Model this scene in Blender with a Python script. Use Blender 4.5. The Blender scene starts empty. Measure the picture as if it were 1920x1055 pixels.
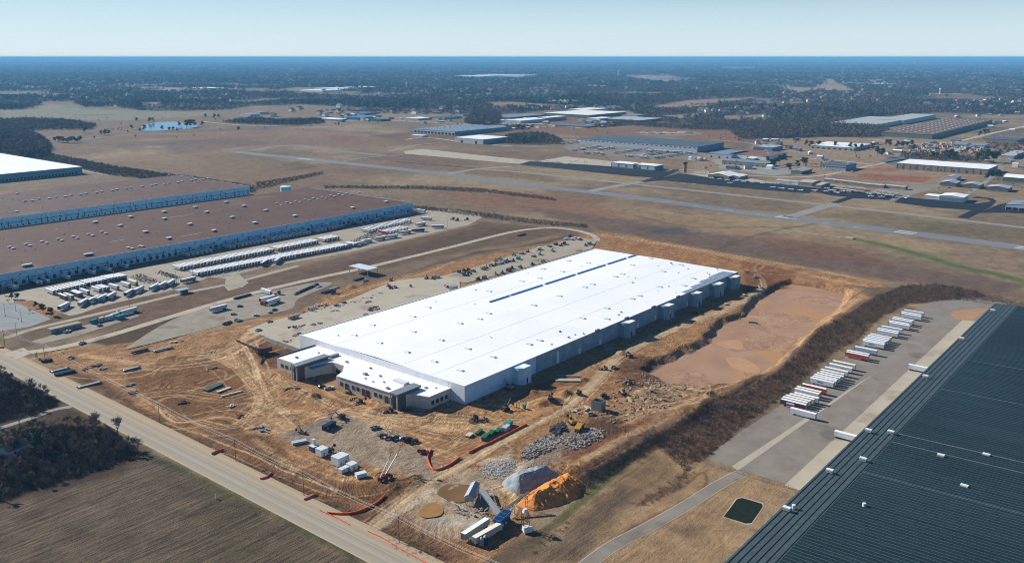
import bpy, math, random
import numpy as np
from mathutils import Vector, Matrix
R = math.radians
rnd = random.Random(7)
nrg = np.random.default_rng(11)
sc = bpy.context.scene
COL = sc.collection

# ---------------------------------------------------------------- camera, sky, sun, exposure
CX, CY, FPX, HY, CH = 960.0, 527.5, 1640.0, 107.0, 210.0      # lens and height of the aircraft the view is taken from
PITCH = math.atan((CY-HY)/FPX)
YAW = math.atan2(1387., 1693.)
FW = np.array([math.cos(YAW), math.sin(YAW)]); RT = np.array([math.sin(YAW), -math.cos(YAW)])
cam = bpy.data.cameras.new('camera'); camo = bpy.data.objects.new('camera', cam); COL.objects.link(camo)
cam.sensor_width = 36; cam.lens = FPX/1920*36; cam.clip_start = 1; cam.clip_end = 400000
camo.location = (0, 0, CH)
camo.rotation_euler = (math.pi/2-PITCH, 0, YAW-math.pi/2)
sc.camera = camo
SUN_EL = R(30); SUN_AZ = math.atan2(0.989, -0.148)          # direction to the sun, angle from +X
world = bpy.data.worlds.new('World'); sc.world = world; world.use_nodes = True
wn = world.node_tree; bg = wn.nodes['Background']
sky = wn.nodes.new('ShaderNodeTexSky'); sky.sky_type = 'NISHITA'; sky.sun_disc = False
sky.sun_elevation = SUN_EL; sky.sun_rotation = math.pi/2-SUN_AZ
sky.altitude = 1500; sky.air_density = 1.0; sky.dust_density = 0.15; sky.ozone_density = 4
tint = wn.nodes.new('ShaderNodeVectorMath'); tint.operation = 'MULTIPLY'; tint.inputs[1].default_value = (.86, .97, 1.06)
wn.links.new(sky.outputs[0], tint.inputs[0]); 
wtc = wn.nodes.new('ShaderNodeTexCoord'); wsx = wn.nodes.new('ShaderNodeSeparateXYZ'); wn.links.new(wtc.outputs['Generated'], wsx.inputs[0])
wmr = wn.nodes.new('ShaderNodeMapRange'); wmr.interpolation_type = 'SMOOTHSTEP'; wmr.inputs['From Min'].default_value = .02; wmr.inputs['From Max'].default_value = .13; wmr.inputs['To Min'].default_value = .82; wmr.inputs['To Max'].default_value = 0; wn.links.new(wsx.outputs['Z'], wmr.inputs['Value'])
wcr = wn.nodes.new('ShaderNodeValToRGB'); wcr.color_ramp.elements[0].position = 0; wcr.color_ramp.elements[0].color = (.72, .84, .89, 1); wcr.color_ramp.elements[1].position = .13; wcr.color_ramp.elements[1].color = (.42, .67, .84, 1); wn.links.new(wsx.outputs['Z'], wcr.inputs[0])
wsc = wn.nodes.new('ShaderNodeVectorMath'); wsc.operation = 'SCALE'; wsc.inputs['Scale'].default_value = 12.4; wn.links.new(wcr.outputs[0], wsc.inputs[0])
wmx = wn.nodes.new('ShaderNodeMix'); wmx.data_type = 'RGBA'; wn.links.new(wmr.outputs[0], wmx.inputs[0]); wn.links.new(tint.outputs[0], wmx.inputs[6]); wn.links.new(wsc.outputs[0], wmx.inputs[7])
wn.links.new(wmx.outputs[2], bg.inputs[0]); bg.inputs[1].default_value = 0.052
sl = bpy.data.lights.new('sun', 'SUN'); sl.energy = 5.0; sl.angle = R(0.5); sl.color = (1, .955, .88)
so = bpy.data.objects.new('sun', sl); COL.objects.link(so)
so.rotation_euler = Vector((math.cos(SUN_AZ)*math.cos(SUN_EL), math.sin(SUN_AZ)*math.cos(SUN_EL), math.sin(SUN_EL))).to_track_quat('Z', 'Y').to_euler()
sc.view_settings.view_transform = 'Standard'; sc.view_settings.look = 'None'
sc.view_settings.exposure = 0.7; sc.view_settings.gamma = 1
sc.render.engine = 'CYCLES'; sc.cycles.use_denoising = True
sc.cycles.filter_width = 1.05; sc.cycles.max_bounces = 5; sc.cycles.diffuse_bounces = 2; sc.cycles.glossy_bounces = 2
sc.cycles.transmission_bounces = 2; sc.cycles.volume_bounces = 0; sc.cycles.transparent_max_bounces = 4

# ---------------------------------------------------------------- helpers
def P(px, py, z=0.0):
    """ground (or height z) point in metres of a spot read off the photograph"""
    x = (px-CX)/FPX; y = -(py-CY)/FPX
    c, s = math.cos(PITCH), math.sin(PITCH)
    d = (x, c+y*s, -s+y*c); t = (CH-z)/-d[2]
    w = RT*d[0]*t+FW*d[1]*t
    return float(w[0]), float(w[1])
def PP(pts, z=0.0): return [P(a, b, z) for a, b in pts]
def lin(v):
    v /= 255.
    return v/12.92 if v <= .04045 else ((v+.055)/1.055)**2.4
EXPO = 1.75
def C(r, g, b, k=1.0): return tuple(min(.85, lin(v)/EXPO*k) for v in (r, g, b))

_T = nrg.random((256, 256))
def vnoise(x, y):
    xi = np.floor(x).astype(np.int64); yi = np.floor(y).astype(np.int64)
    fx = x-xi; fy = y-yi; fx = fx*fx*(3-2*fx); fy = fy*fy*(3-2*fy)
    a = _T[xi & 255, yi & 255]; b = _T[(xi+1) & 255, yi & 255]; c = _T[xi & 255, (yi+1) & 255]; d = _T[(xi+1) & 255, (yi+1) & 255]
    return (a*(1-fx)+b*fx)*(1-fy)+(c*(1-fx)+d*fx)*fy
def fbm(x, y, s, o=4, seed=0):
    r = 0; a = .5; x = x/s+seed*17.3; y = y/s+seed*7.7
    for i in range(o):
        r = r+a*vnoise(x, y); x = x*2.03+5.1; y = y*2.03+9.2; a *= .5
    return r/(1-.5**o)          # 0..1
def sstep(e0, e1, x):
    t = np.clip((x-e0)/(e1-e0), 0, 1); return t*t*(3-2*t)
def sdist(x, y, poly):
    """signed distance (positive inside) to a polygon"""
    n = len(poly); d = np.full(x.shape, 1e18); ins = np.zeros(x.shape, bool)
    for i in range(n):
        ax, ay = poly[i]; bx, by = poly[(i+1) % n]
        ex, ey = bx-ax, by-ay; L = ex*ex+ey*ey+1e-9
        t = np.clip(((x-ax)*ex+(y-ay)*ey)/L, 0, 1)
        d = np.minimum(d, (x-ax-t*ex)**2+(y-ay-t*ey)**2)
        c = ((ay > y) != (by > y)); 
        with np.errstate(divide='ignore', invalid='ignore'):
            xx = ax+(y-ay)/(by-ay+1e-12)*ex
        ins ^= c & (x < xx)
    return np.where(ins, np.sqrt(d), -np.sqrt(d))
def pdist(x, y, pts):
    d = np.full(x.shape, 1e18)
    for (ax, ay), (bx, by) in zip(pts[:-1], pts[1:]):
        ex, ey = bx-ax, by-ay; L = ex*ex+ey*ey+1e-9
        t = np.clip(((x-ax)*ex+(y-ay)*ey)/L, 0, 1)
        d = np.minimum(d, (x-ax-t*ex)**2+(y-ay-t*ey)**2)
    return np.sqrt(d)
def smooth(pts, k=4):
    """Catmull-Rom through the points"""
    out = []; n = len(pts)
    for i in range(n-1):
        p0 = pts[max(i-1, 0)]; p1 = pts[i]; p2 = pts[i+1]; p3 = pts[min(i+2, n-1)]
        for j in range(k):
            t = j/k
            out.append(tuple(.5*(2*p1[m]+(p2[m]-p0[m])*t+(2*p0[m]-5*p1[m]+4*p2[m]-p3[m])*t*t+(-p0[m]+3*p1[m]-3*p2[m]+p3[m])*t**3) for m in (0, 1)))
    out.append(tuple(pts[-1])); return out

# ---------------------------------------------------------------- materials
MATS = {}
def nodes(m):
    m.use_nodes = True; nt = m.node_tree
    return nt, nt.nodes['Principled BSDF']
def M(name, rgb, rough=.8, var=.12, scale=.6, spec=.25, metal=0., bump=0., objvar=0., spots=0.):
    """plain painted, concrete, cloth or metal surface with uneven tone"""
    if name in MATS: return MATS[name]
    m = bpy.data.materials.new(name); nt, b = nodes(m); N = nt.nodes; L = nt.links
    b.inputs['Roughness'].default_value = rough; b.inputs['Specular IOR Level'].default_value = spec; b.inputs['Metallic'].default_value = metal
    tc = N.new('ShaderNodeTexCoord'); no = N.new('ShaderNodeTexNoise'); no.inputs['Scale'].default_value = scale; no.inputs['Detail'].default_value = 5
    L.new(tc.outputs['Object'], no.inputs['Vector'])
    mr = N.new('ShaderNodeMapRange'); mr.inputs['From Min'].default_value = .3; mr.inputs['From Max'].default_value = .7
    mr.inputs['To Min'].default_value = 1-var; mr.inputs['To Max'].default_value = 1+var
    L.new(no.outputs['Fac'], mr.inputs['Value'])
    v = mr.outputs[0]
    if objvar:
        oi = N.new('ShaderNodeObjectInfo'); mo = N.new('ShaderNodeMapRange'); mo.inputs['To Min'].default_value = 1-objvar; mo.inputs['To Max'].default_value = 1+objvar
        L.new(oi.outputs['Random'], mo.inputs['Value']); mu = N.new('ShaderNodeMath'); mu.operation = 'MULTIPLY'
        L.new(v, mu.inputs[0]); L.new(mo.outputs[0], mu.inputs[1]); v = mu.outputs[0]
    mx = N.new('ShaderNodeVectorMath'); mx.operation = 'SCALE'; mx.inputs[0].default_value = rgb[:3]
    L.new(v, mx.inputs['Scale']); L.new(mx.outputs[0], b.inputs['Base Color'])
    if bump:
        bp = N.new('ShaderNodeBump'); bp.inputs['Strength'].default_value = bump; bp.inputs['Distance'].default_value = 1/scale*.3
        L.new(no.outputs['Fac'], bp.inputs['Height']); L.new(bp.outputs[0], b.inputs['Normal'])
    MATS[name] = m; return m
def M2(name, c1, c2, scale, c3=None, scale2=None, rough=.85, detail=6, dist=0., stretch=(1, 1, 1), lo=.35, hi=.65, thr=.6, spec=.15):
    """two tones blended by noise, with a third showing in patches"""
    if name in MATS: return MATS[name]
    m = bpy.data.materials.new(name); nt, b = nodes(m); N = nt.nodes; L = nt.links
    b.inputs['Roughness'].default_value = rough; b.inputs['Specular IOR Level'].default_value = spec
    tc = N.new('ShaderNodeTexCoord'); mp = N.new('ShaderNodeMapping'); mp.inputs['Scale'].default_value = stretch
    L.new(tc.outputs['Object'], mp.inputs['Vector'])
    no = N.new('ShaderNodeTexNoise'); no.inputs['Scale'].default_value = scale; no.inputs['Detail'].default_value = detail; no.inputs['Distortion'].default_value = dist
    no.inputs['Roughness'].default_value = .62
    L.new(mp.outputs[0], no.inputs['Vector'])
    cr = N.new('ShaderNodeValToRGB'); cr.color_ramp.elements[0].position = lo; cr.color_ramp.elements[1].position = hi
    cr.color_ramp.elements[0].color = (*c1, 1); cr.color_ramp.elements[1].color = (*c2, 1)
    L.new(no.outputs['Fac'], cr.inputs[0]); out = cr.outputs[0]
    if c3:
        n2 = N.new('ShaderNodeTexNoise'); n2.inputs['Scale'].default_value = scale2; n2.inputs['Detail'].default_value = 5
        L.new(mp.outputs[0], n2.inputs['Vector'])
        c = N.new('ShaderNodeMapRange'); c.inputs['From Min'].default_value = thr; c.inputs['From Max'].default_value = thr+.08
        L.new(n2.outputs['Fac'], c.inputs['Value']); mx = N.new('ShaderNodeMix'); mx.data_type = 'RGBA'
        L.new(c.outputs[0], mx.inputs['Factor']); L.new(out, mx.inputs[6]); mx.inputs[7].default_value = (*c3, 1); out = mx.outputs[2]
    L.new(out, b.inputs['Base Color']); MATS[name] = m; return m

# ---------------------------------------------------------------- mesh building
class MB:
    def __init__(s): s.v = []; s.f = []; s.m = []
    def quad(s, *p, m=0):
        i = len(s.v); s.v += [tuple(q) for q in p]; s.f.append(tuple(range(i, i+len(p)))); s.m.append(m)
    def hexa(s, b, t, m=0, mt=None, bottom=True):
        """box or frustum from 4 bottom and 4 top corners (counter-clockwise)"""
        i = len(s.v); s.v += [tuple(q) for q in b]+[tuple(q) for q in t]; n = len(b)
        for k in range(n):
            s.f.append((i+k, i+(k+1) % n, i+n+(k+1) % n, i+n+k)); s.m.append(m)
        s.f.append(tuple(i+n+k for k in range(n))); s.m.append(m if mt is None else mt)
        if bottom: s.f.append(tuple(i+n-1-k for k in range(n))); s.m.append(m)
    def box(s, x0, x1, y0, y1, z0, z1, m=0, mt=None, tx=0, ty=0):
        s.hexa([(x0, y0, z0), (x1, y0, z0), (x1, y1, z0), (x0, y1, z0)], [(x0+tx, y0+ty, z1), (x1-tx, y0+ty, z1), (x1-tx, y1-ty, z1), (x0+tx, y1-ty, z1)], m, mt)
    def prism(s, poly, z0, z1, m=0, mt=None): s.hexa([(x, y, z0) for x, y in poly], [(x, y, z1) for x, y in poly], m, mt)
    def profile(s, prof, w0, w1, m=0, axis='y'):
        """side outline in (x, z) pushed out from y=w0 to y=w1"""
        n = len(prof); i = len(s.v)
        s.v += [(x, w0, z) for x, z in prof]+[(x, w1, z) for x, z in prof]
        for k in range(n): s.f.append((i+k, i+(k+1) % n, i+n+(k+1) % n, i+n+k)); s.m.append(m)
        s.f.append(tuple(i+k for k in range(n))[::-1]); s.m.append(m); s.f.append(tuple(i+n+k for k in range(n))); s.m.append(m)
    def tube(s, p, q, r0, r1=None, n=6, m=0, cap=True):
        r1 = r0 if r1 is None else r1; p = Vector(p); q = Vector(q); d = (q-p).normalized()
        a = d.orthogonal().normalized(); b = d.cross(a); i = len(s.v)
        for c, r in ((p, r0), (q, r1)):
            for k in range(n):
                t = 2*math.pi*k/n; s.v.append(tuple(c+a*(r*math.cos(t))+b*(r*math.sin(t))))
        for k in range(n): s.f.append((i+k, i+(k+1) % n, i+n+(k+1) % n, i+n+k)); s.m.append(m)
        if cap:
            s.f.append(tuple(i+k for k in range(n))[::-1]); s.m.append(m); s.f.append(tuple(i+n+k for k in range(n))); s.m.append(m)
    def gable(s, x0, x1, y0, y1, z0, h, along='x', mw=0, mr=1, ov=.3, eave=.12):
        """gable roof with closed ends on a box footprint"""
        if along == 'x':
            ym = (y0+y1)/2
            s.quad((x0-ov, y0-ov, z0), (x1+ov, y0-ov, z0), (x1+ov, ym, z0+h), (x0-ov, ym, z0+h), m=mr)
            s.quad((x1+ov, y1+ov, z0), (x0-ov, y1+ov, z0), (x0-ov, ym, z0+h), (x1+ov, ym, z0+h), m=mr)
            s.quad((x0, y0, z0), (x0, ym, z0+h*.97), (x0, y1, z0), m=mw); s.quad((x1, y0, z0), (x1, y1, z0), (x1, ym, z0+h*.97), m=mw)
        else:
            xm = (x0+x1)/2
            s.quad((x0-ov, y0-ov, z0), (xm, y0-ov, z0+h), (xm, y1+ov, z0+h), (x0-ov, y1+ov, z0), m=mr)
            s.quad((x1+ov, y0-ov, z0), (x1+ov, y1+ov, z0), (xm, y1+ov, z0+h), (xm, y0-ov, z0+h), m=mr)
            s.quad((x0, y0, z0), (x1, y0, z0), (xm, y0, z0+h*.97), m=mw); s.quad((x0, y1, z0), (xm, y1, z0+h*.97), (x1, y1, z0), m=mw)
    def mesh(s, name, mats):
        me = bpy.data.meshes.new(name); me.from_pydata(s.v, [], s.f)
        for m in mats: me.materials.append(m)
        if len(mats) > 1: me.polygons.foreach_set('material_index', s.m)
        me.update(); return me
    def build(s, name, mats, parent=None, loc=None, rz=0):
        if not isinstance(mats, (list, tuple)): mats = [mats]
        o = bpy.data.objects.new(name, s.mesh(name, mats)); COL.objects.link(o)
        if parent: o.parent = parent
        if loc: o.location = loc
        o.rotation_euler[2] = rz
        return o
def npmesh(name, verts, tris, mats, col=None, colname='Tint'):
    me = bpy.data.meshes.new(name); nv = len(verts); nf, k = tris.shape
    me.vertices.add(nv); me.vertices.foreach_set('co', np.ascontiguousarray(verts, np.float32).ravel())
    me.loops.add(nf*k); me.loops.foreach_set('vertex_index', np.ascontiguousarray(tris, np.int32).ravel())
    me.polygons.add(nf); me.polygons.foreach_set('loop_start', np.arange(0, nf*k, k, dtype=np.int32)); 
    me.polygons.foreach_set('loop_total', np.full(nf, k, np.int32))
    for m in mats: me.materials.append(m)
    me.update(calc_edges=True)
    if col is not None:
        at = me.attributes.new(colname, 'FLOAT_COLOR', 'POINT'); c = np.ones((nv, 4), np.float32); c[:, :3] = col; at.data.foreach_set('color', c.ravel())
    o = bpy.data.objects.new(name, me); COL.objects.link(o); return o
def empty(name, loc, rz=0, s=1):
    o = bpy.data.objects.new(name, None); COL.objects.link(o); o.location = loc; o.rotation_euler = (0, 0, rz); o.scale = (s, s, s); o.empty_display_size = 1; return o
def tag(o, label, cat, group=None):
    o['label'] = label; o['category'] = cat
    if group: o['group'] = group
    return o
def struct(o, kind='structure'): o['kind'] = kind; return o
KIDS = {}
def kids(o): return KIDS.get(o.name) or [c for c in o.children]
def copy_tree(o, parent=None):
    c = o.copy(); COL.objects.link(c)
    if parent: c.parent = parent
    for ch in KIDROOT.get(o.name, ()): 
        d = copy_tree(ch, c)
        KIDROOT.setdefault(c.name, []).append(d)
    return c
KIDROOT = {}
def kid(parent, o): KIDROOT.setdefault(parent.name, []).append(o); o.parent = parent; return o
PROTO = {}
def place(key, maker, loc, rz=0, label='', cat='', group=None, s=None):
    """first use builds the thing, later uses copy it with all its parts"""
    if key not in PROTO:
        o = maker(); PROTO[key] = o
    else: o = copy_tree(PROTO[key])
    o.location = loc; o.rotation_euler = (0, 0, rz)
    if s: o.scale = (s, s, s) if not isinstance(s, tuple) else s
    o['label'] = label; o['category'] = cat
    if group: o['group'] = group
    elif 'group' in o: del o['group']
    return o
ORD = ['zeroth', 'first', 'second', 'third', 'fourth', 'fifth', 'sixth', 'seventh', 'eighth', 'ninth', 'tenth', 'eleventh', 'twelfth', 'thirteenth', 'fourteenth', 'fifteenth', 'sixteenth', 'seventeenth', 'eighteenth', 'nineteenth']
TEN = ['', '', 'twent', 'thirt', 'fort', 'fift', 'sixt', 'sevent', 'eight', 'ninet']
def nth(n):
    if n < 20: return ORD[n]
    return TEN[n//10]+'ieth' if n % 10 == 0 else TEN[n//10]+'y-'+ORD[n % 10]
def ang(p, q): return math.atan2(q[1]-p[1], q[0]-p[0])
# ================================================================ GROUND
SITE = PP([(60, 668), (95, 652), (200, 648), (330, 628), (430, 615), (470, 602), (560, 585), (600, 560), (640, 540), (760, 515), (850, 490), (1000, 462), (1095, 440), (1125, 434), (1170, 440), (1280, 458), (1360, 475), (1450, 490), (1560, 510), (1665, 531),
           (1640, 548), (1590, 588), (1500, 640), (1450, 690), (1370, 745), (1290, 790), (1210, 820), (1130, 862), (1090, 900), (1060, 930), (1010, 962), (985, 1000), (905, 1057), (840, 1060), (765, 1040), (700, 988), (560, 925), (400, 850), (250, 775), (120, 700)])
POND = PP([(1228, 682), (1262, 662), (1290, 655), (1330, 628), (1350, 606), (1388, 592), (1415, 563), (1450, 545), (1490, 535), (1540, 541), (1578, 552), (1572, 568), (1530, 600), (1490, 630), (1450, 668), (1420, 690), (1380, 702), (1320, 713), (1260, 705)])
BASIN = PP([(1200, 690), (1230, 672), (1270, 655), (1318, 632), (1340, 600), (1385, 583), (1410, 555), (1445, 535), (1480, 522), (1545, 530), (1600, 545), (1590, 565), (1545, 603), (1505, 637), (1470, 672), (1435, 698), (1380, 712), (1310, 724), (1250, 718)])
MOUNDS = [(1035, 752, 9, 2.6), (1060, 738, 8, 3.0), (1015, 757, 7, 2.2), (590, 744, 7, 3.0), (572, 738, 6, 1.6), (700, 770, 9, 1.3), (470, 805, 6, 1.2), (935, 716, 8, 1.6), (1000, 735, 6, 1.8), (1082, 738, 5, 2.0),
          (690, 905, 8, 1.4), (770, 905, 9, 1.9), (1200, 705, 12, 1.8), (1165, 662, 7, 1.5), (1215, 735, 14, 2.0), (1095, 712, 6, 1.6), (650, 735, 5, 1.5), (700, 752, 7, 1.4), (400, 650, 7, 1.0), (1085, 470, 9, 1.2), (1180, 462, 7, 1.5), (1235, 468, 5, 1.5),
          (780, 895, 6, 2.2), (740, 912, 7, 1.8), (870, 812, 8, .9), (615, 560, 5, 2.0), (660, 537, 6, 1.6), (680, 532, 4, 1.8), (1395, 510, 8, 2.0), (1030, 890, 8, 1.5), (985, 880, 9, 1.8), (340, 540, 9, .6), (950, 870, 6, 1.0), (1000, 845, 9, 1.5), (1050, 838, 9, 1.8), (1100, 818, 7, 1.2)]
MOUNDS = [(*P(a, b), r, h) for a, b, r, h in MOUNDS]
FLAT = [(376, 762, 346, 512), (335, 377, 355, 495)]
DITCH = PP([(1040, 905), (1100, 880), (1180, 838), (1260, 800), (1310, 760), (1400, 725), (1480, 668)])
BERM = PP([(1090, 880), (1200, 822), (1300, 780), (1380, 735), (1470, 680), (1540, 620), (1640, 560), (1740, 545)])
BANK = PP([(1095, 897), (1130, 878), (1180, 846), (1240, 812), (1300, 778), (1322, 760)])
def hfun(x, y):
    """height of the bare ground"""
    x = np.asarray(x, float); y = np.asarray(y, float); shp = x.shape; x = x.ravel(); y = y.ravel(); h = np.zeros(x.shape)
    m = (x > 200) & (x < 1000) & (y > 60) & (y < 760)
    if m.any():
        xs = x[m]; ys = y[m]; sd = sdist(xs, ys, SITE)
        k = sstep(0, 10, sd)
        bl = np.ones(xs.shape)
        for a, b, c, d in FLAT: bl = np.minimum(bl, sstep(0, 8, np.maximum(np.maximum(a-xs, xs-b), np.maximum(c-ys, ys-d))))
        sb = sdist(xs+6*(fbm(xs, ys, 14, 3, 5)-.5), ys+6*(fbm(xs, ys, 12, 3, 6)-.5), BASIN)
        inb = sstep(-2, 7, sb)
        n = (fbm(xs, ys, 22, 3, 1)-.5)*.9+(fbm(xs, ys, 5, 3, 2)-.5)*.55
        hh = k*bl*(n-.25)*(1-.95*inb)
        # deep ruts
        rz = sstep(0, 12, sdist(xs, ys, RUTS)); rid = np.abs(((fbm(xs, ys, 26, 2, 8)*9+ys*.02) % 1)-.5)
        hh -= rz*.8*sstep(.2, 0, rid)*(1-inb)
        hh -= (4.12-.7*(fbm(xs, ys, 45, 3, 9)-.5)-.12*(fbm(xs, ys, 6, 3, 10)-.5))*inb
        for a, b, r, t in MOUNDS:
            d = np.hypot(xs-a, ys-b); q = d < r*1.6
            if q.any(): hh[q] += t*np.exp(-(d[q]/(r*.55))**2)*(.7+.6*fbm(xs[q], ys[q], 3, 3, 3))
        hh -= 2.2*np.exp(-(pdist(xs, ys, DITCH)/3.5)**2)*bl
        hh += .9*np.exp(-(pdist(xs, ys, BERM)/7)**2)*(1-inb)
        hh += 3.2*np.exp(-(pdist(xs, ys, BANK)/4.2)**2)
        h[m] = hh
    return h.reshape(shp)
RUTS = PP([(1180, 690), (1240, 718), (1330, 735), (1250, 770), (1160, 790), (1130, 740)])
def gz(p): return float(hfun(np.array([p[0]]), np.array([p[1]]))[0])

# tessellation: finer near by, coarser with distance
rows = [60.]
while rows[-1] < 180000:
    d = rows[-1]; rows.append(d+max(.62, d*d/(CH*875)*.72) if d > 250 else d+2.5)
rows = np.array(rows)
def urange(a, b, st): return np.arange(a, b, st)
us = np.concatenate([urange(-1.6, -.72, .02), urange(-.72, .72, .00108), urange(.72, 1.62, .02)])
U, D = np.meshgrid(us, rows)
GX = D*FW[0]+U*D*RT[0]; GY = D*FW[1]+U*D*RT[1]
gx = GX.ravel(); gy = GY.ravel(); dd = D.ravel()
col = np.empty((gx.size, 3))
def c3(*a): return np.array(C(*a))
n1 = fbm(gx, gy*.55, 90, 5, 1); n2 = fbm(gx*.6, gy, 240, 4, 2); n3 = fbm(gx, gy, 28, 4, 3)
base = c3(140, 121, 98)
t = sstep(.42, .62, n1)[:, None]; col[:] = base*(1-t)+c3(168, 146, 114)*t
t = (sstep(.5, .68, n2)*.7)[:, None]; col = col*(1-t)+c3(124, 105, 88)*t
t = (sstep(.55, .7, fbm(gx, gy*.5, 160, 4, 7))*.45)[:, None]; col = col*(1-t)+c3(146, 112, 86)*t
col *= (.82+.36*n3)[:, None]
trk = np.zeros(gx.size); fld = np.zeros(gx.size); wet = np.zeros(gx.size)
# sorting into distance blocks lets every shape touch only nearby points
def paint(pts, rgb, edge=3, warp=4, ws=15, a=1.0, line=None, tr=None, fl=None, we=None, mott=0., world=False, kf=None):
    """lay a soil or plant colour over a real area of the ground; line=half width for tracks"""
    q = pts if world else PP(pts)
    if line: q = smooth(q, 4)
    px = [p[0] for p in q]; py = [p[1] for p in q]; pad = (line or 0)+edge+warp*2
    m = (gx > min(px)-pad) & (gx < max(px)+pad) & (gy > min(py)-pad) & (gy < max(py)+pad) & (dd < 60000)
    idx = np.nonzero(m)[0]
    if not len(idx): return
    x = gx[idx]; y = gy[idx]
    if warp: x = x+warp*2*(fbm(x, y, ws, 3, 21)-.5); y = y+warp*2*(fbm(x, y, ws, 3, 22)-.5)
    s = (line-pdist(x, y, q)) if line else sdist(x, y, q)
    w = sstep(-edge, edge, s)*a
    if mott: w = w*sstep(.5-mott, .5+mott*.2, fbm(x, y, ws*1.5, 4, 23)+.1)
    k = w > 0; idx = idx[k]; w = w[k][:, None]
    c = np.array(C(*rgb)); v = (.86+.28*fbm(gx[idx], gy[idx], 9, 3, 31))[:, None]
    col[idx] = col[idx]*(1-w)+c*v*w
    for arr, val in ((trk, tr), (fld, fl), (wet, we)):
        if val is not None: arr[idx] = arr[idx]*(1-w[:, 0])+val*w[:, 0]

# ---- far country: woodland floor with clearings
FOREST = [(-400, 206), (45, 206), (72, 197), (85, 190), (130, 191), (165, 201), (215, 200), (262, 207), (300, 208), (420, 207), (470, 199), (560, 196), (620, 199), (700, 203), (830, 206), (900, 214), (960, 214), (1040, 205), (1180, 208), (1220, 225), (1290, 234), (1400, 240),
          (1420, 256), (1470, 260), (1540, 256), (1640, 256), (1660, 246), (1575, 236), (1640, 220), (1750, 211), (1860, 214), (2400, 218), (2600, 110.3), (-700, 110.3)]
paint(FOREST, (84, 80, 74), 20, 25, 120)
CLEAR = [([(0, 208), (70, 204), (130, 201), (200, 206), (320, 209), (420, 212), (400, 216), (260, 224), (150, 232), (60, 230), (0, 222)], (150, 150, 118)),
         ([(90, 193), (120, 191), (150, 200), (130, 203)], (140, 135, 115)), ([(235, 163), (300, 164), (375, 166), (330, 170), (240, 167)], (180, 160, 135)), ([(20, 164), (110, 162), (60, 168)], (165, 150, 120)),
         ([(262, 193), (300, 192), (302, 198), (268, 199)], (190, 160, 125)), ([(190, 198), (230, 197), (225, 201)], (165, 150, 120)),
         ([(520, 168), (560, 164), (660, 165), (650, 170), (560, 174)], (165, 140, 120)), ([(900, 192), (960, 191), (1060, 198), (1030, 203), (930, 200)], (175, 140, 105)),
         ([(1220, 200), (1290, 188), (1420, 182), (1400, 190), (1300, 200), (1240, 207)], (175, 148, 118)), ([(1220, 218), (1290, 214), (1360, 206), (1355, 210), (1280, 222)], (170, 150, 130)),
         ([(1170, 141), (1250, 140), (1300, 150), (1250, 155), (1190, 149)], (185, 160, 135)), ([(1310, 127), (1440, 126), (1400, 131)], (165, 145, 125)),
         ([(1450, 163), (1530, 164), (1550, 152), (1535, 148), (1560, 148), (1580, 160), (1605, 170), (1590, 174), (1540, 168), (1500, 176)], (185, 160, 130)),
         ([(1755, 175), (1800, 175), (1850, 186), (1840, 194), (1790, 188), (1755, 182)], (195, 165, 130)), ([(1880, 193), (1920, 193), (1930, 197), (1890, 198)], (190, 165, 130)), ([(1490, 201), (1525, 201), (1520, 206)], (160, 125, 100)),
         ([(1715, 133), (1750, 134), (1740, 137)], (160, 145, 125)), ([(1830, 127), (1870, 126), (1865, 130)], (170, 155, 135)), ([(850, 141), (1010, 139), (1000, 146), (870, 147)], (150, 140, 125)),
         ([(1350, 217), (1440, 214), (1450, 225), (1360, 228)], (165, 140, 118)), ([(860, 225), (960, 222), (1000, 228), (900, 232)], (150, 125, 100)), ([(1090, 203), (1150, 200), (1170, 204), (1100, 207)], (160, 135, 110))]
for q, c in CLEAR: paint(q, c, 15, 14, 60, a=.9)
paint([(380, 206), (480, 203), (600, 198), (700, 204), (830, 207), (890, 214), (770, 222), (640, 236), (500, 232), (430, 225)], (150, 128, 104), 20, 20, 80)
paint([(600, 205), (680, 204), (860, 218), (830, 232), (720, 226)], (168, 145, 120), 15, 15, 60, a=.7)
paint([(0, 222), (260, 226), (420, 216), (440, 232), (250, 262), (100, 285), (0, 272)], (140, 118, 95), 15, 15, 60, a=.8)
paint([(960, 222), (1200, 226), (1400, 240), (1420, 258), (1380, 270), (1250, 258), (1100, 254), (960, 250)], (146, 112, 84), 15, 15, 60, a=.9)
paint([(1420, 264), (1520, 256), (1700, 260), (1920, 268), (1960, 300), (1860, 330), (1720, 345), (1560, 330), (1440, 320), (1300, 330), (1300, 300), (1400, 280)], (172, 146, 118), 12, 12, 50, a=.85)
for q, c in [([(1590, 318), (1690, 312), (1690, 320), (1600, 330)], (168, 112, 78)), ([(1555, 329), (1640, 326), (1750, 332), (1730, 342), (1640, 338)], (160, 98, 68)), ([(1430, 300), (1480, 298), (1560, 330), (1500, 330)], (175, 150, 125))]: paint(q, c, 8, 10, 30, a=.8, mott=.1)
paint([(1700, 276), (1740, 268), (1850, 274), (1830, 290), (1740, 286)], (165, 120, 92), 8, 8, 30)
def opening(x, y): return (fbm(x, y, 520, 4, 51) > .67)
_m = (dd > 3300) & (dd < 40000) & opening(gx, gy); _v = fbm(gx, gy, 300, 3, 52)[:, None]
_i = np.nonzero(_m)[0]; col[_i] = np.array(C(150, 132, 106))*_v[_i]+np.array(C(118, 100, 84))*(1-_v[_i])
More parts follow.
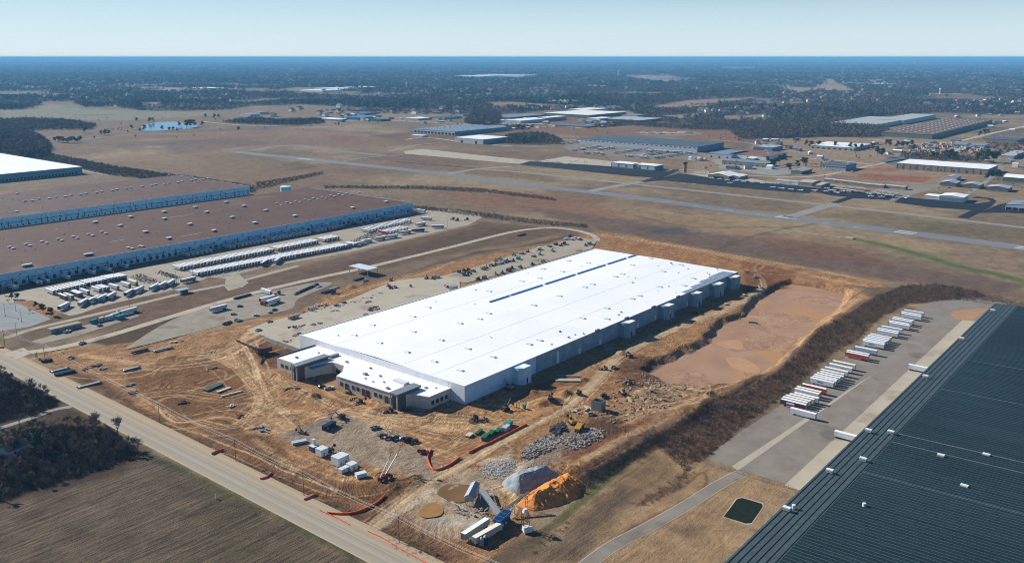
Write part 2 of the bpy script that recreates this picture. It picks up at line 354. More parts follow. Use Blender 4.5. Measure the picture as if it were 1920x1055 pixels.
# ---- airfield grass and the meadows on both sides of it
for q, c, a in [([(560, 262), (660, 250), (760, 268), (700, 285), (600, 275)], (150, 122, 94), .7), ([(300, 250), (600, 240), (700, 262), (500, 282)], (146, 120, 94), .7), ([(600, 252), (680, 256), (640, 268)], (150, 92, 68), .5),
                ([(870, 235), (960, 246), (900, 252), (800, 262), (690, 256)], (120, 84, 66), .6),
                ([(780, 360), (1000, 360), (1180, 400), (1100, 420), (900, 385)], (152, 112, 86), .8), ([(960, 385), (1250, 420), (1500, 470), (1920, 530), (1920, 560), (1660, 530), (1400, 480), (1100, 425)], (122, 100, 86), .9),
                ([(1120, 385), (1440, 420), (1400, 445), (1150, 410)], (160, 132, 98), .6), ([(1380, 440), (1600, 470), (1700, 500), (1500, 485)], (128, 92, 72), .7), ([(1210, 426), (1285, 426), (1290, 436), (1230, 437)], (92, 92, 90), .9),
                ([(1640, 470), (1920, 480), (1920, 520), (1760, 495)], (165, 140, 110), .6), ([(1530, 400), (1650, 395), (1920, 440), (1920, 452), (1640, 425)], (118, 108, 78), .6), ([(480, 318), (560, 302), (600, 312), (520, 326)], (98, 82, 72), .6),
                ([(150, 300), (420, 280), (600, 330), (500, 345), (250, 320)], (150, 122, 94), .6), ([(300, 268), (430, 258), (520, 268), (330, 290)], (118, 98, 84), .6)]: paint(q, c, 15, 14, 40, a=a)
paint([(1590, 446), (1650, 458), (1710, 473), (1780, 494), (1850, 511), (1940, 531)], (100, 120, 62), 3, 3, 20, line=7)
for q in ([(1190, 404), (1300, 425), (1500, 425)], [(1340, 470), (1440, 435), (1560, 415)], [(820, 352), (900, 362), (990, 380)], [(1080, 250), (1180, 330)]): paint(q, (104, 90, 74), 3, 3, 20, line=3, a=.6)
# ---- land between the brown warehouses and the building site
paint([(60, 560), (330, 548), (480, 520), (900, 415), (1100, 432), (880, 470), (640, 520), (300, 600), (40, 650)], (124, 100, 80), 8, 5, 30)
paint([(160, 640), (230, 615), (340, 590), (345, 600), (280, 650), (200, 648)], (96, 76, 58), 4, 3, 15)
paint([(560, 515), (900, 425), (1000, 428), (700, 500)], (108, 84, 66), 10, 6, 30, a=.8)
paint([(600, 560), (660, 540), (880, 480), (1080, 440), (1100, 450), (900, 470), (700, 530)], (104, 80, 60), 5, 4, 20, a=.9)
paint([(455, 520), (640, 478), (780, 445), (890, 420)], (158, 138, 112), 2.5, 2, 20, line=4)
paint([(0, 620), (60, 610), (150, 570), (120, 560), (60, 565), (0, 560)], (176, 130, 92), 4, 3, 10)
# ---- far left edges
paint([(0, 300), (160, 300), (210, 322), (330, 335), (320, 345), (160, 345), (0, 352)], (150, 132, 110), 6, 6, 30, a=.7)
# ---- south-west fields by the road
paint([(-300, 900), (-100, 735), (0, 690), (250, 830), (450, 935), (640, 1040), (760, 1100), (700, 1300), (-300, 1300)], (112, 96, 78), 4, 3, 20, fl=1)
paint([(-200, 720), (0, 696), (110, 745), (275, 845), (240, 880), (100, 925), (-50, 960), (-250, 960)], (84, 68, 54), 6, 6, 20, fl=0)
paint([(110, 790), (165, 790), (180, 830), (130, 845)], (130, 88, 58), 4, 3, 8, a=.8, mott=.1)
paint([(0, 700), (120, 768), (100, 775), (0, 790)], (86, 68, 52), 4, 4, 15, a=.7)
paint([(270, 850), (450, 935), (640, 1030), (690, 1080)], (70, 76, 44), 2.5, 1.5, 10, line=2.5, a=.7)
paint([(380, 900), (480, 960), (560, 1055), (380, 1055), (340, 960)], (92, 86, 58), 14, 6, 14, a=.5)
# ---- the building site
paint(SITE, (180, 136, 92), 5, 5, 18, tr=1, fl=0, world=True)
DK = (128, 92, 64); LT = (226, 190, 142); MD = (160, 118, 80)
for q, c, a in [([(225, 700), (330, 660), (400, 668), (470, 700), (480, 760), (400, 800), (300, 765)], (142, 100, 62), .9), ([(100, 690), (230, 760), (330, 810), (420, 845), (560, 905), (700, 975), (690, 985), (400, 850), (150, 720)], (116, 86, 60), 1),
                ([(330, 770), (480, 800), (560, 870), (690, 930), (760, 900), (770, 890), (700, 960), (560, 905), (400, 830)], (130, 94, 62), .9), ([(480, 600), (700, 560), (860, 500), (870, 520), (650, 560), (500, 640), (440, 660)], (178, 128, 80), .8),
                ([(470, 640), (570, 665), (560, 690), (500, 690), (470, 665)], (120, 76, 48), .9), ([(590, 640), (470, 620), (440, 640)], LT, .3), ([(1130, 445), (1280, 462), (1400, 490), (1390, 510), (1190, 470)], (176, 128, 84), .8),
                ([(1390, 490), (1500, 505), (1480, 530), (1400, 560), (1390, 530)], (150, 100, 60), .8), ([(1160, 660), (1230, 672), (1300, 720), (1260, 750), (1150, 720)], (122, 88, 62), .8), ([(1200, 700), (1300, 710), (1330, 735), (1230, 780), (1130, 800)], (196, 168, 134), .65),
                ([(980, 760), (1110, 700), (1150, 700), (1060, 760)], (170, 124, 78), .8), ([(880, 760), (960, 745), (1040, 780), (900, 830)], (200, 152, 100), .8), ([(1010, 720), (1060, 700), (1110, 690), (1080, 720)], (176, 150, 120), .7),
                ([(960, 865), (1020, 815), (1110, 790), (1150, 800), (1080, 850), (1000, 880)], (150, 130, 112), .9), ([(1100, 785), (1150, 775), (1170, 800), (1120, 815)], (120, 84, 56), .9), ([(1060, 850), (1160, 800), (1250, 760), (1200, 800), (1080, 870)], (134, 84, 60), .8),
                ([(700, 990), (760, 960), (830, 1000), (900, 1055), (800, 1055)], (150, 112, 80), .9), ([(1540, 545), (1640, 535), (1600, 570), (1440, 690), (1440, 680), (1540, 600)], (206, 162, 118), .8), ([(1500, 510), (1600, 530), (1650, 535), (1640, 540), (1560, 530)], (214, 170, 122), .7)]: paint(q, c, 5, 4, 14, a=a)
for q, c, w, a in [([(700, 985), (745, 945), (800, 905), (860, 872), (960, 815), (1060, 760), (1110, 722), (1140, 690), (1165, 664), (1250, 620), (1370, 575), (1430, 540)], (190, 158, 122), 4.2, .95),
                   ([(640, 780), (720, 800), (790, 850), (830, 880)], (168, 146, 120), 4, .6), ([(470, 805), (540, 805), (480, 760), (470, 700), (430, 670), (470, 630), (600, 590)], LT, 4, .6), ([(230, 690), (330, 690), (420, 668), (470, 640)], LT, 3, .6),
                   ([(150, 665), (260, 680), (340, 690)], LT, 3, .6), ([(480, 760), (620, 780), (760, 800), (900, 800), (1010, 790), (1080, 745)], LT, 4, .55), ([(480, 740), (540, 720), (640, 770), (760, 790)], LT, 3, .5), ([(440, 615), (620, 575), (780, 535)], (206, 160, 108), 4, .7),
                   ([(330, 630), (480, 600), (560, 590), (640, 552)], (206, 166, 120), 3, .6), ([(1130, 440), (1280, 462), (1480, 497), (1650, 530)], (206, 164, 118), 3.5, .7), ([(1000, 800), (1080, 770), (1150, 735), (1180, 700)], (176, 130, 84), 3, .6),
                   ([(1255, 790), (1180, 820), (1100, 862)], (200, 172, 136), 2, .8), ([(1010, 900), (1050, 880), (1090, 862), (1140, 832), (1200, 800)], (196, 162, 120), 1.6, .8), ([(1530, 600), (1450, 670), (1400, 715), (1300, 740), (1230, 790)], (150, 112, 80), 2, .6),
                   ([(560, 830), (600, 815), (690, 850), (770, 890)], LT, 2, .4), ([(480, 820), (515, 850), (560, 880)], LT, 2, .5), ([(1120, 790), (1200, 750), (1290, 735), (1360, 720)], (176, 140, 106), 2, .6)]: paint(q, c, 2, 2.5, 12, line=w, a=a)
for q, c, a in [([(235, 705), (300, 680), (378, 660), (430, 685), (478, 735), (470, 770), (420, 795), (350, 800), (290, 760)], (138, 98, 60), .9), ([(100, 690), (170, 700), (260, 760), (400, 835), (560, 905), (690, 965), (740, 935), (700, 985), (560, 925), (400, 850), (250, 772)], (110, 80, 56), .9), ([(600, 600), (480, 630), (455, 650), (500, 668), (580, 672)], (118, 78, 50), .8),
                ([(1165, 690), (1210, 668), (1250, 680), (1230, 720), (1170, 740)], (112, 80, 56), .8), ([(1100, 790), (1160, 778), (1180, 800), (1130, 822), (1095, 815)], (104, 74, 52), .9), ([(640, 905), (760, 900), (785, 905), (720, 945), (650, 935)], (112, 78, 50), .8), ([(1400, 505), (1470, 510), (1440, 550), (1395, 560)], (130, 86, 52), .8), ([(985, 722), (1070, 700), (1090, 712), (1020, 745), (960, 750)], (140, 98, 62), .7), ([(880, 850), (960, 812), (1010, 795), (1000, 805), (930, 850)], (140, 104, 70), .6)]: paint(q, c, 4, 5, 12, a=a)
def traffic(path, n_, spread, seed):
    r_ = random.Random(seed); q = smooth(PP(path), 4)
    for i in range(n_):
        off = r_.gauss(0, spread); off2 = off+r_.gauss(0, spread*.5); L_ = []; N_ = len(q)
        for j in range(N_):
            a_ = q[max(j-1, 0)]; c_ = q[min(j+1, N_-1)]; d_ = math.hypot(c_[0]-a_[0], c_[1]-a_[1]) or 1; o_ = off+(off2-off)*j/N_; L_.append((q[j][0]-(c_[1]-a_[1])/d_*o_, q[j][1]+(c_[0]-a_[0])/d_*o_))
        k0 = r_.randint(0, N_//3); k1 = r_.randint(2*N_//3, N_); paint(L_[k0:k1], r_.choice([LT, LT, (236, 204, 160), DK, MD]), .5, .6, 8, line=r_.uniform(.35, .8), a=r_.uniform(.35, .8), world=True)
for i, (q, n_, sp_) in enumerate([([(600, 585), (500, 605), (445, 632), (462, 680), (474, 720), (500, 760), (548, 802)], 16, 6), ([(150, 668), (300, 680), (400, 668), (460, 640), (520, 610), (640, 560)], 14, 5), ([(520, 690), (600, 745), (700, 775), (850, 785), (990, 790), (1080, 750)], 18, 6), ([(230, 750), (330, 735), (420, 745), (480, 730), (525, 700)], 10, 6),
        ([(250, 700), (330, 665), (420, 672), (490, 740), (440, 800), (340, 780), (250, 730)], 12, 9), ([(548, 802), (640, 775), (760, 800), (880, 820), (960, 800)], 10, 4), ([(480, 800), (420, 780), (330, 790), (290, 760)], 8, 6), ([(1010, 790), (1060, 765), (1110, 722), (1165, 664), (1250, 620), (1370, 575), (1425, 540), (1400, 505), (1300, 478)], 14, 3),
        ([(1150, 440), (1280, 463), (1450, 495), (1600, 530)], 12, 5), ([(1440, 690), (1530, 610), (1600, 560), (1640, 535)], 8, 4), ([(640, 790), (720, 820), (790, 860), (840, 880)], 10, 5), ([(700, 985), (760, 940), (860, 872), (960, 815)], 10, 2), ([(760, 900), (660, 920), (560, 890), (470, 850), (380, 815)], 8, 6), ([(870, 900), (920, 905), (960, 930), (950, 970), (880, 990), (800, 985)], 12, 4),
        ([(1180, 700), (1260, 725), (1330, 735), (1400, 715)], 12, 6), ([(1140, 790), (1220, 760), (1320, 740), (1420, 690)], 10, 5), ([(620, 560), (720, 530), (800, 510), (850, 490)], 10, 5), ([(110, 690), (180, 700), (260, 695), (330, 650)], 8, 5)]): traffic(q, n_, sp_, i)
# small scraped arcs left by machines
for i in range(150):
    cx_, cy_ = rnd.choice([(350, 720), (400, 770), (560, 760), (640, 760), (900, 790), (620, 870), (1000, 760), (1250, 730), (200, 700), (780, 780), (430, 640), (1450, 500), (880, 850)])
    cx_ += rnd.gauss(0, 70); cy_ += rnd.gauss(0, 22); x0, y0 = P(cx_, cy_); r = rnd.uniform(4, 26); a0 = rnd.uniform(0, 6.28); da = rnd.uniform(.6, 3)
    if sdist(np.array([x0]), np.array([y0]), SITE)[0] < 12: continue
    paint([(x0+r*math.cos(a0+da*k/5)*1.5, y0+r*math.sin(a0+da*k/5)) for k in range(6)], rnd.choice([LT, LT, DK, MD, (226, 190, 146)]), .8, 1, 6, line=rnd.uniform(.5, 1.4), a=rnd.uniform(.3, .7), world=True)
GRAV = (172, 154, 132)
paint([(520, 815), (640, 775), (670, 782), (780, 840), (830, 875), (800, 900), (720, 880), (600, 840)], GRAV, 3, 3, 12, tr=.5, a=.9)
paint([(535, 812), (640, 773), (655, 778), (560, 822)], (140, 132, 124), 1.5, 1.5, 10, a=.8)
paint([(860, 880), (940, 880), (950, 900), (920, 960), (870, 1010), (800, 1000), (760, 960), (800, 915)], (190, 168, 140), 4, 3, 12, tr=.4, a=.9)
paint([(900, 865), (960, 845), (1000, 870), (960, 905), (930, 905)], (206, 190, 170), 3, 3, 7, a=.8, mott=.12)
paint([(700, 985), (760, 930), (800, 905), (820, 915), (740, 975), (720, 995)], (206, 194, 172), 1.5, 1.5, 9, tr=.3, a=.8)
paint([(790, 960), (930, 970), (960, 960), (900, 985), (830, 985)], (196, 190, 176), 3, 3, 8, a=.6)
paint([(965, 940), (1000, 960), (1100, 925), (1080, 900), (1000, 930)], (200, 140, 70), 3, 2, 8, a=.9)
paint([(695, 998), (740, 980), (800, 1000), (845, 1045), (830, 1062), (760, 1040)], (124, 94, 68), 2, 2, 10, a=.9)
paint([(700, 988), (745, 948), (800, 908), (860, 874), (910, 845), (960, 816), (1010, 790), (1060, 761), (1105, 728), (1135, 694), (1160, 668), (1250, 622), (1330, 590), (1390, 566), (1430, 540)], (204, 176, 140), 1, 1.2, 9, line=3.6, a=.92, tr=.25)
for s_ in (-1.6, 1.5): traffic([(700, 988), (745, 948), (800, 908), (860, 874), (910, 845), (960, 816), (1010, 790), (1060, 761), (1105, 728), (1135, 694)], 3, 1.6, int(40+s_*5))
# muddy basin
def basin():
    m = (gx > 400) & (gx < 1000) & (gy > 100) & (gy < 420); idx = np.nonzero(m)[0]; x = gx[idx]; y = gy[idx]
    s = sdist(x+3*(fbm(x, y, 10, 3, 5)-.5), y+3*(fbm(x, y, 10, 3, 6)-.5), POND)
    w = (sstep(-6, 2, s)*.92)[:, None]; v = fbm(x, y, 18, 4, 44)[:, None]; col[idx] = col[idx]*(1-w)+(np.array(C(206, 166, 136))*v+np.array(C(190, 148, 120))*(1-v))*w; trk[idx] *= 1-w[:, 0]
basin()
# brush ground, right-hand meadow and verge
paint([(1690, 535), (1830, 550), (1700, 572), (1640, 600), (1560, 660), (1440, 760), (1400, 790), (1330, 860), (1310, 870), (1270, 905), (1180, 850), (1090, 905), (1070, 930), (1060, 900), (1200, 812), (1300, 765), (1390, 718), (1450, 690), (1540, 610), (1640, 552)], (124, 98, 76), 4, 5, 14, tr=.4)
paint([(1600, 535), (1800, 540), (1960, 580), (1960, 600), (1850, 575), (1700, 565), (1640, 560)], (116, 98, 78), 6, 5, 14, a=.9)
MEAD = [(1000, 1055), (1080, 960), (1150, 900), (1200, 850), (1232, 838), (1268, 860), (1300, 865), (1380, 885), (1480, 910), (1350, 1055), (1200, 1200), (900, 1200), (940, 1055)]
paint(MEAD, (176, 146, 110), 3, 3, 14, tr=0, fl=.35)
paint([(1000, 1055), (1090, 965), (1150, 910), (1225, 850), (1255, 880), (1180, 950), (1120, 1000), (1080, 1055)], (112, 94, 76), 5, 4, 20, a=.9, fl=.5)
paint([(1150, 905), (1225, 845), (1265, 868), (1255, 900), (1190, 925)], (150, 122, 88), 5, 3, 14, a=.8)
paint([(985, 1025), (1060, 965), (1130, 905), (1185, 855)], (98, 104, 54), 1.5, 1.2, 8, line=2.6, a=.85)
paint([(900, 1060), (980, 1010), (1060, 970), (1010, 1030), (970, 1060)], (116, 98, 74), 3, 2, 8, a=.8)
paint([(1290, 905), (1320, 885), (1322, 910), (1300, 930), (1220, 970), (1150, 1010)], (132, 92, 62), 1, 1, 8, line=.9, a=.8)
paint([(1180, 945), (1240, 915), (1290, 880), (1280, 910), (1210, 945)], (96, 72, 54), 3, 3, 8, a=.8)
paint([(1260, 990), (1330, 985), (1300, 1005), (1250, 1005)], (130, 110, 90), 4, 3, 8, a=.7)
paint([(1780, 590), (1840, 580), (1855, 592), (1800, 604)], (186, 148, 112), 1, 1, 8)
paint([(1700, 572), (1790, 562), (1850, 575), (1740, 585)], (186, 158, 122), 3, 3, 10, a=.8)
gzv = hfun(gx, gy)
verts = np.stack([gx, gy, gzv], 1)
nr, nc = U.shape; I = np.arange(nr*nc).reshape(nr, nc)
quads = np.stack([I[:-1, :-1], I[:-1, 1:], I[1:, 1:], I[1:, :-1]], -1).reshape(-1, 4)
gm = bpy.data.materials.new('soil_and_grass'); nt, b = nodes(gm); N = nt.nodes; L = nt.links
b.inputs['Roughness'].default_value = .95; b.inputs['Specular IOR Level'].default_value = .08
def nn(t, **k):
    n = N.new(t)
    for a, v in k.items():
        if a in n.inputs: n.inputs[a].default_value = v
        else: setattr(n, a, v)
    return n
def math_(op, a, b_=None, c=None):
    n = N.new('ShaderNodeMath'); n.operation = op
    for i, v in enumerate((a, b_, c)):
        if v is None: continue
        if isinstance(v, (int, float)): n.inputs[i].default_value = v
        else: L.new(v, n.inputs[i])
    return n.outputs[0]
geo = nn('ShaderNodeNewGeometry'); pos = geo.outputs['Position']
at = nn('ShaderNodeAttribute', attribute_name='Tint'); ax = nn('ShaderNodeAttribute', attribute_name='Use')
sep = nn('ShaderNodeSeparateColor'); L.new(ax.outputs['Color'], sep.inputs[0])
tr_, fl_, we_ = sep.outputs[0], sep.outputs[1], sep.outputs[2]
def noise(scale, det=5, dist=0, rough=.6, vec=pos):
    n = N.new('ShaderNodeTexNoise'); n.inputs['Scale'].default_value = scale; n.inputs['Detail'].default_value = det; n.inputs['Distortion'].default_value = dist; n.inputs['Roughness'].default_value = rough
    L.new(vec, n.inputs['Vector']); return n.outputs['Fac']
# tyre marks: contour lines of a slow noise, in two sizes
def contour(scale, freq, off):
    mp = nn('ShaderNodeMapping'); mp.inputs['Location'].default_value = (off, off*2, 0); L.new(pos, mp.inputs['Vector'])
    s = math_('MULTIPLY', noise(scale, 2.5, .3, .45, mp.outputs[0]), freq); return math_('PINGPONG', s, .5)
k1 = contour(.011, 26, 13); k2 = contour(.02, 34, 77)
sel = nn('ShaderNodeMapRange'); sel.inputs['From Min'].default_value = .44; sel.inputs['From Max'].default_value = .56; L.new(noise(.018, 3), sel.inputs['Value'])
mixk = nn('ShaderNodeMix'); L.new(sel.outputs[0], mixk.inputs[0]); L.new(k1, mixk.inputs[2]); L.new(k2, mixk.inputs[3])
wn_ = nn('ShaderNodeTexNoise'); wn_.inputs['Scale'].default_value = .012; wn_.inputs['Detail'].default_value = 3; L.new(pos, wn_.inputs['Vector'])
wv = nn('ShaderNodeVectorMath', operation='SCALE'); wv.inputs['Scale'].default_value = 110; L.new(wn_.outputs['Color'], wv.inputs[0]); wa = nn('ShaderNodeVectorMath', operation='ADD'); L.new(pos, wa.inputs[0]); L.new(wv.outputs[0], wa.inputs[1])
def streak(rot, sx, sy):
    m_ = nn('ShaderNodeMapping'); m_.inputs['Rotation'].default_value = (0, 0, rot); m_.inputs['Scale'].default_value = (sx, sy, 1); L.new(wa.outputs[0], m_.inputs['Vector']); return noise(1, 4, .2, .6, m_.outputs[0])
sm1 = nn('ShaderNodeMix'); L.new(sel.outputs[0], sm1.inputs[0]); L.new(streak(.5, .03, .62), sm1.inputs[2]); L.new(streak(1.9, .04, .5), sm1.inputs[3])
amt = math_('MULTIPLY', math_('MAXIMUM', math_('SUBTRACT', noise(.03, 3), .42), 0), 3.5)
lines = math_('MULTIPLY', math_('ADD', math_('MULTIPLY', math_('MULTIPLY', math_('SUBTRACT', mixk.outputs[0], .25), .7), amt), math_('MULTIPLY', math_('SUBTRACT', sm1.outputs[0], .5), 2.3)), tr_)
fine = math_('SUBTRACT', noise(.9, 6, 0, .7), .5); mid = math_('MULTIPLY', math_('SUBTRACT', noise(.07, 7, .6, .72), .5), 1.5)
mp2 = nn('ShaderNodeMapping'); mp2.inputs['Rotation'].default_value = (0, 0, .25); mp2.inputs['Scale'].default_value = (.06, .9, 1); L.new(pos, mp2.inputs['Vector'])
rowsn = math_('MULTIPLY', math_('SUBTRACT', noise(.5, 4, .4, .6, mp2.outputs[0]), .5), math_('MULTIPLY', fl_, 1.9))
dots = math_('MULTIPLY', math_('SUBTRACT', noise(.35, 3, 0, .8), .5), math_('MULTIPLY_ADD', tr_, .5, .55))
tot = math_('ADD', math_('ADD', lines, math_('MULTIPLY', fine, 1.0)), math_('ADD', math_('MULTIPLY', mid, 1.1), math_('ADD', rowsn, dots)))
fac = math_('MAXIMUM', math_('ADD', tot, 1.0), .25)
sc_ = nn('ShaderNodeVectorMath', operation='SCALE'); L.new(at.outputs['Color'], sc_.inputs[0]); L.new(fac, sc_.inputs['Scale'])
L.new(sc_.outputs[0], b.inputs['Base Color'])
bp = nn('ShaderNodeBump'); bp.inputs['Strength'].default_value = .55; bp.inputs['Distance'].default_value = 1.0; L.new(tot, bp.inputs['Height']); L.new(bp.outputs[0], b.inputs['Normal'])
ground = npmesh('ground', verts, quads, [gm], col)
at2 = ground.data.attributes.new('Use', 'FLOAT_COLOR', 'POINT'); cc = np.ones((gx.size, 4), np.float32); cc[:, 0] = trk; cc[:, 1] = fld; cc[:, 2] = wet; at2.data.foreach_set('color', cc.ravel())
ground.data.polygons.foreach_set('use_smooth', np.ones(len(quads), bool)); ground.data.update()
struct(ground)
del U, D, GX, GY, verts, quads, cc, n1, n2, n3, gzv

# ---------------------------------------------------------------- paving, water
def sheet(name, pts, z, mats, world=False, thick=0., sm=False):
    q = pts if world else PP(pts)
    if sm: q = smooth(q+[q[0]], 3)[:-1]
    if sum(q[i][0]*q[(i+1) % len(q)][1]-q[(i+1) % len(q)][0]*q[i][1] for i in range(len(q))) < 0: q = q[::-1]
    m = MB()
    if thick: m.prism(q, z-thick, z)
    else: m.quad(*[(x, y, z) for x, y in q])
    return struct(m.build(name, mats))
def ribbon(name, pts, w, z, mats, world=False, k=4, edge=None):
    q = smooth(pts if world else PP(pts), k); m = MB(); n = len(q); Lf = []; Rg = []
    for i in range(n):
        a = q[max(i-1, 0)]; c = q[min(i+1, n-1)]; d = math.hypot(c[0]-a[0], c[1]-a[1]) or 1; nx, ny = -(c[1]-a[1])/d, (c[0]-a[0])/d
        ww = w[0]+(w[1]-w[0])*i/(n-1) if isinstance(w, tuple) else w
        Lf.append((q[i][0]+nx*ww/2, q[i][1]+ny*ww/2)); Rg.append((q[i][0]-nx*ww/2, q[i][1]-ny*ww/2))
    for i in range(n-1): m.quad((*Rg[i], z), (*Rg[i+1], z), (*Lf[i+1], z), (*Lf[i], z))
    return struct(m.build(name, mats))
asph = M2('worn_asphalt', C(146, 136, 126), C(170, 160, 148), .07, C(130, 122, 114), .03, lo=.3, hi=.7)
conc = M2('pale_concrete', C(196, 186, 166), C(212, 202, 182), .06, C(178, 166, 146), .03, lo=.3, hi=.7)
yardm = M2('yard_concrete', C(178, 168, 150), C(198, 188, 168), .05, C(160, 150, 134), .03, lo=.3, hi=.7)
pale = M2('pale_gravel', C(196, 184, 162), C(214, 204, 184), .12, C(176, 158, 132), .05)
run = M2('runway_asphalt', C(132, 138, 142), C(150, 154, 156), .02, C(120, 124, 128), .01, stretch=(1, .2, 1))
taxi = M2('taxiway_concrete', C(160, 158, 150), C(176, 172, 162), .03)
dark = M2('fresh_asphalt', C(30, 38, 46), C(42, 50, 58), .02, C(54, 62, 68), .01)
white = M('road_paint', C(235, 235, 228), .7, .06)
carpk = M2('bluish_asphalt', C(150, 156, 158), C(168, 172, 172), .05, C(138, 142, 144), .03)
gravm = M2('lot_gravel', C(160, 150, 134), C(180, 170, 152), .09, C(146, 132, 112), .04)
# county road: three bands of different age
roadm = bpy.data.materials.new('old_road'); nt, b = nodes(roadm); N = nt.nodes; L = nt.links
b.inputs['Roughness'].default_value = .9; b.inputs['Specular IOR Level'].default_value = .1
tc = N.new('ShaderNodeTexCoord'); mp = N.new('ShaderNodeMapping'); mp.inputs['Scale'].default_value = (1, .02, 1); L.new(tc.outputs['Object'], mp.inputs['Vector'])
sx = N.new('ShaderNodeSeparateXYZ'); L.new(tc.outputs['Object'], sx.inputs[0])
no = N.new('ShaderNodeTexNoise'); no.inputs['Scale'].default_value = 1.1; no.inputs['Detail'].default_value = 5; L.new(mp.outputs[0], no.inputs['Vector'])
ad = N.new('ShaderNodeMath'); ad.operation = 'MULTIPLY_ADD'; ad.inputs[1].default_value = .8; L.new(no.outputs['Fac'], ad.inputs[0]); L.new(sx.outputs['X'], ad.inputs[2])
mr = N.new('ShaderNodeMapRange'); mr.inputs['From Min'].default_value = -10.1; mr.inputs['From Max'].default_value = 10.9; L.new(ad.outputs[0], mr.inputs['Value'])
cr = N.new('ShaderNodeValToRGB'); e = cr.color_ramp.elements; e[0].position = 0; e[0].color = (*C(214, 200, 172), 1); e[1].position = 1; e[1].color = (*C(196, 176, 144), 1)
for p_, c_ in [(.06, (176, 166, 148)), (.25, (164, 156, 142)), (.3, (182, 172, 154)), (.42, (168, 160, 146)), (.49, (160, 152, 140)), (.505, (196, 188, 168)), (.52, (164, 154, 138)), (.62, (186, 170, 146)), (.72, (170, 158, 138)), (.85, (190, 172, 144)), (.95, (180, 162, 134))]:
    q = e.new(p_); q.color = (*C(*c_, 1.22), 1)
L.new(mr.outputs[0], cr.inputs[0]); L.new(cr.outputs[0], b.inputs['Base Color'])
q = MB(); q.quad((-10.5, -500, 0), (10.5, -500, 0), (10.5, 1400, 0), (-10.5, 1400, 0)); o = q.build('road', [roadm], loc=(229.5, 200, .05)); struct(o)
ribbon('lane', [(135, 762), (100, 768), (60, 783), (0, 802), (-120, 840)], 4.5, .09, [taxi])
ribbon('access_road', [(10, 634), (60, 617), (150, 596), (250, 572), (350, 548), (430, 532), (560, 498)], 7, .06, [yardm])
sheet('entrance_apron', [(6, 664), (44, 652), (60, 662), (30, 674)], .16, [pale])
ribbon('haul_road', [(40, 662), (110, 652), (200, 630), (300, 600), (400, 570), (500, 543), (600, 520), (680, 503), (760, 484), (850, 462), (950, 437), (1000, 429), (1040, 427), (1085, 433), (1115, 443), (1118, 452)], (9, 8), .1, [pale])
sheet('truck_yard', [(0, 552), (-140, 590), (-100, 640), (30, 565), (60, 563), (130, 592), (150, 588), (190, 574), (250, 560), (335, 541), (395, 519), (424, 522), (420, 536), (428, 545), (455, 538), (466, 530), (448, 514), (500, 500), (640, 476), (760, 449), (880, 421), (908, 405), (850, 392), (772, 396), (640, 430)], .04, [yardm])
sheet('car_park', [(-60, 560), (38, 570), (96, 598), (58, 612), (0, 621), (-120, 640)], .08, [carpk])
sheet('gravel_lot', [(232, 656), (285, 620), (340, 592), (400, 574), (480, 552), (560, 535), (600, 529), (622, 533), (560, 560), (548, 578), (500, 590), (430, 606), (330, 632)], .12, [gravm], sm=True)
sheet('gravel_pad', [(58, 640), (150, 612), (250, 585), (262, 592), (150, 628), (80, 644)], .06, [gravm])
sheet('building_slab', [(462, 619), (500, 604), (560, 590), (640, 568), (735, 528), (770, 522), (862, 516), (862, 540), (576, 661), (496, 630)], .25, [conc], thick=.8)
sheet('paved_apron', [(810, 523), (900, 498), (985, 470), (1080, 446), (1120, 450), (1110, 466), (980, 503), (875, 530)], .16, [yardm], thick=.5)
# right-hand trailer yard
sheet('trailer_yard', [P(1322, 858), P(1380, 815), P(1500, 735), (640, 193.5), (790, 190), (815, 184), (845, 170), (850, 133), (401, 133.5)], .05, [asph], world=True)
sheet('grass_island', [(1782, 588), (1795, 582), (1850, 578), (1838, 590), (1820, 600), (1790, 598)], .1, [M2('dry_grass', C(186, 144, 106), C(204, 164, 124), .2)], sm=True)
sheet('concrete_strip', [(399.5, 133.6), (399.5, 149), (772, 150.5), (772, 133.6)], .09, [conc], world=True)
sheet('concrete_strip', [P(1372, 874), P(1384, 882), P(1640, 700), P(1615, 715)], .093, [conc], world=True)
ribbon('driveway', [(1392, 886), (1352, 906), (1290, 945), (1220, 985), (1150, 1022), (1095, 1062), (1060, 1095)], 7.6, .06, [conc])
ribbon('driveway', [(1394, 885), (1352, 906), (1290, 945), (1220, 985), (1150, 1022), (1095, 1062), (1060, 1095)], 6.6, .1, [asph])
sheet('pond_rim', [(1354, 969), (1380, 933.5), (1392, 931.5), (1431.5, 942.5), (1432, 950), (1410.5, 982), (1399, 983.5)], .08, [pale])
wm = M2('dark_green_hollow', C(14, 26, 10), C(30, 46, 18), .35, rough=.9, detail=8); mw = M('muddy_water', C(176, 132, 102), .35, .06, .05, .3)
sheet('water', [(1357, 968), (1382, 935), (1392, 933), (1429, 944), (1430, 950), (1409, 980), (1398, 981)], .12, [wm])  # green pond as a flat sheet, the dark of its hollow put into the colour
sheet('muddy_water', BASIN, -4.08, [M2('silty_water', C(184, 144, 116), C(204, 164, 132), .03, C(208, 160, 112), .016, rough=.55, spec=.1, detail=8, thr=.54)], world=True, sm=True)
sheet('puddle', [(1340, 632), (1385, 628), (1392, 645), (1350, 640)], -3.98, [M('pale_silt', C(216, 170, 126), .5, .08, .1, .1)], sm=True)
sheet('puddle', [(1360, 660), (1395, 662), (1425, 680), (1418, 690), (1375, 680)], -3.98, [MATS['pale_silt']], sm=True)
sheet('puddle', [(783, 962), (800, 945), (815, 941), (831, 952), (826, 965), (798, 970)], .03, [M2('ochre_water', C(196, 150, 84), C(176, 130, 74), .2, rough=.4)], sm=True)
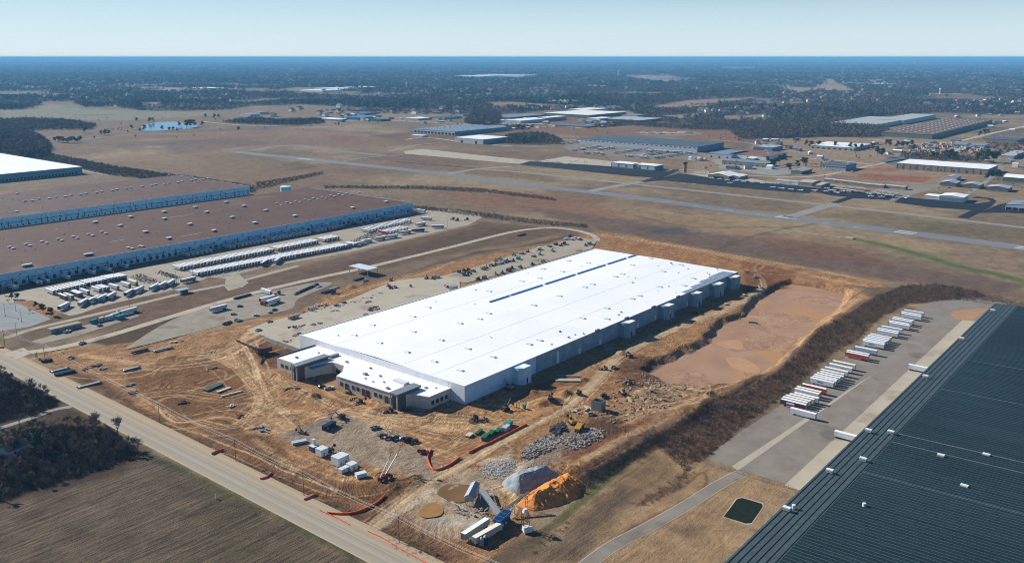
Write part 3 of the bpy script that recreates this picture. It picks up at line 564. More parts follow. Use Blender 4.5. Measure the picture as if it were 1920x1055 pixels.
sheet('puddle', [(820, 925), (830, 910), (862, 907), (900, 913), (885, 935), (850, 941)], .02, [M('brown_water', C(146, 108, 62), .3, .15, .1, .3)], sm=True)
sheet('water', [(264, 238), (276, 233), (300, 229), (334, 229), (345, 233), (372, 236), (360, 240), (334, 243), (278, 246), (268, 243)], .3, [M('turquoise_water', C(40, 116, 150), .12, .1, .01, .5)], sm=True)
# airfield
ribbon('runway', [(438, 284.2), (480, 289), (630, 304), (840, 327.2), (960, 345), (1115, 361), (1285, 383), (1440, 404), (1715, 438), (1925, 465.5), (2200, 502)], 31, .12, [run], k=3)
ribbon('taxiway', [(890, 316.5), (960, 321.5), (1172, 343.5), (1440, 372.5), (1565, 386), (1790, 411.5), (1930, 428), (2200, 460)], 13, .16, [taxi], k=3)
ribbon('taxiway', [(840, 327), (880, 319), (915, 315.5), (960, 312)], 14, .2, [taxi]); ribbon('taxiway', [(1105, 359), (1150, 350), (1195, 342.5), (1205, 341)], 18, .2, [taxi])
ribbon('taxiway', [(1475, 408), (1515, 397), (1555, 385), (1570, 381)], 18, .2, [taxi]); ribbon('taxiway', [(730, 302), (800, 308), (895, 316)], 6, .18, [dark]); ribbon('taxiway', [(640, 303), (690, 295), (740, 292), (790, 285)], 6, .2, [taxi])
ribbon('taxiway', [(480, 282), (510, 275), (560, 273), (620, 281), (720, 292)], 26, .1, [M2('cracked_asphalt', C(158, 148, 134), C(150, 138, 120), .03)])
sheet('ramp', [(757, 284), (792, 279.5), (1007, 302.6), (973, 307.6), (760, 288.5)], .22, [pale]); sheet('ramp', [(1007, 302.6), (1060, 293.5), (1150, 303), (1152, 312.5), (995, 302)], .26, [pale])
sheet('apron', [(973, 308.5), (993, 302.4), (1060, 307), (1150, 312.5), (1200, 317.5), (1262, 322), (1232, 333.5), (1185, 330.5), (1085, 320)], .3, [dark])
ribbon('apron', [(1268, 318), (1240, 331), (1205, 341)], 12, .34, [dark])
sheet('apron', [(1212, 341), (1272, 325.5), (1340, 334), (1440, 343.5), (1532, 352.5), (1516, 362.5), (1440, 357), (1330, 347), (1240, 338)], .3, [dark])
sheet('apron', [(1519, 357.5), (1545, 351), (1680, 367.5), (1666, 375.5), (1600, 371.5), (1572, 381), (1557, 380.5), (1588, 369), (1560, 367)], .3, [dark])
sheet('apron', [(1677, 379.5), (1690, 370), (1760, 375), (1830, 382), (1858, 378), (1850, 373), (1822, 371), (1832, 368.5), (1862, 372.5), (1868, 377), (1856, 389), (1815, 409.5), (1794, 408), (1822, 394), (1750, 389)], .3, [dark])
sheet('apron', [(1836, 399), (1872, 384), (1940, 372), (1960, 404), (1890, 399)], .3, [dark])
sheet('lot', [(1566, 368), (1660, 352), (1780, 344), (1760, 352), (1700, 368), (1670, 378)], .12, [M2('lot_surface', C(150, 142, 130), C(166, 156, 142), .03)])
sheet('lot', [(1275, 322), (1360, 325), (1460, 345), (1440, 346), (1330, 334)], .14, [pale]); sheet('lot', [(1335, 300), (1370, 296), (1520, 322), (1450, 330), (1350, 316)], .1, [taxi])
sheet('truck_yard', [(1055, 275), (1100, 262), (1320, 286), (1300, 298), (1180, 298), (1070, 284)], .1, [M2('truck_lot', C(140, 130, 118), C(158, 148, 134), .03)])
sheet('truck_yard', [(1195, 253), (1220, 247), (1310, 248), (1320, 252), (1260, 256)], .1, [MATS['truck_lot']])
sheet('lot', [(1647, 301), (1730, 282), (1742, 285), (1690, 303), (1680, 312)], .1, [M2('blue_lot', C(110, 116, 122), C(126, 130, 136), .02)])
for q, w_, m_ in [([(1300, 322), (1420, 330), (1500, 332), (1560, 326), (1640, 309), (1700, 298)], 9, pale), ([(1500, 297), (1560, 300), (1640, 309)], 10, pale), ([(1330, 262), (1400, 268), (1500, 286), (1600, 292), (1720, 287), (1800, 296), (1925, 312)], 10, taxi), ([(1880, 312), (1850, 340), (1800, 372)], 8, taxi), ([(1640, 262), (1760, 270), (1860, 250), (1925, 236)], 14, pale), ([(1250, 318), (1330, 322), (1300, 345)], 8, pale),
                 ([(760, 262), (800, 258), (880, 268), (960, 274)], 10, pale), ([(730, 284), (780, 272), (830, 268)], 9, taxi), ([(40, 322), (100, 312), (200, 328)], 8, taxi), ([(600, 228), (720, 226), (860, 232), (1000, 238), (1130, 232)], 12, pale), ([(380, 228), (480, 236), (620, 232)], 10, pale), ([(150, 262), (260, 252), (400, 250), (470, 246)], 8, taxi), ([(1140, 240), (1240, 236), (1400, 246)], 10, taxi), ([(940, 234), (1010, 232), (1090, 240)], 30, pale), ([(1000, 262), (1080, 262)], 12, pale)]: ribbon('road', q, w_, .1, [m_])
def marks(name, c0, c1, offs, w, z=.2):
    a = Vector((*P(*c0), z)); c = Vector((*P(*c1), z)); d = (c-a).normalized(); n = Vector((-d.y, d.x, 0))
    for o_ in offs:
        m = MB(); s = a+n*o_; e_ = c+n*o_; m.quad(s-n*w/2, e_-n*w/2, e_+n*w/2, s+n*w/2); struct(m.build(name, [white]))
marks('runway_marking', (1456, 405), (1484, 408.5), (-5.5, 5.5), 4); marks('runway_marking', (1680, 433.6), (1716, 438.3), (-5.5, 5.5), 4); marks('runway_marking', (1905, 463), (1940, 467.6), (-5, 5), 4)
for i in range(7): marks('runway_marking', (1240+i*60, 377.6+i*7.9), (1255+i*60, 379.6+i*7.9), (0,), 1.2)
marks('runway_marking', (560, 297.2), (585, 299.6), (-4, 4), 4)
# ================================================================ BUILDINGS
roofw = M2('white_membrane', (.74, .76, .78), (.80, .81, .82), .02, (.70, .72, .74), .012, rough=.55, spec=.3)
wallw = M('white_wall', (.72, .74, .78), .7, .05, .3)
wallraw = M2('raw_precast', C(196, 196, 190), C(214, 214, 208), .2, C(186, 186, 180), .08)
blk = M('dark_glass', (.02, .025, .035), .15, .1, 1, .5); steel = M('grey_steel', (.30, .32, .34), .5, .15, 1, .4)
capm = M('dark_flashing', (.12, .13, .15), .6, .1); hatch = M('skylight_plastic', (.62, .66, .68), .35, .1, 1, .4); curb = M('hatch_curb', (.25, .28, .31), .6, .15)
rooffl = M('roof_patch', (.42, .45, .48), .7, .15, 1)
bluew = M('blue_grey_panel', C(150, 176, 196, .9), .6, .12, .3); dkgreen = M('dark_green_panel', (.05, .09, .09), .5, .15, .5)
def yellow(): return M('yellow_paint', (.62, .42, .06), .5, .1)

# ---- the white warehouse under construction
X0, X1, Y0, Y1, HH = 376., 762., 346., 511., 12.
w = empty('warehouse', (X0, Y0, 0)); tag(w, 'huge new white-roofed warehouse in the middle of the building site', 'warehouse')
LX, LY = X1-X0, Y1-Y0
m = MB(); m.box(0, LX, 0, LY, -2, HH-.5, m=0); kid(w, m.build('shell', [wallw]))
m = MB(); m.quad((.4, .4, HH-.35), (LX-.4, .4, HH-.35), (LX-.4, LY*.5, HH+.9), (.4, LY*.5, HH+.9)); m.quad((.4, LY*.5, HH+.9), (LX-.4, LY*.5, HH+.9), (LX-.4, LY-.4, HH-.35), (.4, LY-.4, HH-.35)); kid(w, m.build('roof', [roofw]))
def zr(y): return HH-.35+1.25*(1-abs(y/LY-.5)*2)
for a in ((0, .4, 0, LY), (LX-.4, LX, 0, LY)):
    m = MB(); m.hexa([(a[0], 0, HH-.5), (a[1], 0, HH-.5), (a[1], LY, HH-.5), (a[0], LY, HH-.5)], [(a[0], 0, HH+.25), (a[1], 0, HH+.25), (a[1], LY, HH+.25), (a[0], LY, HH+.25)]); kid(w, m.build('parapet', [wallw]))
m = MB(); m.box(.4, LX-.4, 0, .4, HH-.5, HH+.05, m=0, mt=1); kid(w, m.build('parapet', [wallw, capm])); m = MB(); m.box(.4, LX-.4, LY-.4, LY, HH-.5, HH+.1); kid(w, m.build('parapet', [wallw]))
# front wall stands higher than the roof behind it
m = MB(); 
for k in range(12): m.box(-.06, 0, LY/12*k+.15, LY/12*(k+1)-.15, -1, HH+.2)
kid(w, m.build('front_panels', [M('white_precast', (.74, .76, .80), .7, .06, .2)]))
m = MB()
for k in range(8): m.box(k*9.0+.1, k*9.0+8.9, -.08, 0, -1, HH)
kid(w, m.build('painted_panels', [M('pale_blue_shaded_precast', (.42, .60, .76), .7, .1, .15)]))  # white panels, the blue of the shaded side put into their colour
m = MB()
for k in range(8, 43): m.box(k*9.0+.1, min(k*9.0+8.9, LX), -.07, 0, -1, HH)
kid(w, m.build('bare_panels', [M('shaded_grey_precast', (.20, .30, .37), .8, .2, .15)]))  # bare grey panels, darkened and blued in colour for the wall's shade
for k in range(11):
    x = 96+k*27; m = MB(); m.box(x, x+2.6, -.14, -.08, .2, 4.2 if k else 9); kid(w, m.build('door', [M('door_panel', (.6, .66, .7), .6, .05)]))
for x in (145, 186, 227, 268): m = MB(); m.box(x, x+4.5, -.5, 1.0, HH-1, HH+1.0); kid(w, m.build('scupper', [capm]))
for k, (xa, xb, y, xe) in enumerate([(47, 57.5, 9, 0), (177, 189.5, 9, 0), (238, 250.5, 9, 0), (289, 300, 9, 0), (329, 342, 9, 0), (363, 376, 9, 0)]):
    h = HH-.6; t = MB(); d = 7.5
    t.hexa([(xa, -d+3.0, -2), (xa+3.0, -d, -2), (xb, -d, -2), (xb, 0, -2), (xa, 0, -2)], [(xa, -d+3.0, h), (xa+3.0, -d, h), (xb, -d, h), (xb, 0, h), (xa, 0, h)], m=0)
    to = kid(w, t.build('entry_tower', [MATS['shaded_grey_precast'] if k else MATS['pale_blue_shaded_precast']]))
    t = MB(); t.box(xa+3.2, xb-.3, -d+.3, -2.6, h+.01, h+.1); kid(to, t.build('tower_roof', [roofw]))
    t = MB(); t.box(xa+5.5, xa+7, -d-.05, -d, 0, 4); kid(to, t.build('door', [blk]))
# fire wall that divides the roof, with gaps
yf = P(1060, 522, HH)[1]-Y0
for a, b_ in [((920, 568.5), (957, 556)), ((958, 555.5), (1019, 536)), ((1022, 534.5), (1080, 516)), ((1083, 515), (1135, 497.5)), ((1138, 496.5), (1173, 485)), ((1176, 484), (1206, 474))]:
    xa = P(*a, HH)[0]-X0; xb = min(P(*b_, HH)[0]-X0, LX-1); m = MB(); m.box(xa, xb, yf, yf+.5, HH-.5, zr(yf)+1.2); kid(w, m.build('fire_wall', [M('blue_flashing', (.30, .56, .82), .5, .06)]))  # fire wall coloured with the blue of its own shade
for y in (30, 58, 126):
    m = MB(); m.box(1, LX-1, y, y+.35, HH-.4, zr(y)+.07); kid(w, m.build('roof_seam', [roofw]))
m = MB()
for k in range(1, 9): m.box(k*43, k*43+.5, .5, LY-.5, HH-.4, HH-.3); 
pts = [(875, 517), (740, 594), (930, 657), (1180, 454), (1182, 573), (1135, 727), (1295, 385), (1390, 637), (1340, 794), (1532, 512), (1592, 698), (1535, 857), (1748, 437), (1778, 756), (1750, 265)]
pts = [(480+a/4, 480+b_/4) for a, b_ in pts]+[(960+a/4, 480+b_/4) for a, b_ in [(75, 190), (208, 167), (235, 96), (378, 117), (425, 35), (573, 54), (165, 376), (357, 307), (548, 240), (605, 218), (713, 392), (530, 467), (713, 470), (775, 160), (828, 142), (903, 75), (1040, 25), (1270, 72), (1135, 120), (1110, 233), (1290, 220), (1360, 168), (902, 321), (957, 299), (130, 660), (210, 632), (-120, 96), (-240, 480)]]
for a, b_ in pts:
    x, y = P(a, b_, HH); x -= X0; y -= Y0
    if not (2 < x < LX-3 and 4 < y < LY-4): continue
    z = zr(y)-.15; h = MB(); h.box(x-1.0, x+1.0, y-2.6, y+2.6, z, z+.55, m=0); ho = kid(w, h.build('skylight', [curb])); h = MB(); h.box(x-.9, x+.9, y-2.0, y+2.5, z+.55, z+.85, tx=.3, ty=.3); kid(ho, h.build('dome', [hatch]))
for a, b_ in [(634, 629), (642, 607), (890, 571), (892, 543), (990, 511), (920, 634), (828, 505), (817, 565), (1066, 632), (1078, 627), (1094, 625), (1160, 590), (1165, 585), (1186, 531), (1177, 520), (1190, 522), (1233, 545), (1254, 537), (1267, 548), (1260, 497), (1234, 500), (1258, 495), (1326, 512), (1330, 515), (1345, 505), (1300, 520), (1338, 520), (1290, 505), (1355, 500), (1365, 506), (1272, 512), (1050, 622), (1034, 645), (1090, 500), (1121, 498), (1033, 492)]:
    x, y = P(a, b_, HH); x -= X0; y -= Y0
    if not (2 < x < LX-3 and 2 < y < LY-4): continue
    s = rnd.uniform(.4, .9); z = zr(y)-.1; h = MB(); h.box(x-s, x+s, y-s*.7, y+s*.7, z, z+rnd.uniform(.5, 1.1), tx=.08, ty=.08); kid(w, h.build('roof_vent', [rnd.choice([curb, capm, hatch])]))
m = MB()
for k in range(9):
    xa = LX-16-k*10.5; m.box(xa, xa+10.6, .5, 17-(k*1.35)-(k % 2)*2, HH-.34, zr(14)-.02)
kid(w, m.build('bare_deck', [M('metal_deck', (.30, .36, .42), .4, .3, .4, .5, .4)]))
# ---- office front
o_h = 8.2
of = empty('office_wing', (336, 358, 0)); tag(of, 'low concrete office block with dark windows along the front of the white warehouse', 'office')
fp = [(0+20.5, 0), (39.9, 0), (39.9, 133), (5.5, 133), (5.5, 104.5), (5.5, 102), (16, 100), (24, 96), (24, 84), (16, 76), (8.4, 73), (8.4, 72), (10.6, 16), (17, 12)]
precast = M2('office_precast', (.46, .43, .38), (.54, .51, .46), .25)
m = MB(); m.prism(fp, -2, o_h-.3, m=0); kid(of, m.build('walls', [precast]))
m = MB(); m.prism([(a+(.5 if a < 30 else -.05), b_+(.5 if b_ < 60 else -.5 if b_ > 120 else 0)) for a, b_ in fp], o_h-.3, o_h-.22); kid(of, m.build('roof', [roofw]))
def wallbits(q, w_, name, mat, mm=None, zz=(-.3, .6)):
    t = MB()
    for (ax, ay), (bx, by) in zip(q[:-1], q[1:]):
        d = math.hypot(bx-ax, by-ay); nx, ny = (by-ay)/d*w_, -(bx-ax)/d*w_
        t.hexa([(ax, ay, o_h+zz[0]), (bx, by, o_h+zz[0]), (bx+nx, by+ny, o_h+zz[0]), (ax+nx, ay+ny, o_h+zz[0])][::-1], [(ax, ay, o_h+zz[1]), (bx, by, o_h+zz[1]), (bx+nx, by+ny, o_h+zz[1]), (ax+nx, ay+ny, o_h+zz[1])][::-1])
    kid(of, t.build(name, [mat]))
wallbits([(39, 133), (5.5, 133)], .5, 'parapet', capm); wallbits([(8.4, 72), (10.6, 16)], .35, 'parapet', roofw, zz=(-.3, .05)); wallbits([(20.5, 0), (39, 0)], .4, 'parapet', roofw, zz=(-.3, .05))
def win(face, a, b_, z0, z1):
    """window in the front face between two y positions, or in the right face between two x positions"""
    t = MB()
    if face == 'f': xa = 10.6-2.2*(a-16)/56 if a < 74 else 5.5; t.box(xa-.16, xa+.3, a, b_, z0, z1)
    else: t.box(a, b_, -.1, .3, z0, z1)
    kid(of, t.build('window', [blk]))
for y in (126, 121, 115.5): win('f', y, y+2.8, 2.2, 4.6)
win('f', 106, 110.5, .2, 5)
for k, y in enumerate([67, 61.5, 56, 51.5, 46, 42, 35.5, 31, 25.5, 21.5]): win('f', y, y+(3.4 if k % 4 in (1,) or k in (4, 5, 8, 9) else 2.6), .3 if k in (1, 4, 5, 8, 9) else 2.2, 4.8)
for x in (22.5, 26.5, 30.5, 34.5): win('r', x, x+2.4, 2.0, 4.6)
for y0_, y1_, x0_, x1_, n_ in ((102, 108, -1.5, 27, 0), (13, 20, 6, 27, 1)):
    t = MB(); t.box(x0_, x1_, y0_, y1_, o_h+1.2, o_h+2.3, m=0, mt=1); po = kid(of, t.build('portal_roof', [M('brown_fascia', (.16, .14, .11), .7, .1), M('dark_slate_roof', (.16, .20, .23), .6, .15)]))
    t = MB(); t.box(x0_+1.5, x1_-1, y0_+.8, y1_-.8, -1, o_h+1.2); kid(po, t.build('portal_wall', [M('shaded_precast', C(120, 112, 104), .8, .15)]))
    for yy in (y0_+.5, y1_-.5): t = MB(); t.tube((x0_+.6, yy, -1), (x0_+.6, yy, o_h+1.2), .45, n=8); kid(po, t.build('column', [precast]))
    t = MB(); t.box(x0_+1.35, x0_+1.55, y0_+1.4, y1_-1.4, 0, o_h-.5); kid(po, t.build('glass_front', [blk]))
t = MB(); t.box(8, 27, 96.5, 101.5, o_h-1.5, o_h-.9); kid(of, t.build('entrance_canopy', [M('blue_membrane', (.12, .24, .36), .6, .2)]))
for y_, x_ in ((84, 24), (90, 24)): t = MB(); t.box(x_-.2, x_+.1, y_-2, y_+2, .5, 4); kid(of, t.build('window', [blk]))
t = MB(); t.box(28, 36, 103, 105.5, o_h-.2, o_h+1.3); kid(of, t.build('roof_duct', [steel]))
for x_, y_, s_ in ((22, 60, 1.2), (26, 50, .8), (20, 40, .6), (32, 66, .7), (14, 122, .8), (30, 118, .5), (18, 84, .5), (24, 24, 1.0), (30, 12, .8), (34, 7, .5), (17, 54, .5), (16, 46, .5), (28, 20, .4), (14, 30, 1.0), (30, 88, .9)):
    t = MB(); t.box(x_-s_, x_+s_, y_-s_, y_+s_, o_h-.22, o_h+s_*.8, tx=.1, ty=.1); kid(of, t.build('roof_vent', [rnd.choice([curb, steel, capm])]))
t = MB(); t.box(25, 29, 26, 37, o_h-.2, o_h+1.0); kid(of, t.build('roof_unit', [hatch]))

# retaining wall beside the slab
a = P(495, 637); b_ = P(570, 663); t = MB(); L_ = math.hypot(b_[0]-a[0], b_[1]-a[1])
for k in range(8): t.box(L_/8*k+.06, L_/8*(k+1)-.06, -.25, .25, -2, 3.0)
o = t.build('retaining_wall', [wallraw]); o.location = (a[0], a[1], 0); o.rotation_euler[2] = ang(a, b_); tag(o, 'grey concrete retaining wall running into the front corner of the white warehouse', 'wall')
# stair block and canopy
c0 = P(1127, 772); st = empty('concrete_stair_tower', (c0[0], c0[1], 0), R(4)); tag(st, 'small open-topped concrete tower standing beside the dirt road', 'tower')
t = MB()
for q in ((0, .35, 0, 7), (5.2, 5.55, 0, 7), (.35, 5.2, 0, .35), (.35, 5.2, 6.65, 7)): t.box(*q, -1.5, 6.0)
kid(st, t.build('walls', [M('grey_block', C(150, 152, 150), .85, .12, 1)])); t = MB(); t.box(.4, 5.1, .4, 6.6, 1.5, 1.8); kid(st, t.build('inner_floor', [capm]))
ca = empty('steel_canopy', (558, 641, 0)); tag(ca, 'pale blue-grey metal canopy on tall posts beside the haul road', 'canopy')
t = MB(); t.box(0, 14, 0, 28.5, 6.4, 6.75); kid(ca, t.build('canopy_roof', [M('light_metal_sheet', (.52, .60, .66), .4, .06, .3, .4)]))
for x_ in (.5, 13.5):
    for y_ in (.6, 14, 28): t = MB(); t.box(x_-.25, x_+.25, y_-.25, y_+.25, -.5, 6.4); kid(ca, t.build('post', [M('post_steel', (.34, .30, .27), .6, .1)]))

# ---- generic flat or gabled sheds
def wall_openings(par, L_, h, n, z0, z1, w_, mat, name='door', face='f'):
    for k in range(n):
        y = L_*(k+.5)/n; t = MB()
        if face == 'f': t.box(-.12, .2, y-w_/2, y+w_/2, z0, z1)
        else: t.box(y-w_/2, y+w_/2, -.12, .2, z0, z1)
        kid(par, t.build(name, [mat]))
def shed(Lp, Np, depth, h, wallm, roofm, label, roof='flat', cat='building', name='building', rise=1.5, doors=0, dw=3, dz=(0, 3.5), dmat=None, sdoors=0, group=None, side=None, units=0, bays=0):
    """Lp, Np: ground pixels of the far-left and near corners of the front wall"""
    l = P(*Lp); n = P(*Np); wy = max(4, l[1]-n[1]); x = n[0]
    o = empty(name, (x, n[1], 0)); tag(o, label, cat, group)
    t = MB(); t.box(0, depth, 0, wy, -.5, h); kid(o, t.build('walls', [wallm]))
    if side: t = MB(); t.box(.02, depth-.02, -.06, 0, -.4, h-.05); kid(o, t.build('side_wall', [side]))
    t = MB()
    if roof == 'flat': t.box(-.3, depth+.3, -.3, wy+.3, h, h+.4)
    elif roof == 'y': t.gable(0, depth, 0, wy, h, rise, 'y')
    else: t.gable(0, depth, 0, wy, h, rise, 'x')
    kid(o, t.build('roof', [roofm] if roof == 'flat' else [wallm, roofm]))
    if doors: wall_openings(o, wy, h, doors, dz[0], dz[1], dw, dmat or blk)
    if sdoors: wall_openings(o, depth, h, sdoors, dz[0], dz[1], dw, dmat or blk, face='s')
    for k in range(bays): t = MB(); y = wy*k/max(1, bays-1); t.box(-.25, .02, y-.4, y+.4, 0, h); kid(o, t.build('pilaster', [capm]))
    for k in range(units):
        ux = depth*rnd.uniform(.08, .92); uy = wy*rnd.uniform(.05, .95); t = MB(); t.box(ux-1.5, ux+1.5, uy-1.8, uy+1.8, h+.4, h+1.9); kid(o, t.build('roof_unit', [rnd.choice([hatch, steel])]))
    return o, wy
# ---- brown-roofed distribution warehouses on the left
brown = M2('brown_gravel_roof', C(102, 74, 62), C(120, 90, 74), .04, C(136, 108, 88), .012, lo=.3, hi=.7); brown2 = M2('brown_gravel_roof_older', C(106, 80, 70), C(122, 96, 82), .04, C(134, 108, 92), .012)
bwall = M('pale_blue_shaded_wall', C(160, 208, 232, 1.5), .7, .14, .25); bwall2 = M('soft_blue_shaded_wall', C(186, 218, 236, 1.5), .7, .12, .25)  # white walls, blue skylit shade put into the colour
def brown_wh(x0, x1, y0, y1, h, label, rm, wm_, nb, docks, canopyz=6.2):
    o = empty('warehouse', (x0, y0, 0)); tag(o, label, 'warehouse'); LX_, LY_ = x1-x0, y1-y0
    t = MB(); t.box(0, LX_, 0, LY_, -.5, h-.4); kid(o, t.build('walls', [wm_]))
    t = MB(); t.box(0, LX_, 0, .35, h-.4, h+.25, mt=1); t.box(LX_-.35, LX_, .35, LY_, h-.4, h+.25, mt=1); kid(o, t.build('parapet', [wm_, hatch]))
    t = MB(); t.box(.05, LX_-.36, .36, LY_-.05, h-.4, h-.15); kid(o, t.build('roof', [rm]))
    for k in range(nb):
        xa = LX_*(k+.5)/nb
        t = MB(); t.box(xa-11, xa+11, -.5, -.02, canopyz, canopyz+.5); t.box(xa-8.4, xa-7.8, -.45, -.03, 1, canopyz+2.2); t.box(xa+7.8, xa+8.4, -.45, -.03, 1, canopyz+2.2); kid(o, t.build('conveyor_frame', [M('rusty_dark_steel', (.035, .06, .06), .6, .2)]))
        t = MB(); t.box(xa-15.4, xa-14, -.1, .02, 10, 11.2); kid(o, t.build('wall_vent', [blk])); t = MB(); t.box(xa+13.4, xa+14.6, -.1, .02, 8.3, 9.1); kid(o, t.build('wall_vent', [blk]))
    if docks:
        for k in range(90):
            xa = LX_*(k+.5)/90; t = MB(); t.box(xa-1.4, xa+1.4, -.3, -.02, 1.0, 4.6); kid(o, t.build('dock_door', [M('dock_seal', (.03, .035, .04), .8, .2)]))
    else:
        for k in range(60):
            xa = LX_*(k+.5)/60; t = MB(); t.box(xa-.8, xa+.8, -.1, -.02, 1.0, 3.0); kid(o, t.build('door', [M('dock_seal', (.03, .035, .04), .8, .2)]))
    return o
b1 = brown_wh(205, 847, 872, 1102, 13.5, 'largest brown-roofed warehouse, with trucks docked along its pale blue wall', brown, bwall, 21, True)
b2 = brown_wh(340, 797, 1186, 1400, 13.5, 'second brown-roofed warehouse, farther back, with a plain pale blue wall', brown2, bwall2, 19, False)
def unit(par, px, py, h, base, s, mats, name='roof_unit'):
    x, y = P(px, py, h); x -= base[0]; y -= base[1]; t = MB(); t.box(x-s[0]/2, x+s[0]/2, y-s[1]/2, y+s[1]/2, h-.15, h+s[2]*.55, m=1); t.box(x-s[0]/2-.1, x+s[0]/2+.1, y-s[1]/2-.1, y+s[1]/2+.1, h+s[2]*.55, h+s[2], m=0); kid(par, t.build(name, mats))
um = [M('unit_top', (.62, .64, .66), .5, .1), M('unit_side', (.10, .12, .15), .6, .2)]
A = [(q[0]/4, 250+q[1]/4) for q in [(715, 672), (982, 630), (1232, 593), (1235, 645), (905, 697), (1425, 687), (1092, 744), (1268, 793), (1605, 735), (1550, 596), (1465, 560), (1697, 522), (1830, 550), (1742, 635), (1995, 583), (2210, 625), (2645, 563), (2895, 518), (1912, 676), (665, 915), (205, 997)]]
for i, q in enumerate(A): unit(b1, *q, 13.5, (205, 872), ((9, 3, 2.4) if i >= 19 else (5, 4, 2.2)), um)
A = [(70, 855), (100, 865), (195, 833), (225, 845), (315, 813), (350, 825), (435, 795), (465, 805), (550, 777), (582, 788), (663, 758), (695, 768), (760, 742), (795, 752), (962, 860), (992, 866), (1048, 848), (1070, 850)]
A += [(1920+q[0], q[1]) for q in [(155, 530), (190, 540), (230, 520), (262, 527), (298, 510), (330, 517), (366, 500), (398, 508), (430, 490), (462, 495), (496, 480), (527, 486), (560, 470), (588, 476), (620, 460), (650, 466), (680, 451), (712, 457), (742, 442), (775, 447)]]
for q in A: unit(b1, q[0]/4, 250+q[1]/4, 13.5, (205, 872), (3.2, 2.4, 1.2), um, 'roof_vent')
for q in [(187, 510), (243, 508), (290, 494), (372, 490), (418, 480), (490, 477), (532, 466), (602, 464), (645, 452), (725, 448), (765, 437), (842, 433), (876, 424), (945, 419), (980, 411), (1068, 400), (1135, 396), (1168, 386), (1233, 383), (1265, 375), (1336, 371), (1366, 361), (1436, 357), (1466, 350), (1526, 346), (1555, 340), (125, 590), (130, 452), (1265, 320)]: unit(b2, q[0]/4, 250+q[1]/4, 13.5, (340, 1186), (4, 2.6, 1.4), um, 'roof_vent')
for (bb, bs, dx, dy) in ((b1, (205, 872), 642, 230), (b2, (340, 1186), 457, 214)):
    for i in range(55): 
        x = rnd.uniform(5, dx-5); y = rnd.uniform(8, dy-8); t = MB(); t.box(x-.35, x+.35, y-.35, y+.35, 13.3, 14.6); kid(bb, t.build('vent_pipe', [rnd.choice([curb, steel])]))
for q in [((820, 812), (940, 797)), ((1360, 775), (1515, 745)), ((1280, 632), (1450, 602)), ((865, 712), (970, 697)), ((410, 718), (440, 715)), ((590, 692), (618, 690))]:
    a = P(q[0][0]/4, 250+q[0][1]/4, 13.5); c = P(q[1][0]/4, 250+q[1][1]/4, 13.5); t = MB(); y = (a[1]+c[1])/2-872; t.box(min(a[0], c[0])-205, max(a[0], c[0])-205, y, y+1.6, 13.3, 13.42); kid(b1, t.build('roof_patch', [M('pale_patch', C(190, 172, 150), .8, .2, .3)]))
# white warehouse at the left edge
o = empty('warehouse', (560, 1645, 0)); tag(o, 'white-roofed warehouse with a teal wall at the left edge of the picture', 'warehouse')
t = MB(); t.box(0, 190, 0, 380, -.5, 13); kid(o, t.build('walls', [M('teal_wall', C(150, 200, 214, .8), .7, .1, .3)])); t = MB(); t.box(-.3, 190.3, -.3, 380, 13, 13.5); kid(o, t.build('roof', [roofw]))
for k in range(30): t = MB(); t.box(6*k+3, 6*k+6, -.15, -.02, .5, 4); kid(o, t.build('dock_door', [MATS['dock_seal']]))
x, y = P(536, 361); o = empty('water_tank', (x, y, 0)); tag(o, 'round pale blue water tank behind the brown-roofed warehouses', 'tank'); tb = M('pale_blue_tank', (.35, .56, .66), .5, .08)
t = MB(); t.tube((0, 0, 0), (0, 0, 10), 8.5, n=28); kid(o, t.build('tank_wall', [tb])); t = MB(); t.tube((0, 0, 10), (0, 0, 11.4), 8.7, .8, n=28); kid(o, t.build('tank_roof', [M('tank_top', (.6, .7, .74), .5, .08)]))

# ---- big dark-green roof in the right foreground
GX0, GX1, GY0, GY1, GH = 296., 795., -160., 133., 12.
rm_ = bpy.data.materials.new('dark_seamed_roof'); nt, b = nodes(rm_); N = nt.nodes; L = nt.links
b.inputs['Roughness'].default_value = .75; b.inputs['Specular IOR Level'].default_value = .12
tc = N.new('ShaderNodeTexCoord'); mp = N.new('ShaderNodeMapping'); mp.inputs['Rotation'].default_value = (0, 0, R(90)); L.new(tc.outputs['Object'], mp.inputs['Vector'])
br = N.new('ShaderNodeTexBrick'); br.inputs['Scale'].default_value = 1; br.inputs['Brick Width'].default_value = 190; br.inputs['Row Height'].default_value = 2.6; br.inputs['Mortar Size'].default_value = .17; br.inputs['Mortar Smooth'].default_value = .4
br.inputs['Color1'].default_value = (.005, .015, .019, 1); br.inputs['Color2'].default_value = (.009, .022, .027, 1); br.inputs['Mortar'].default_value = (.055, .09, .10, 1); L.new(mp.outputs[0], br.inputs['Vector'])
no = N.new('ShaderNodeTexNoise'); no.inputs['Scale'].default_value = .012; no.inputs['Detail'].default_value = 6; L.new(tc.outputs['Object'], no.inputs['Vector'])
n2 = N.new('ShaderNodeTexNoise'); n2.inputs['Scale'].default_value = .5; n2.inputs['Detail'].default_value = 6; L.new(tc.outputs['Object'], n2.inputs['Vector'])
mm = N.new('ShaderNodeMath'); mm.operation = 'MULTIPLY_ADD'; mm.inputs[1].default_value = 1.1; mm.inputs[2].default_value = .1; L.new(no.outputs['Fac'], mm.inputs[0])
m3 = N.new('ShaderNodeMath'); m3.operation = 'MULTIPLY_ADD'; m3.inputs[1].default_value = .9; L.new(n2.outputs['Fac'], m3.inputs[0]); L.new(mm.outputs[0], m3.inputs[2])
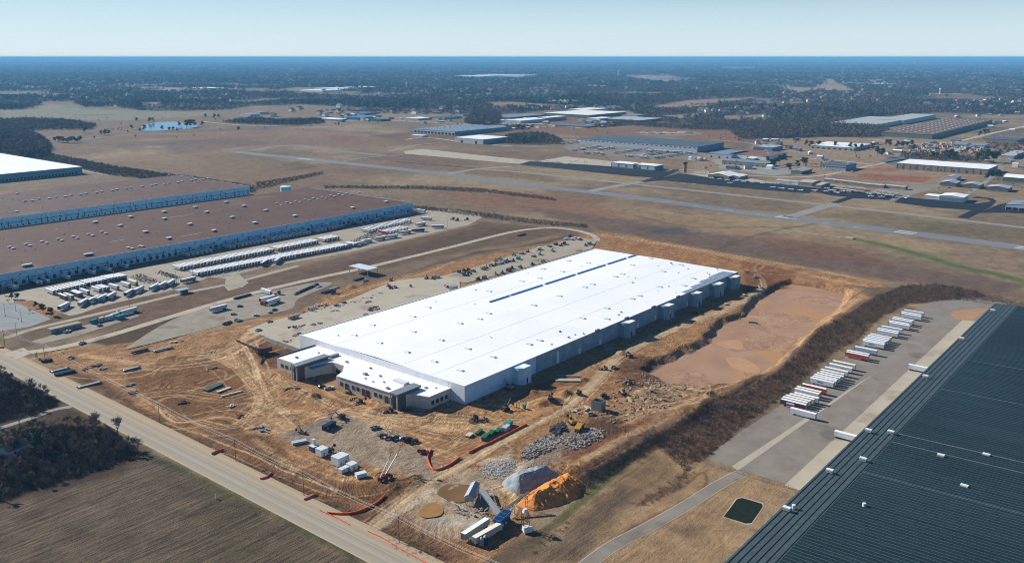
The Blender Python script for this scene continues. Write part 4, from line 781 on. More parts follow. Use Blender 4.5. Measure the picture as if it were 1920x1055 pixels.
sv = N.new('ShaderNodeVectorMath'); sv.operation = 'SCALE'; L.new(br.outputs['Color'], sv.inputs[0]); L.new(m3.outputs[0], sv.inputs['Scale']); L.new(sv.outputs[0], b.inputs['Base Color'])
bp = N.new('ShaderNodeBump'); bp.inputs['Strength'].default_value = .5; bp.inputs['Distance'].default_value = .3; L.new(br.outputs['Fac'], bp.inputs['Height']); L.new(bp.outputs[0], b.inputs['Normal'])
g = empty('warehouse', (GX0, GY1, 0)); tag(g, 'vast warehouse with a dark green seamed roof filling the lower right corner', 'warehouse')
W_, D_ = GX1-GX0, GY1-GY0
t = MB(); t.box(.4, W_-.4, -D_, -.4, -.5, GH-.6); kid(g, t.build('walls', [M('cream_wall', C(222, 218, 208), .7, .08, .3)]))
t = MB(); t.quad((0, -17, GH+.35), (W_, -17, GH+.35), (W_, -D_*.5, GH+3.5), (0, -D_*.5, GH+3.5)[:3]); t.quad((0, -D_*.5, GH+3.5), (W_, -D_*.5, GH+3.5), (W_, -D_, GH), (0, -D_, GH)); 
t.v = [(x, y, z) for x, y, z in t.v]; t.f = [tuple(reversed(f)) for f in t.f]; kid(g, t.build('roof', [rm_]))
t = MB(); t.quad((0, -17, GH+.35), (0, 0, GH), (W_, 0, GH), (W_, -17, GH+.35)); t.f = [tuple(reversed(f)) for f in t.f]; t.box(0, W_, -.4, 0, GH-.9, GH-.02); t.box(0, .4, -D_, -.4, GH-.9, GH-.1)
kid(g, t.build('eave', [M('eave_metal', (.05, .07, .075), .5, .2, .3)]))
for k in range(6): t = MB(); t.box(.2, W_-.2, -1.2-k*3.0, -.9-k*3.0, GH+.03+k*.055, GH+.30+k*.055); kid(g, t.build('eave_rib', [M('rib_metal', (.05, .07, .075), .45, .1)]))
gu = [(1440+q[0]/4, 791+q[1]/4) for q in [(753, 70), (920, 82), (1295, 260), (1635, 255), (712, 285), (462, 372), (1470, 490)]]+[(1475, 955), (1735, 707), (1803, 636), (1861, 583)]
for i, q in enumerate(gu): unit(g, *q, GH+.7, (GX0, GY1), (1.8, 3.2, 1.5), [M('curb_white', (.62, .64, .60), .6, .1), M('curb_side', (.36, .40, .42), .6, .1)])
for q in [(1488, 951), (1620, 948)]:
    x, y = P(*q, GH+.7); t = MB(); t.tube((x-GX0, y-GY1, GH), (x-GX0, y-GY1, GH+2.2), .8, n=10); kid(g, t.build('roof_vent', [hatch]))
sm_ = M('seam_strip', (.11, .135, .14), .5, .15, .3)
for a, w_ in ((176, .9), (163, .7), (262, .5), (330, .5), (118, .4)):
    t = MB(); t.hexa([(a, -17.2, GH+.2), (a, -D_*.5, GH+3.3), (a+w_, -D_*.5, GH+3.3), (a+w_, -17.2, GH+.2)], [(a, -17.2, GH+.43), (a, -D_*.5, GH+3.58), (a+w_, -D_*.5, GH+3.58), (a+w_, -17.2, GH+.43)]); kid(g, t.build('roof_strip', [sm_]))

# ---- airfield and industrial estate
greyr = M('slate_roof', C(92, 108, 116, 1.1), .6, .12, .05); bl = M('cool_white_wall', C(222, 228, 234, 1.1), .7, .06, .1); bsd = M('blue_side', C(120, 170, 205), .6, .1, .1)
tan = M('tan_wall', C(186, 168, 146), .8, .12, .2); wht = M('white_metal_roof', (.76, .77, .76), .5, .06, .1); gr2 = M('pale_grey_roof', C(196, 200, 198, 1.1), .6, .1, .1); blr = M('blue_grey_roof', C(140, 158, 170, 1.1), .5, .1, .1)
shed((1086, 270), (1307, 286), 134, 12.5, bl, greyr, 'long dark-roofed warehouse with trailers parked in front, beyond the runway', name='warehouse', cat='warehouse', doors=26, dw=5, dz=(8.4, 10.4), side=bsd)
shed((784, 248), (853, 254.5), 228, 10.5, bl, blr, 'blue-grey flat-roofed warehouse far behind the taxiway ramp', name='warehouse', cat='warehouse', doors=12, dw=9, dz=(1, 6.5), side=bsd, units=20)
shed((878, 264), (906, 271), 96, 12, bl, wht, 'white-roofed metal building right of the blue-grey warehouse', name='warehouse', cat='warehouse', roof='flat', side=bsd, doors=2, dw=6, dz=(0, 7))
for i, (a, c, d, n_) in enumerate([((1151, 311.5), (1189, 316.3), 30, 3), ((1189, 315), (1229, 319.5), 30, 3)]):
    shed(a, c, d, 8, M('hangar_blue', C(130, 165, 190, .9), .6, .15, .1), wht, ['left of the two white-roofed hangars by the control tower', 'right of the two white-roofed hangars by the control tower'][i], roof='flat', name='hangar', cat='hangar', doors=n_, dw=13, dz=(0, 6.6), dmat=bl)
shed((1334, 332), (1366, 337), 45, 6, tan, wht, 'tan hangar with a curved white roof right of the control tower', roof='x', name='hangar', cat='hangar', rise=4, doors=1, dw=20, dz=(0, 4))
shed((1370, 334.5), (1386, 337), 34, 5, bluew, wht, 'small blue-walled hangar beside the tan hangar', roof='x', name='hangar', cat='hangar', rise=2)
shed((1490, 324), (1503, 327.5), 50, 6, M('teal_metal', C(130, 160, 160), .6, .1), gr2, 'low pale-roofed hangar behind the row of tan hangars', roof='x', name='hangar', cat='hangar', rise=2.5, side=blk)
shed((1545, 315), (1585, 321), 60, 10, M('office_white', C(206, 214, 214), .6, .08), greyr, 'two-storey white building with a dark roof and parked cars in front', cat='building', doors=9, dw=4, dz=(5.5, 7.2), side=bsd, units=5)
shed((1365, 305), (1436, 314), 45, 7, tan, blr, 'long low building with a blue-grey roof and a tan wall', doors=8, dw=3, dz=(0, 3), side=capm)
shed((1374, 294), (1436, 301), 110, 8, wht, M('red_gravel_roof', C(150, 108, 88), .9, .15, .05), 'flat building with a reddish gravel roof and white walls', units=6)
shed((1329, 294), (1371, 298), 100, 8, bl, blr, 'blue-grey roofed shed next to the long dark-roofed warehouse', doors=3, dw=4, dz=(0, 4))
shed((1428, 280), (1448, 283.5), 60, 8, bsd, gr2, 'grey-roofed shed with blue walls beyond the reddish roof', units=2)
shed((1527, 276), (1601, 283), 115, 7, M('shop_wall', C(196, 204, 210), .7, .1), wht, 'white-roofed building half hidden by dark pines', units=9, doors=8, dw=5, dz=(0, 3.5))
shed((1685, 315), (1851, 329), 84, 11, tan, wht, 'long tan warehouse with a bright white roof and panelled wall', name='warehouse', cat='warehouse', bays=14, doors=7, dw=3, dz=(2.5, 5), side=bluew)
shed((1762, 375.5), (1805, 380.5), 34, 8, M('hangar_white', C(226, 232, 236, 1.1), .6, .06), wht, 'bright white hangar with a dark apron in front', roof='x', name='hangar', cat='hangar', rise=1.6, doors=3, dw=11, dz=(.3, 6.5), dmat=bluew)
shed((1735, 371.5), (1762, 375), 22, 5, MATS['hangar_white'], wht, 'low white annex on the left end of the bright white hangar', cat='annex')
shed((1884, 393), (1935, 397.5), 50, 7, MATS['hangar_white'], blr, 'grey-roofed white hangar cut off by the right edge of the picture', roof='x', name='hangar', cat='hangar', rise=2, doors=4, dw=7, dz=(0, 4))
for i, (a, c) in enumerate([((1764, 347), (1792, 350.5)), ((1809, 350), (1836, 354.5)), ((1852, 355.5), (1890, 360.5)), ((1774, 338), (1793, 339.5))]):
    shed(a, c, 32, 6, capm if i < 3 else bl, gr2, ['dark-walled shed, leftmost of three beside the dry field', 'dark-walled shed, middle one of three beside the dry field', 'shed with white vehicles in front, rightmost of three', 'small pale shed behind the dark-walled sheds'][i], roof='x', cat='shed', rise=2.5)
shed((1880, 340), (1925, 343.5), 50, 8, M('mossy_wall', C(110, 140, 130), .7, .1), wht, 'white-roofed barn with a greenish wall near the right edge', roof='y', cat='barn', name='barn', rise=3)
for i, (a, c) in enumerate([((1455, 342), (1467, 343.3)), ((1468, 343.4), (1482, 345)), ((1483.5, 345), (1499, 346.6)), ((1500, 345.6), (1522, 349)), ((1530, 352), (1540, 353.5))]):
    shed(a, c, 16 if i < 3 else 40, 4.5 if i < 3 else 5.5, tan if i > 2 else bl, gr2, f'pale-roofed aircraft shed, {nth(i+1)} from the left in the row by the apron', roof='y', name='hangar', cat='hangar', rise=1.2, group='aircraft sheds by the apron')
for i, (a, c) in enumerate([((1546.5, 340), (1562, 342)), ((1563.5, 342), (1581, 344.3)), ((1582.5, 344.4), (1600, 346.6)), ((1601.5, 346.8), (1619, 349)), ((1620, 349.2), (1639, 351.6)), ((1640.5, 351), (1657, 353.2)), ((1658, 352), (1674, 354)), ((1674.5, 353), (1697, 356.2))]):
    shed(a, c, 13, 4.8, tan, gr2, f'tan aircraft hangar, {nth(i+1)} from the left in the long row', roof='y', name='hangar', cat='hangar', rise=1.2, group='tan aircraft hangars in a row', side=capm)
SH = [(1563, 352), (1576, 353), (1590, 354.5), (1604, 356), (1617, 357.5), (1570, 357), (1584, 359), (1598, 361), (1611, 362.5), (1560, 361), (1640, 366), (1654, 368), (1668, 370), (1648, 362), (1662, 364), (1676, 366)]
for i, q in enumerate(SH):
    def mk():
        o = empty('plane_shelter', (0, 0, 0)); t = MB(); t.gable(-5, 5, -6, 6, 3.4, .9, 'x', 0, 0); kid(o, t.build('shelter_roof', [M('pinkish_roof', C(206, 196, 188, 1.1), .7, .1)]))
        for x_ in (-4.5, 4.5):
            for y_ in (-5.5, 5.5): t = MB(); t.box(x_-.15, x_+.15, y_-.15, y_+.15, 0, 3.4); kid(o, t.build('post', [steel]))
        return o
    place('shelter', mk, (*P(*q), .3), 0, f'open pale-roofed plane shelter, {nth(i+1)} in the cluster before the tan hangars', 'shelter', 'open plane shelters')
# control tower
x, y = P(1284, 323.5); o = empty('control_tower', (x, y, 0)); tag(o, 'tan airport control tower with a dark glass cab', 'tower')
t = MB(); t.tube((0, 0, 0), (0, 0, 15), 3.3, n=8); to = kid(o, t.build('shaft', [M('tower_tan', C(186, 150, 128), .8, .1)])); t = MB(); t.tube((0, 0, 15), (0, 0, 16.2), 3.6, 4.6, n=8); kid(o, t.build('cab_floor', [M('tower_tan_dark', C(150, 130, 116), .8, .1)]))
t = MB(); t.tube((0, 0, 16.2), (0, 0, 19.2), 3.9, 4.7, n=8); kid(o, t.build('cab_window', [blk])); t = MB(); t.tube((0, 0, 19.2), (0, 0, 20.2), 5, 4.6, n=8); kid(o, t.build('cab_roof', [capm])); t = MB(); t.tube((1, 1, 20.2), (1, 1, 24), .15, n=5); kid(o, t.build('antenna', [steel]))
# farther industrial roofs
far = [((1577, 233), (1645, 240.5), 376, 11, bl, gr2, 'pale blue-white warehouse beyond the brown-roofed factory, near part'), ((1655, 229), (1694, 233), 378, 12, bl, gr2, 'second pale warehouse roof stepped back behind the near part'),
       ((1660, 254), (1747, 261), 718, 11.5, M('greenish_wall', C(136, 150, 136), .7, .1), M('brown_factory_roof', C(132, 104, 88), .9, .12, .02), 'brown-roofed factory with rows of small white vents'),
       ((1854, 266), (1906, 271), 90, 10, tan, greyr, 'dark-roofed building with a tan wall near the right edge'), ((1877, 297), (1900, 299), 130, 7, gr2, gr2, 'low grey flat roof near the right edge'),
       ((1790, 274), (1812, 277), 60, 6, bluew, bluew, 'light blue roofed shed beside the storage yard, left one'), ((1814, 275), (1845, 278), 60, 6, bl, bluew, 'light blue roofed shed beside the storage yard, right one'),
       ((1026, 217), (1105, 222), 243, 11, M('olive_wall', C(130, 140, 130), .7, .1), M('cream_roof', (.70, .70, .64), .6, .06, .02), 'cream-roofed factory in the distance behind the trees'),
       ((1068, 210), (1100, 212), 150, 11, gr2, MATS['cream_roof'], 'farther cream roof behind the cream-roofed factory'), ((1176, 220.5), (1194, 223), 70, 12, M('cream_wall2', C(206, 196, 160), .7, .1), blr, 'cream-walled hall right of the cream-roofed factory'),
       ((1109, 226), (1121, 228), 90, 9, bl, wht, 'small white hall in front of the cream-roofed factory'), ((960, 229), (976, 232), 156, 9, bl, wht, 'white roof left of the cream-roofed factory'), ((1018, 226), (1026, 228), 110, 12, tan, wht, 'short white block beside the white roof'),
       ((1132, 226), (1200, 230), 150, 7, dkgreen, gr2, 'long low greenish roof in front of the trees'), ((1035, 236), (1100, 240), 60, 4, capm, capm, 'line of dark sheds in the middle distance'), ((920, 222), (958, 224), 200, 7, bluew, blr, 'grey roof at the edge of the dark woods'),
       ((655, 222), (671, 225), 70, 7, M('strong_blue_wall', C(60, 130, 180), .6, .1), M('strong_blue_roof', C(70, 140, 190), .6, .1), 'bright blue building left of the village'), ((674, 214), (684, 216), 60, 7, bluew, MATS['strong_blue_roof'], 'smaller blue building behind the bright blue one'),
       ((606, 224), (630, 227), 50, 5, capm, wht, 'dark shed among bare trees at the field edge'), ((700, 226), (712, 228), 50, 6, dkgreen, dkgreen, 'dark green shed in the village'), ((765, 224), (784, 226), 70, 6, gr2, wht, 'white shed beside the green roof'), ((800, 223), (822, 225), 120, 6, bl, dkgreen, 'green-roofed barn in the village'),
       ((455, 217), (470, 219), 40, 8, bl, M('house_roof', C(170, 160, 150), .8, .1), 'pale farmhouse left of the bare trees'), ((476, 213), (488, 215), 40, 9, bl, MATS['house_roof'], 'tall white farmhouse among the bare trees'),
       ((572, 171), (604, 173), 160, 9, wht, wht, 'long white roof in the far woods, left'), ((585, 168.5), (634, 170), 180, 10, wht, wht, 'longer white roof behind it in the far woods'), ((655, 165.5), (684, 167), 140, 12, bl, wht, 'white roof beside the far suburb'),
       ((852, 144.5), (905, 145.5), 260, 14, wht, wht, 'far white roof on the horizon side, left of the group'), ((898, 142.5), (940, 143.5), 300, 16, wht, wht, 'far white roof on the horizon side, middle of the group'), ((936, 143), (982, 144.2), 260, 14, wht, wht, 'far white roof on the horizon side, right of the group'),
       ((1031, 192), (1064, 194), 150, 9, wht, wht, 'lone white roof at the far field edge'), ((318, 168), (376, 168.6), 200, 8, wht, wht, 'thin white roof far away on the left'), ((1608, 152.5), (1640, 154), 260, 12, wht, wht, 'far white roof right of the motorway'), ((1640, 158.5), (1670, 160), 220, 10, wht, wht, 'far white roof, nearer one right of the motorway'),
       ((1755, 178), (1772, 180), 60, 8, M('orange_wall', C(200, 160, 120), .7, .1), M('orange_roof', C(214, 180, 140), .7, .1), 'sandy building by the far construction clearing'), ((1090, 162), (1130, 163.6), 140, 9, gr2, wht, 'white roof in the woods beyond the suburb'), ((770, 256), (792, 257.5), 20, 4, bl, wht, 'white trailer-like shed by the old runway end')]
for a, c, d, h, wm_, rm2, lab in far: shed(a, c, d, h, wm_, rm2, lab, name='warehouse' if 'wareh' in lab or 'factory' in lab else 'building', cat='building')
fb = [o_ for o_ in bpy.data.objects if o_.get('label') == 'brown-roofed factory with rows of small white vents'][0]
for r_ in range(6):
    for k in range(15): t = MB(); x_ = 60+k*42; y_ = 14+r_*22; t.box(x_-2.5, x_+2.5, y_-2.5, y_+2.5, 11.5, 13.4); kid(fb, t.build('roof_vent', [hatch]))
def wtower(p, h, label, s=1.):
    x, y = P(*p); o = empty('water_tower', (x, y, 0)); tag(o, label, 'water tower'); wm2 = M('tower_white', (.66, .72, .76), .5, .05)
    t = MB(); t.tube((0, 0, 0), (0, 0, h*.72), 4.5*s, 3.5*s, n=10); kid(o, t.build('stem', [wm2])); t = MB(); r_ = 8.5*s; z0 = h*.72; q = [(3.5*s, 0), (r_*.8, .25), (r_, .55), (r_*.75, .85), (.5, 1)]
    for (ra, za), (rb, zb) in zip(q[:-1], q[1:]): t.tube((0, 0, z0+za*h*.28), (0, 0, z0+zb*h*.28), ra, rb, n=14, cap=False)
    kid(o, t.build('tank', [wm2]))
wtower((762.5, 168), 50, 'pale water tower rising above the far suburb'); wtower((1159, 143), 60, 'small water tower beyond the woods, right of the centre', 1.3); wtower((1553.5, 113.6), 110, 'water tower on the horizon, leftmost of the four on the right', 2.5)
wtower((1680, 114.6), 110, 'water tower on the horizon, second of the four on the right', 2.5); wtower((1692.5, 121), 90, 'water tower below the horizon, third of the four on the right', 2.0); wtower((1714, 122.5), 90, 'water tower below the horizon, rightmost of the four', 2.0); wtower((1762, 179), 40, 'small water tower by the far construction clearing', .7)

# small sheds and yards between the larger airfield buildings
rs = random.Random(21)
def in_p(p, q): return sdist(np.array([p[0]]), np.array([p[1]]), q)[0] > 0
AREA = [([(1300, 300), (1440, 262), (1520, 258), (1540, 300), (1440, 322), (1330, 318)], 26, 'in the estate left of the pines'), ([(1600, 262), (1860, 262), (1920, 300), (1920, 330), (1760, 280), (1640, 292)], 18, 'in the estate right of the pines'), ([(620, 206), (880, 206), (880, 232), (620, 232)], 30, 'in the far village'), ([(900, 216), (1160, 224), (1160, 246), (900, 244)], 34, 'around the far factory yards'), ([(1740, 205), (1920, 212), (1920, 262), (1870, 250)], 16, 'behind the brown-roofed factory')]
for q, n_, where in AREA:
    pw = PP(q); xs = [a for a, _ in pw]; ys = [b_ for _, b_ in pw]; k = 0
    while k < n_:
        p = (rs.uniform(min(xs), max(xs)), rs.uniform(min(ys), max(ys)))
        if not in_p(p, pw): continue
        k += 1; W1 = rs.uniform(10, 26); W2 = rs.uniform(8, 16); h = rs.uniform(3.5, 7); o = empty('shed', (*p, 0), R(rs.choice([0, 90, 0, 90, 30]))); t = MB(); t.box(-W1/2, W1/2, -W2/2, W2/2, 0, h); kid(o, t.build('walls', [rs.choice([bl, tan, bluew, capm, wht])])); t = MB(); t.gable(-W1/2, W1/2, -W2/2, W2/2, h, rs.uniform(.8, 2.4), 'x', 0, 0); kid(o, t.build('roof', [rs.choice([wht, gr2, blr, greyr, wht])]))
        tag(o, f'small shed {where}, {nth(k)} of the scatter', 'shed', 'small sheds '+where)
# ================================================================ VEHICLES AND SITE EQUIPMENT
tyre = M('tyre_rubber', (.02, .02, .02), .9, .1); glass = M('car_glass', (.03, .05, .07), .1, .05, 1, .6); rim = M('chassis_dark', (.05, .05, .055), .7, .2)
def paintm(name, rgb, rough=.35, k=1.): return M('paint_'+name, C(*rgb, k), rough, .08, .4, .4)
WH = paintm('white', (226, 232, 236), .45, 1.25)
COLS = {'white': WH, 'cream': paintm('cream', (226, 218, 200), .5, 1.15), 'pale_blue': paintm('pale_blue', (190, 214, 228), .5, 1.1), 'grey': paintm('grey', (170, 176, 180), .5), 'orange': paintm('orange', (214, 84, 36), .5), 'dark_red': paintm('dark_red', (120, 36, 40), .5), 'red': paintm('red', (186, 44, 34), .5),
        'blue': paintm('blue', (40, 84, 150), .45), 'navy': paintm('navy', (30, 44, 74), .4), 'silver': paintm('silver', (176, 184, 190), .3), 'black': paintm('black', (24, 26, 30), .3), 'tan': paintm('tan', (190, 170, 136), .5), 'green': paintm('green', (20, 120, 88), .5), 'teal': paintm('teal', (60, 160, 156), .5),
        'yellow': paintm('yellow', (214, 160, 50), .5), 'dark_blue': paintm('dark_blue', (26, 56, 110), .4), 'maroon': paintm('maroon', (96, 44, 46), .5), 'brown': paintm('brown', (92, 72, 66), .6)}
NAME = {'pale_blue': 'pale blue', 'dark_red': 'dark red', 'dark_blue': 'dark blue'}
def cn(c): return NAME.get(c, c)
def wheels(par, xs, w=2.4, r=.5, name='wheel', tw=.3):
    for x in xs:
        for s in (-1, 1):
            t = MB(); t.tube((x, s*(w/2-tw), r), (x, s*w/2, r), r, n=10); kid(par, t.build(name, [tyre]))
def mk_trailer(c, L_=16.0, detail=2, logo=None):
    def f():
        o = empty('semi_trailer', (0, 0, 0)); t = MB(); m = COLS[c]
        t.box(0, L_, -1.3, 1.3, 1.15, 4.1, m=0, mt=1); 
        for x in (0, L_-.12): t.box(x, x+.12, -1.34, 1.34, 1.1, 4.14, m=2)
        top = COLS['white'] if c not in ('grey', 'dark_red') else COLS['silver']
        kid(o, t.build('cargo_box', [m, M('trailer_roof', (.70, .73, .75), .5, .08, .5) if c != 'cream' else M('trailer_roof_cream', (.72, .68, .58), .5, .1, .5), COLS['silver'] if c != 'orange' else m]))
        if detail >= 1:
            t = MB()
            for x in (L_-1.6, L_-3.0):
                for s in (-1, 1): t.tube((x, s*.7, .5), (x, s*1.25, .5), .5, n=8)
            t.box(L_-3.6, L_-1.0, -.5, .5, .5, 1.12); kid(o, t.build('axle_group', [tyre]))
        if detail >= 2:
            t = MB()
            for s in (-1, 1): t.box(2.6, 2.8, s*1.0-.1, s*1.0+.1, 0, 1.15)
            kid(o, t.build('landing_gear', [rim])); t = MB(); t.box(L_, L_+.06, -1.2, 1.2, 1.3, 4.0); kid(o, t.build('rear_door', [COLS['silver']])); t = MB(); t.box(4, L_-4.5, -1.22, -1.16, .5, 1.1); kid(o, t.build('side_skirt', [COLS['silver'] if c != 'dark_red' else COLS['white']]))
        if logo:
            t = MB(); t.box(logo[0], logo[1], -1.36, -1.31, logo[2], logo[3]); kid(o, t.build('side_lettering', [M('logo_'+logo[4], logo[5], .6, .05)]))
        return o
    return f
TRKS = {}
def trailer(p, rz, c, label, group=None, detail=2, z=0., L_=16.0, logo=None):
    return place(('trailer', c, detail, L_, logo and logo[4]), mk_trailer(c, L_, detail, logo), (p[0], p[1], z), rz, label, 'trailer', group)
# --- the row in the right-hand yard (long axis across the row)
row = [(490.8, 'white', -10), (500.6, 'dark_red', 0), (504.6, 'white', .6), (508.4, 'cream', .3), (512.3, 'cream', -.6), (516, 'pale_blue', -2), (523.6, 'white', .5), (527.5, 'cream', .8), (534.5, 'orange', 0), (549, 'white', .2), (552.8, 'pale_blue', 0), (556.5, 'cream', .5),
       (560.5, 'pale_blue', .2), (564.5, 'grey', -.5), (569, 'cream', .6), (575.5, 'white', .2), (584.5, 'white', .4), (592, 'cream', .8), (617, 'orange', 0), (621, 'pale_blue', .8), (633, 'pale_blue', -.8), (651, 'white', -.6), (655, 'white', .3), (659, 'pale_blue', .5), (663, 'pale_blue', .2), (667, 'pale_blue', .4), (671.5, 'cream', .5),
       (685.5, 'white', -.2), (690, 'pale_blue', .4), (698, 'white', .4), (712, 'white', -1.5), (716, 'pale_blue', .2), (724, 'white', .2), (729, 'white', .3), (745, 'white', -1.4), (750, 'white', .2), (757, 'pale_blue', 0)]
LG = {1: (4, 9, 2.2, 3.2, 'white', (.8, .8, .8)), 16: (8, 11.5, 2.6, 3.2, 'ochre', (.45, .36, .10)), 15: (8, 11.5, 2.6, 3.2, 'ochre', (.45, .36, .10)), 17: (7, 10.5, 2.8, 3.3, 'ochre', (.45, .36, .10)), 9: (5, 9, 2.3, 2.9, 'dark', (.05, .06, .08)), 21: (12.5, 14, 2.3, 2.9, 'dark', (.05, .06, .08))}
for i, (x, c, dy) in enumerate(row):
    # front of the trailer towards the brush, rear doors towards the warehouse
    lab = f'{cn(c)} semi-trailer, {nth(i+1)} from the near end of the row beside the brush'
    if i == 0: lab = 'white semi-trailer parked alone ahead of the long row, nearest the camera'
    if c == 'dark_red': lab = 'dark red semi-trailer with white lettering near the front of the long row'
    trailer((x, 177.5+dy+15.8), R(-90)+R(rnd.uniform(-.6, .6)), c, lab, 'semi-trailers in the right-hand yard', 2, .06, logo=LG.get(i))
trailer((473.8, 134.5), R(90), 'white', 'white semi-trailer backed against the dark green-roofed warehouse, nearer one', 'semi-trailers in the right-hand yard', 2, .12)
x_, y_ = P(1732, 697); trailer((x_-2, 134.5), R(90), 'white', 'white semi-trailer backed against the dark green-roofed warehouse, farther one', 'semi-trailers in the right-hand yard', 2, .12)
# lettering on the dark red trailer
def text3d(txt, size, mat, loc, rot, parent=None, name='lettering'):
    cu = bpy.data.curves.new('txt', 'FONT'); cu.body = txt; cu.size = size; cu.extrude = .02; cu.align_x = 'CENTER'
    ob = bpy.data.objects.new('txt', cu); COL.objects.link(ob); dg = bpy.context.evaluated_depsgraph_get(); me = bpy.data.meshes.new_from_object(ob.evaluated_get(dg)); bpy.data.objects.remove(ob)
    o = bpy.data.objects.new(name, me); COL.objects.link(o); me.materials.clear(); me.materials.append(mat); o.location = loc; o.rotation_euler = rot
    if parent: kid(parent, o)
    return o
# --- docked trailers along the brown warehouse
dk = [(19, 541, 1, 'pale_blue'), (30, 542, 1, 'pale_blue'), (63, 533, 1, 'maroon'), (73, 533, 1, 'pale_blue'), (85, 530, 1, 'pale_blue'), (124, 523, 1, 'white'), (171, 514, 1, 'white'), (199, 508, 1, 'white'), (231, 502, 1, 'pale_blue')]
n = 0
def docked(x, c, rear=16.6):
    global n; n += 1
    trailer((x, 871.6-.4-rear+.6), R(90), c, f'{cn(c)} trailer docked at the largest brown-roofed warehouse, {nth(n)} from the left', 'trailers docked at the brown-roofed warehouse', 1, .05, logo=None)
def dx(px, py): return P(px, py)[0]
for px, py, k, c in dk: docked(dx(px, py), c, 17)
for (a, b_, k) in (((352, 482), (390, 473), 6), ((420, 465), (485, 452), 10), ((496, 449), (563, 436), 12), ((573, 432), (622, 424), 8)):
    xa = dx(*a); xb = dx(*b_)
    for j in range(k): docked(xa+(xb-xa)*j/(k-1), 'maroon' if (k, j) in ((10, 2), (8, 3)) else rnd.choice(['white', 'white', 'pale_blue']))
for q in [(664, 419), (680, 416.5), (690, 413.5), (696, 412)]: docked(dx(*q), 'pale_blue')
for j in range(9): docked(dx(710, 409)+(dx(751, 401.5)-dx(710, 409))*j/8, 'white' if j % 2 else 'pale_blue')
for j, q in enumerate([(772, 399), (784, 398)]): trailer((dx(*q)-2+j*5, 858-2*j), R(90), 'pale_blue', ['pale blue trailer standing past the corner of the brown warehouse, left one', 'pale blue trailer standing past the corner of the brown warehouse, right one'][j], None, 1, .05)
# --- parked rows in the left-hand yard
def rowof(a, b_, k, cols, lab, grp, dy=0, det=1, skip=(), up=1):
    A_ = P(*a); B_ = P(*b_)
    for j in range(k):
        if j in skip: continue
        t = j/(k-1); x = A_[0]+(B_[0]-A_[0])*t; y = A_[1]+(B_[1]-A_[1])*t+rnd.uniform(-.4, .4)+dy
        c = cols[j % len(cols)] if isinstance(cols, list) else cols
        trailer((x, y+(16 if up else 0)), R(-90 if up else 90), c, f'{cn(c)} trailer, {nth(j+1)} in the {lab}', grp, det, .06)
wc = ['white', 'white', 'cream', 'white', 'white', 'cream', 'white']
def rr(n_, reds=(), blues=()): return [('red' if i in reds else 'blue' if i in blues else rnd.choice(['white', 'white', 'cream', 'white', 'pale_blue'])) for i in range(n_)]
rowof((342, 508), (636, 450), 54, rr(54), 'back row of the double trailer row', 'double row of parked trailers', 1, skip=(30, 46, 47))
rowof((372, 518), (668, 462), 56, rr(56, (35,), (33,)), 'front row of the double trailer row', 'double row of parked trailers', -1.5, skip=(52, 53))
rowof((102, 553), (160, 540), 9, rr(9), 'left group of the near yard row', 'trailers in the near yard', 0); rowof((167, 538), (200, 531), 6, ['brown', 'white', 'red', 'white', 'white', 'blue'], 'middle group of the near yard row', 'trailers in the near yard', 0); rowof((206, 529), (236, 524), 6, rr(6), 'right group of the near yard row', 'trailers in the near yard', 0)
for j, (q, c) in enumerate([((126, 563), 'maroon'), ((137, 562), 'cream'), ((150, 558), 'blue'), ((154, 556.5), 'white'), ((167, 553.5), 'white'), ((189, 549), 'white'), ((197, 547), 'white'), ((204, 546), 'white'), ((222, 544), 'white'), ((244, 540), 'white'), ((257, 536), 'cream')]):
    x, y = P(*q); trailer((x, y+16), R(-90), c, f'{cn(c)} trailer, {nth(j+1)} from the left in the loose second row', 'trailers in the near yard', 1, .06)
for j, (a, b_) in enumerate([((111, 583), (135, 571)), ((149, 576), (170, 563)), ((166, 570), (188, 560)), ((182, 567), (203, 557)), ((201, 563), (222, 551)), ((235, 557), (254, 546)), ((252, 551), (272, 541)), ((282, 546), (302, 535)), ((298, 542), (317, 532)), ((314, 538), (332, 527))]):
    A_ = P(*a); B_ = P(*b_); trailer(A_, ang(A_, B_), 'pale_blue', f'white trailer set at an angle, {nth(j+1)} from the left along the yard edge', 'trailers set at an angle along the yard edge', 2, .06)
for j, (a, b_, c, lab) in enumerate([((340, 532), (374, 524), 'grey', 'olive grey trailer lying lengthways right of the angled trailers'), ((490, 500), (508, 489), 'dark_red', 'dark red trailer standing alone on the yard edge'), ((515, 496), (532, 484), 'pale_blue', 'white trailer beside the dark red one on the yard edge'),
        ((226, 592), (262, 582), 'white', 'white trailer with wheels showing beside the access road'), ((394, 586), (430, 577), 'pale_blue', 'pale blue trailer lying along the haul road at the gravel lot'), ((809, 428), (832, 427.5), 'pale_blue', 'white trailer at the far right of the left yard'), ((772, 435), (809, 433), 'dark_blue', 'dark blue flatbed trailer at the yard edge'),
        ((635, 466), (666, 461), 'white', 'white trailer lying lengthways at the yard edge, left of four'), ((660, 462), (684, 458), 'white', 'white trailer lying lengthways at the yard edge, second of four'), ((676, 457), (705, 452), 'white', 'white trailer lying lengthways at the yard edge, third of four'), ((702, 452), (724, 448), 'cream', 'cream trailer lying lengthways at the yard edge, fourth of four'),
        ((724, 448), (750, 444), 'white', 'white trailer near the pallet stacks on the yard edge'), ((749, 440), (772, 437), 'cream', 'tan trailer beside the dark blue flatbed'), ((790, 412), (812, 414), 'white', 'white trailer standing apart in the right part of the left yard'), ((780, 425), (798, 421.5), 'white', 'white trailer askew between the two right-hand groups')]):
    A_ = P(*a); B_ = P(*b_); trailer(A_, ang(A_, B_), c, lab, None, 2, .08)
